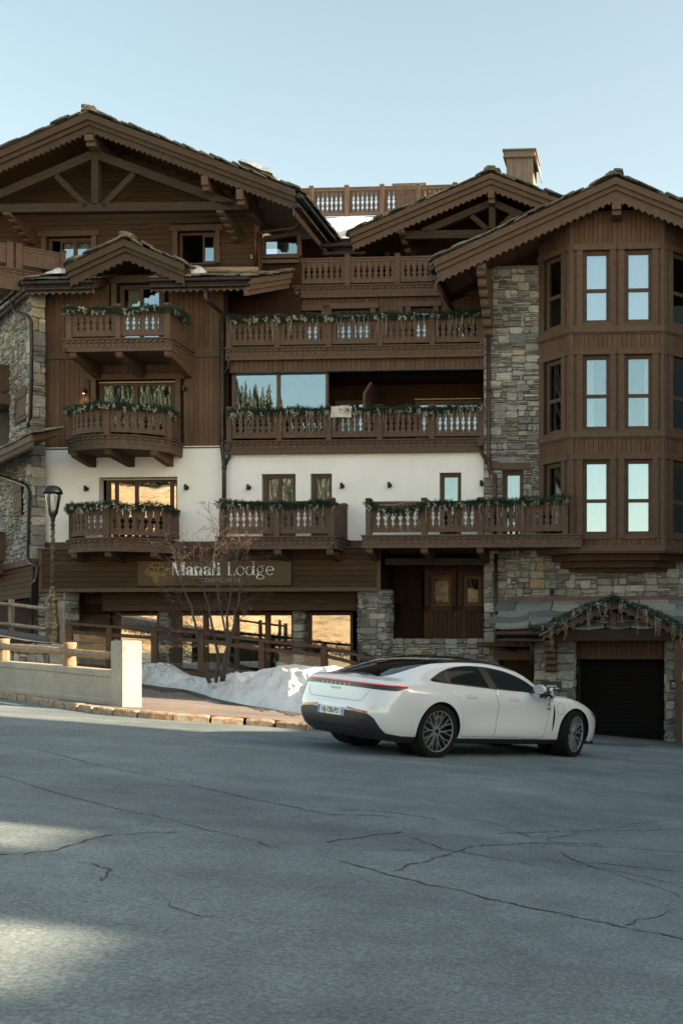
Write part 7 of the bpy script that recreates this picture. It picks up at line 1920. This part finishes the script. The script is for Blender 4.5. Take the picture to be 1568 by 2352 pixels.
st_patch('tail_light', 0, E_, lambda s: 4.74+.34*max(0,(s-3.4)/.8), lambda s: 5.36-.14*max(0,(s-3.4)/.8), 'car_black')
for sd in (1,-1):
    tl = st_patch('light_line', .0, E_-.05, lambda s: 5.235-.05*max(0,s-3.4), lambda s: 5.305-.06*max(0,s-3.4), 'red_lamp', sides=(sd,), off=.008)
def letter3(ch, size, p, n, mat, name='letter', par=car, sx=1.0):
    r = Vector((0,-1,0)); r = (r - n*r.dot(n)).normalized(); u = n.cross(r); c = bpy.data.curves.new(name, 'FONT'); c.body = ch; c.size = size; c.extrude = .001; c.align_x = 'CENTER'; c.offset = .0006*0
    o = bpy.data.objects.new(name, c); COL.objects.link(o); FONTS.append((o, M_[mat])); o.parent = par; o.matrix_local = Matrix(((r.x*sx,u.x,n.x,p.x),(r.y*sx,u.y,n.y,p.y),(r.z*sx,u.z,n.z,p.z),(0,0,0,1))); return o
for i, ch in enumerate('PORSCHE'):
    y = .27 - i*.09; q = rear_hit(y, .868, .010); letter3(ch, .045, q[0], q[1], 'badge', sx=1.35)
for i, ch in enumerate('Taycan'):
    q = rear_hit(.09-i*.036, .815, .003); letter3(ch, .05, q[0], q[1], 'badge_dark')
# boot lid seam, plate, reflectors
seam = [(y, .70-.03*(1-abs(y)/.6)**.5) for y in [(-.50+i*.05) for i in range(21)]]
path = [rear_hit(-.62,.84)] + [rear_hit(-.60,.80), rear_hit(-.57,.76), rear_hit(-.53,.705)] + [rear_hit(-.50+i*.05, .69-.002*0) for i in range(1,20)] + [rear_hit(.53,.705), rear_hit(.57,.76), rear_hit(.60,.80), rear_hit(.62,.84)]
plain('seam', (.16,.16,.16), .6); strip('boot_seam', path, .006, 'seam', off=-.0015)
pl = bpy.data.objects.new('number_plate', None); COL.objects.link(pl); pl.parent = car
q0 = rear_hit(0, .53)[0]; xp = q0.x-.012
mb = MB(); mb.box(xp, xp+.02, -.26, .26, .475, .585); mb.build('plate', M_['plate'], pl)
for y0_, y1_ in ((.215,.258),(-.258,-.215)): mb = MB(); mb.box(xp-.002, xp, y0_, y1_, .478, .582); mb.build('plate_band', M_['plate_blue'], pl)
mb = MB(); mb.prism([(-.237+.012*math.cos(a), .556+.012*math.sin(a)) for a in [k*math.pi/6 for k in range(12)]], 0, .001, Matrix(((0,1,0,xp-.004),(1,0,0,0),(0,0,1,0),(0,0,0,1)))); mb.build('plate_seal', M_['plate'], pl)
letter3('HJ-720-PD', .098, Vector((xp-.003, 0, .497)), Vector((-1,0,0)), 'plate_ink', 'plate_lettering', pl, .82)
letter3('73', .045, Vector((xp-.004, -.237, .487)), Vector((-1,0,0)), 'plate', 'plate_lettering', pl, .8); letter3('F', .04, Vector((xp-.004, .237, .487)), Vector((-1,0,0)), 'plate', 'plate_lettering', pl)
for sd in (1,-1): strip('reflector', [rear_hit(sd*(.30+i*.045), .585-.004*i, .006) for i in range(9)], .035, 'red_reflector')
for z in (.46,.435,.41): strip('bumper_groove', [rear_hit(-.62+i*.062, z, .001) for i in range(21)], .006, 'car_black')
strip('diffuser_edge', [rear_hit(-.68+i*.068, .345-.02*abs(i-10)/10, .012) for i in range(21)], .02, 'car_black')
o = side_hit(-.60,.47); 
# seams, handles, flap, vent on both sides
for sd in (-1, 1):
    for k, x0 in (('r', .52), ('f', 1.42)):
        hb = [side_hit(x0+i*.022, .842-.010*i/10-(.006 if k == 'f' else 0), sd, .006) for i in range(11)]; w = [.012]+[.030]*9+[.012]; strip('handle', hb, w, 'paint', doors[(k, sd)]); strip('handle_gap', [(p-n*.004, n) for p, n in hb], [a+.009 for a in w], 'badge_dark', doors[(k, sd)])
    vt = [side_hit(2.385-.035*i/10+.02*math.sin(i*.3), .80-.42*i/10, sd, .003) for i in range(11)]; strip('side_vent', vt, [.004,.018,.028,.036,.040,.042,.042,.038,.030,.018,.006], 'car_black')
    fl = [side_hit(2.53+.085*math.cos(a)*(1 if abs(math.cos(a)) < .75 else .96), .73+.085*math.sin(a), sd, .001) for a in [k*math.pi/14 for k in range(29)]]; strip('charge_flap', fl, .006, 'badge_dark')
    strip('window_trim', [side_hit(x, z+.004, sd, .002) for x, z in [(-.05,1.010),(.3,.994),(.7,.978),(1.05,.966),(1.6,.951),(2.12,.938)]], .012, 'car_black')
    hl = [side_hit(x, z, sd, .004) for x, z in [(3.36,.672),(3.42,.668),(3.48,.660),(3.54,.650),(3.60,.640)]]; strip('headlight', hl, [.012,.045,.06,.06,.04], 'lamp_white'); strip('headlight_lid', [(p-n*.002, n) for p, n in hl if p], [.02,.075,.095,.09,.06], 'car_black')
# front door edge joint of the wing, and arch liners
    for cx in (0, WB):
        mb = MB(); K = 40; y1 = .93
        for i in range(K+1):
            a = -.35+ (math.pi+.7)*i/K; c, s_ = math.cos(a), math.sin(a); r = .394; z = .36+r*s_; h = side_hit(cx+(r+.006)*c, max(.24, .36+(r+.006)*s_), sd, .0); yo = abs(h[0].y) if h else .9
            mb.v += [(cx+r*c, sd*(yo-.003), z), (cx+r*.985*c, sd*(yo-.05), .36+r*.985*s_), (cx+.41*c, sd*(yo-.06), .36+.41*s_), (cx+.41*c, sd*.55, .36+.41*s_)]
        for i in range(K):
            for j in range(3): mb.face((4*i+j, 4*i+j+1, 4*i+5+j, 4*i+4+j))
        mb.build('wheel_arch', M_['car_black'], car)
        mb = MB(); mb.prism([(cx+.42*math.cos(a), .36+.42*math.sin(a)) for a in [k*math.pi/16 for k in range(32)]], sd*.52, sd*.55); mb.build('arch_wall', M_['car_black'], car)
mb = MB(); mb.box(-.70, 3.55, -.82, .82, .19, .24); mb.box(-.42, .42, -.55, .55, .24, .60); mb.build('underbody', M_['rubber'], car)
# cabin
mb = MB(); mb.box(-.55, 2.35, -.86, .86, .26, .30); mb.box(-.72, -.45, -.58, .58, .6, .90); mb.box(2.2, 2.5, -.78, .78, .3, .93); 
for sd in (-1,1): mb.box(.0, 2.3, sd*.80, sd*.83, .3, .93)
mb.build('cabin_floor', M_['seat'], car)
def seat(x, y, zt, w=.25):
    mb = MB(); pr = [(x+.5,.45),(x+.48,.60),(x+.08,.56),(x-.12,zt-.2),(x-.22,zt-.19),(x-.1,.45)]; mb.prism(pr, y-w, y+w); o = mb.build('seat', M_['seat'], car)
    mb = MB(); mb.prism([(x-.13,zt-.22),(x-.13,zt-.02),(x-.17,zt),(x-.23,zt-.01),(x-.25,zt-.2)], y-w*.5, y+w*.5); mb.build('headrest', M_['seat'], o)
for y in (-.37,.37): seat(1.25, y, 1.20); seat(.25, y, 1.13, .3)
mb = MB(); mb.tube([(1.88+.03*math.cos(a)*0, .37+.17*math.cos(a), .88+.16*math.sin(a)) for a in [k*math.pi/10 for k in range(21)]], .014, 6); mb.build('steering_wheel', M_['seat'], car)
# mirrors
for sd in (-1,1):
    base = Vector((1.93, sd*.85, .955)); mr = bpy.data.objects.new('mirror', None); COL.objects.link(mr); mr.parent = doors[('f', sd)] if False else car; mr.location = base
    mb = MB(); rg = []; K = 12
    for (dx, ry_, rz_) in ((-.03,.10,.066),(-.02,.11,.072),(.03,.105,.068),(.08,.08,.05),(.11,.04,.026)): rg.append([(dx, sd*.15+ry_*math.cos(a)*(1 if abs(math.cos(a)) > 0 else 1), .055+rz_*math.sin(a)) for a in [2*math.pi*k/K for k in range(K)]])
    for r_ in rg: mb.v += r_
    for i in range(4):
        for k in range(K): mb.face((i*K+k, i*K+(k+1) % K, (i+1)*K+(k+1) % K, (i+1)*K+k))
    mb.face([4*K+k for k in range(K)]); mb.build('mirror_shell', M_['paint'], mr, smooth=True)
    mb = MB(); mb.v += [(-.032, y, z) for _, y, z in rg[0]]; mb.face(range(K)); mb.v += [(-.034, sd*.15+.1*math.cos(a), .055+.065*math.sin(a)) for a in [2*math.pi*k/K for k in range(K)]]; mb.face([K+k for k in range(K)]); mb.build('mirror_glass', M_['lamp_white'], mr)
    mb = MB(); mb.bar((0,-sd*.03,.0), (.03, sd*.10,.01), .09, .035); mb.build('mirror_foot', M_['car_black'], mr)
# wheels
def wheel_meshes():
    mb = MB(); R0 = RW; prof = [(.281,-.115),(.292,-.125),(.325,-.125),(.345,-.112),(R0-.003,-.098)]
    gr = [(-.098,0),(-.075,0),(-.072,-.008),(-.064,-.008),(-.061,0),(-.028,0),(-.025,-.008),(-.015,-.008),(-.012,0),(.012,0),(.015,-.008),(.025,-.008),(.028,0),(.061,0),(.064,-.008),(.072,-.008),(.075,0),(.098,0)]
    prof = prof[:-1] + [(R0+d, y*1.25) for y, d in gr] + [(.345,.132),(.325,.145),(.285,.145),(.281,.135)]
    K = 72
    for i in range(K):
        a = 2*math.pi*i/K
        for r, y in prof: mb.v.append((r*math.cos(a), y, r*math.sin(a)))
    n = len(prof)
    for i in range(K):
        for j in range(n-1): a, b = i*n+j, ((i+1) % K)*n+j; mb.face((a, a+1, b+1, b))
    ty = mb.mesh('tyre', M_['tyre'], True)
    # outer side is y = -0.125 (towards the viewer for the right wheels)
    mb = MB(); K = 60
    for i in range(K):
        a = 2*math.pi*i/K
        for r, y in ((.282,.13),(.259,.10),(.254,-.02),(.260,-.085),(.276,-.118),(.283,-.118)): mb.v.append((r*math.cos(a), y, r*math.sin(a)))
    for i in range(K):
        for j in range(5): a, b = i*6+j, ((i+1) % K)*6+j; mb.face((a, b, b+1, a+1))
    n0 = len(mb.v); brl = mb.mesh('rim_barrel', M_['rim_dark'], True)
    sp = MB()
    def bar2(r0, a0, r1, a1, w0, w1, y0, y1):
        p = Vector((r0*math.cos(a0), y0, r0*math.sin(a0))); q = Vector((r1*math.cos(a1), y1, r1*math.sin(a1))); d = (q-p).normalized(); s = d.cross(Vector((0,1,0))).normalized(); k = len(sp.v)
        for c, w, yy in ((p, w0, 0), (q, w1, 0)): sp.v += [tuple(c-s*w/2), tuple(c+s*w/2), tuple(c+s*w*.8+Vector((0,.035,0))), tuple(c-s*w*.8+Vector((0,.035,0)))]
        for f in ((0,1,5,4),(1,2,6,5),(3,0,4,7)): sp.face([k+i for i in f])
    for k in range(10):
        a = 2*math.pi*k/10 + .12; da = 2*math.pi/10
        bar2(.045, a, .135, a, .024, .016, -.085, -.098)
        bar2(.130, a, .272, a-da*.24, .012, .010, -.098, -.108); bar2(.130, a, .272, a+da*.26, .012, .010, -.098, -.108)
    K = 60; k0 = len(sp.v)
    for i in range(K):
        a = 2*math.pi*i/K
        for r, y in ((.266,-.100),(.268,-.115),(.280,-.119),(.283,-.112)): sp.v.append((r*math.cos(a), y, r*math.sin(a)))
    for i in range(K):
        for j in range(3): a, b = k0+i*4+j, k0+((i+1) % K)*4+j; sp.face((a, b, b+1, a+1))
    sp.lathe([(.062,0),(.058,.02),(.03,.024)], 20, Matrix.Translation((0,-.066,0)) @ Matrix.Rotation(math.pi/2, 4, 'X'))
    spk = sp.mesh('rim', M_['rim'], False)
    mb = MB(); mb.lathe([(.032,0),(.030,.006),(.001,.007)], 16, Matrix.Translation((0,-.088,0)) @ Matrix.Rotation(math.pi/2, 4, 'X')); cap = mb.mesh('hub_cap', M_['rim_dark'])
    mb = MB(); mb.lathe([(.06,0),(.20,0),(.20,.03),(.06,.03)], 32, Matrix.Translation((0,.0,0)) @ Matrix.Rotation(math.pi/2, 4, 'X')); dsc = mb.mesh('brake_disc', M_['disc'])
    mb = MB(); mb.prism([(r*math.cos(a), r*math.sin(a)) for r, a in [(.175,1.85),(.175,1.6),(.175,1.35),(.215,1.32),(.218,1.6),(.215,1.9)]], -.06, .03); cal = mb.mesh('brake_caliper', M_['caliper'])
    return ty, brl, spk, cap, dsc, cal
WM = wheel_meshes()
for cx, cy, st in ((0,.822,0),(0,-.822,0),(WB,.838,math.radians(15)),(WB,-.838,math.radians(15))):
    w = bpy.data.objects.new('wheel', None); COL.objects.link(w); w.parent = car
    w.matrix_local = Matrix.Translation((cx, cy, RW-.004)) @ Matrix.Rotation(st + (math.pi if cy > 0 else 0), 4, 'Z') @ Matrix.Rotation(.2+cx, 4, 'Y')
    for nm, ms in zip(('tyre','rim_barrel','rim','hub_cap','brake_disc'), WM): obj(nm, ms, w)
    o = obj('brake_caliper', WM[5], w); o.matrix_local = Matrix.Rotation(-(.2+cx), 4, 'Y')
# ---- wedding bouquet tied to the mirror ----
MW = car.matrix_world.copy()
bp = MW @ Vector((2.12,-.955,.965)); bq = thing('flower_bouquet', 'small wedding bouquet with white rose and trailing greenery tied by the car mirror', 'bouquet', Matrix.Translation(bp) @ MW.to_3x3().normalized().to_4x4())
plain('rose', (.80,.78,.66), .7); plain('ribbon', (.82,.83,.82), .6); leafy('leaf_dark', (.010,.035,.028), (.03,.075,.05)); leafy('leaf_pale', (.16,.20,.19), (.34,.38,.37))
rng = random.Random(4); mb = MB()
for k in range(46):
    c = Vector((rng.uniform(-.13,.16), rng.uniform(-.05,.04), rng.uniform(-.05,.06))); d = Vector((rng.uniform(-1,1), rng.uniform(-1,.4), rng.uniform(-.8,.6))).normalized(); s = d.cross(Vector((rng.uniform(-1,1),1,rng.uniform(-1,1)))).normalized()*.026; L = rng.uniform(.07,.14); mb.quad(c, c+d*L*.5-s, c+d*L, c+d*L*.5+s)
tag(mb.build('leaves', M_['leaf_dark'], bq), kind='stuff')
mb = MB()
for k in range(60):
    t = rng.random(); c = Vector((.06+rng.gauss(0,.02), -.05, -.04-.2*t)); d = Vector((rng.uniform(-1,1), rng.uniform(-1,1), -.6)).normalized(); s = d.cross(Vector((0,1,.3))).normalized()*.008; mb.quad(c, c+d*.02-s, c+d*.045, c+d*.02+s)
tag(mb.build('trailing_sprigs', M_['leaf_pale'], bq), kind='stuff')
for j, (ox, oy, oz, r) in enumerate(((.03,-.08,.01,.045),(.09,-.07,-.03,.03))):
    mb = MB()
    for l in range(4):
        for k in range(5):
            a = k*1.257+l*.6; rr = r*(1-.2*l); c = Vector((ox,oy,oz)); u = Vector((math.cos(a), -.35-.25*l, math.sin(a))).normalized(); s = Vector((-math.sin(a),0,math.cos(a)))*rr*.7; mb.quad(c+u*rr*.2, c+u*rr*.7-s, c+u*rr+Vector((0,-.008*l,0)), c+u*rr*.7+s)
    mb.build('rose', M_['rose'], bq)
bo = MW @ Vector((2.50,-.70,.95)); rb = thing('ribbon_bow', 'white ribbon bow with dark leaf on the front wing of the white car', 'ribbon', Matrix.Translation(bo) @ MW.to_3x3().normalized().to_4x4())
for sgn in (-1,1): mb = MB(); mb.prism([(0,.0),(sgn*.05,.035),(sgn*.085,.085),(sgn*.05,.09),(sgn*.015,.04)], -.012, .012); mb.build('loop', M_['ribbon'], rb)
mb = MB(); mb.box(-.015,.015,-.018,.018,-.03,.03); mb.build('knot', M_['ribbon'], rb); mb = MB(); mb.quad((-.05,-.02,-.03),(-.14,-.03,.0),(-.26,-.02,.015),(-.13,.03,.035)); mb.build('leaf', M_['leaf_dark'], rb)
# ================= across the street: hillside and wood mirrored in the windows =================
def crest(x):
    pts = [(-170,42),(-110,44),(-75,39),(-62,34),(-56,30.5),(-51,25.5),(-45,21),(-36,17),(-29,14.5),(-18,9),(-5,6),(20,5),(60,8),(140,12)]
    return interp(pts, x)
def hill():
    mb = MB(); NX, NY = 120, 26; xs = [-170+300*i/NX for i in range(NX+1)]
    for x in xs:
        for j in range(NY+1):
            t = j/NY; y = -13 - 75*t; h = gz(x, -12) - .3 + crest(x)*(t*.85+.15*t*t) + mnoise.noise(Vector((x*.08, y*.08, 0)))*2.2*min(1, t*4) + mnoise.noise(Vector((x*.3, y*.3, 3)))*.6*min(1, t*6)
            mb.v.append((x, y, h))
    n = NY+1
    for i in range(NX):
        for j in range(NY): mb.face((i*n+j, i*n+j+1, (i+1)*n+j+1, (i+1)*n+j))
    m, nt, b = nodes('dry_grass'); geo = nt.nodes.new('ShaderNodeNewGeometry'); P = geo.outputs['Position']
    n1 = noise(nt, P, .22, 6, .65, .8); r1 = ramp(nt, [(.30, (.16,.115,.06)), (.40, (.43,.335,.215)), (.62, (.53,.43,.30))]); nt.links.new(n1, r1.inputs[0])
    n5 = noise(nt, P, .9, 6, .7, .6); r5 = ramp(nt, [(.34, (.55,.5,.42)), (.5, (1,1,1)), (.68, (1.2,1.17,1.1))]); nt.links.new(n5, r5.inputs[0]); gcol = mixc(nt, 1.0, r1.outputs[0], r5.outputs[0], 'MULTIPLY')
    n2 = noise(nt, P, .06, 5, .6); sx = N(nt, 'ShaderNodeSeparateXYZ'); nt.links.new(P, sx.inputs[0]); mr = N(nt, 'ShaderNodeMapRange'); mr.inputs['From Min'].default_value = -30; mr.inputs['From Max'].default_value = 5; mr.inputs['To Min'].default_value = 0; mr.inputs['To Max'].default_value = .30; nt.links.new(sx.outputs[0], mr.inputs['Value']); ad = N(nt, 'ShaderNodeMath', operation='ADD'); nt.links.new(n2, ad.inputs[0]); nt.links.new(mr.outputs[0], ad.inputs[1])  # more snow towards the right, added to bounce light onto the hotel front
    r2 = ramp(nt, [(.58, (0,0,0)), (.62, (1,1,1))]); nt.links.new(ad.outputs[0], r2.inputs[0])
    nt.links.new(mixc(nt, r2.outputs[0], gcol, (.80,.80,.82)), b.inputs['Base Color']); b.inputs['Roughness'].default_value = .95; M_['dry_grass'] = m
    tag(mb.build('hillside', m, smooth=True), kind='structure')
hill()
def conifer_wood():
    mb = MB(); rng = random.Random(77)
    for k in range(2200):
        x = rng.uniform(-125, -22); t = rng.uniform(.60, 1.0)
        y = -13-75*t; z = gz(x,-12)-.6 + crest(x)*(t*.85+.15*t*t); H = rng.uniform(2.6, 6.5); r = H*.17
        for l in range(8):
            z0, z1 = z+H*(.06+.115*l), z+H*(.26+.11*l if l < 7 else 1.0); rr = r*(1-.115*l); n = len(mb.v); a0 = rng.uniform(0,1)
            mb.v += [(x+rr*math.cos(a0+i*.628)*(rng.uniform(.85,1.25) if i % 2 else rng.uniform(.4,.65)), y+rr*math.sin(a0+i*.628)*(rng.uniform(.85,1.25) if i % 2 else rng.uniform(.4,.65)), z0+(rng.uniform(-.35,0) if i % 2 else .15)) for i in range(10)] + [(x, y, z1)]
            for i in range(10): mb.face((n+i, n+(i+1) % 10, n+10))
    tag(mb.build('conifer_wood', M_['fir_tree']), kind='stuff')
conifer_wood()

# ================= unseen neighbours to the right, shaped and partly added to shade the street =================
plain('neighbour_wall', (.14,.13,.125), .9, var=.1)
def near(plan, z1): return [(x*1.063, y*1.063) for x, y in plan], CZ+(z1-CZ)*1.063
def house(name, label, plan, z1, ridge=2.0, zb=-3):
    """walled block on a plan of four corners with a hipped roof"""
    if plan[0][1] < 16: plan, z1 = near(plan, z1)
    c = Vector((sum(p[0] for p in plan)/4, sum(p[1] for p in plan)/4, 0)); t = thing(name, label, 'building', Matrix.Translation(c)); P = [(p[0]-c.x, p[1]-c.y) for p in plan]
    mb = MB(); mb.v += [(x, y, zb) for x, y in P] + [(x, y, z1) for x, y in P]
    for i in range(4): j = (i+1) % 4; mb.face((i, j, 4+j, 4+i))
    mb.face((4,5,6,7)); mb.build('wall', M_['neighbour_wall'], t)
    mb = MB(); a = ((P[0][0]+P[3][0])/2*.5+(P[1][0]+P[2][0])/2*.5, 0); mb.v += [(x*.985, y*.985, z1+.004) for x, y in P] + [(0, 0, z1+ridge)]
    for i in range(4): mb.face((i, (i+1) % 4, 4))
    mb.build('roof', M_['slate'], t)
house('neighbour_house', 'unseen tall neighbour house beyond the right edge, shaped to shade car and road', [(12,6.14),(28,6.14),(28,13.4),(12,14.1)], 11.5, .0)
house('neighbour_house', 'unseen low neighbour house beyond the right edge, roofline shaped for the sun patches', [(14,-8),(24,-8),(24,3.8),(14,3.8)], 7.39, .0)
house('shade_block', 'unseen narrow roof section shaped for the farther sun patch on the road', [(14,5.2),(20,5.2),(20,6.12),(14,6.12)], 7.95, .0)
house('shade_block', 'unseen raised block shaped to part the sun patches on the road', [(14,3.82),(17,3.82),(17,5.18),(14,5.18)], 10.2, .0)
house('neighbour_chimney', 'unseen narrow chimney on the low house, shaped for the dark band between sun patches', [(13.9,2.7),(14.5,2.7),(14.5,2.9),(13.9,2.9)], 8.7, .0, 5)
house('lane_shade_block', 'unseen block added across the lane to shade the car and the near road', [(12.02,14.0),(16,13.9),(16,19.8),(12.02,19.8)], 7.6, .0)
house('shade_block', 'unseen middle-height block added to shade all but the top of the bare tree', [(12.2,21.1),(20,21.1),(20,24.0),(12.2,24.0)], 12.4, .0)
house('tall_shade_block', 'unseen tall block added beyond the right edge to shade the hotel front', [(13,24.05),(30,24.05),(30,35.4),(13,35.4)], 29.5, .0)
house('tall_shade_block', 'unseen rear block beyond the right edge, kept low to leave the chimney sunlit', [(13,35.45),(30,35.45),(30,46),(13,46)], 13.0, .0)
# lettering becomes plain meshes
bpy.context.view_layer.update(); dg = bpy.context.evaluated_depsgraph_get()
for o, m in FONTS:
    me = bpy.data.meshes.new_from_object(o.evaluated_get(dg)); me.materials.clear(); me.materials.append(m)
    n = bpy.data.objects.new(o.name.split('.')[0], me); COL.objects.link(n); n.parent = o.parent
    n.location, n.rotation_euler, n.scale = o.location, o.rotation_euler, o.scale
for o, m in FONTS: bpy.data.objects.remove(o)
bpy.context.view_layer.update()
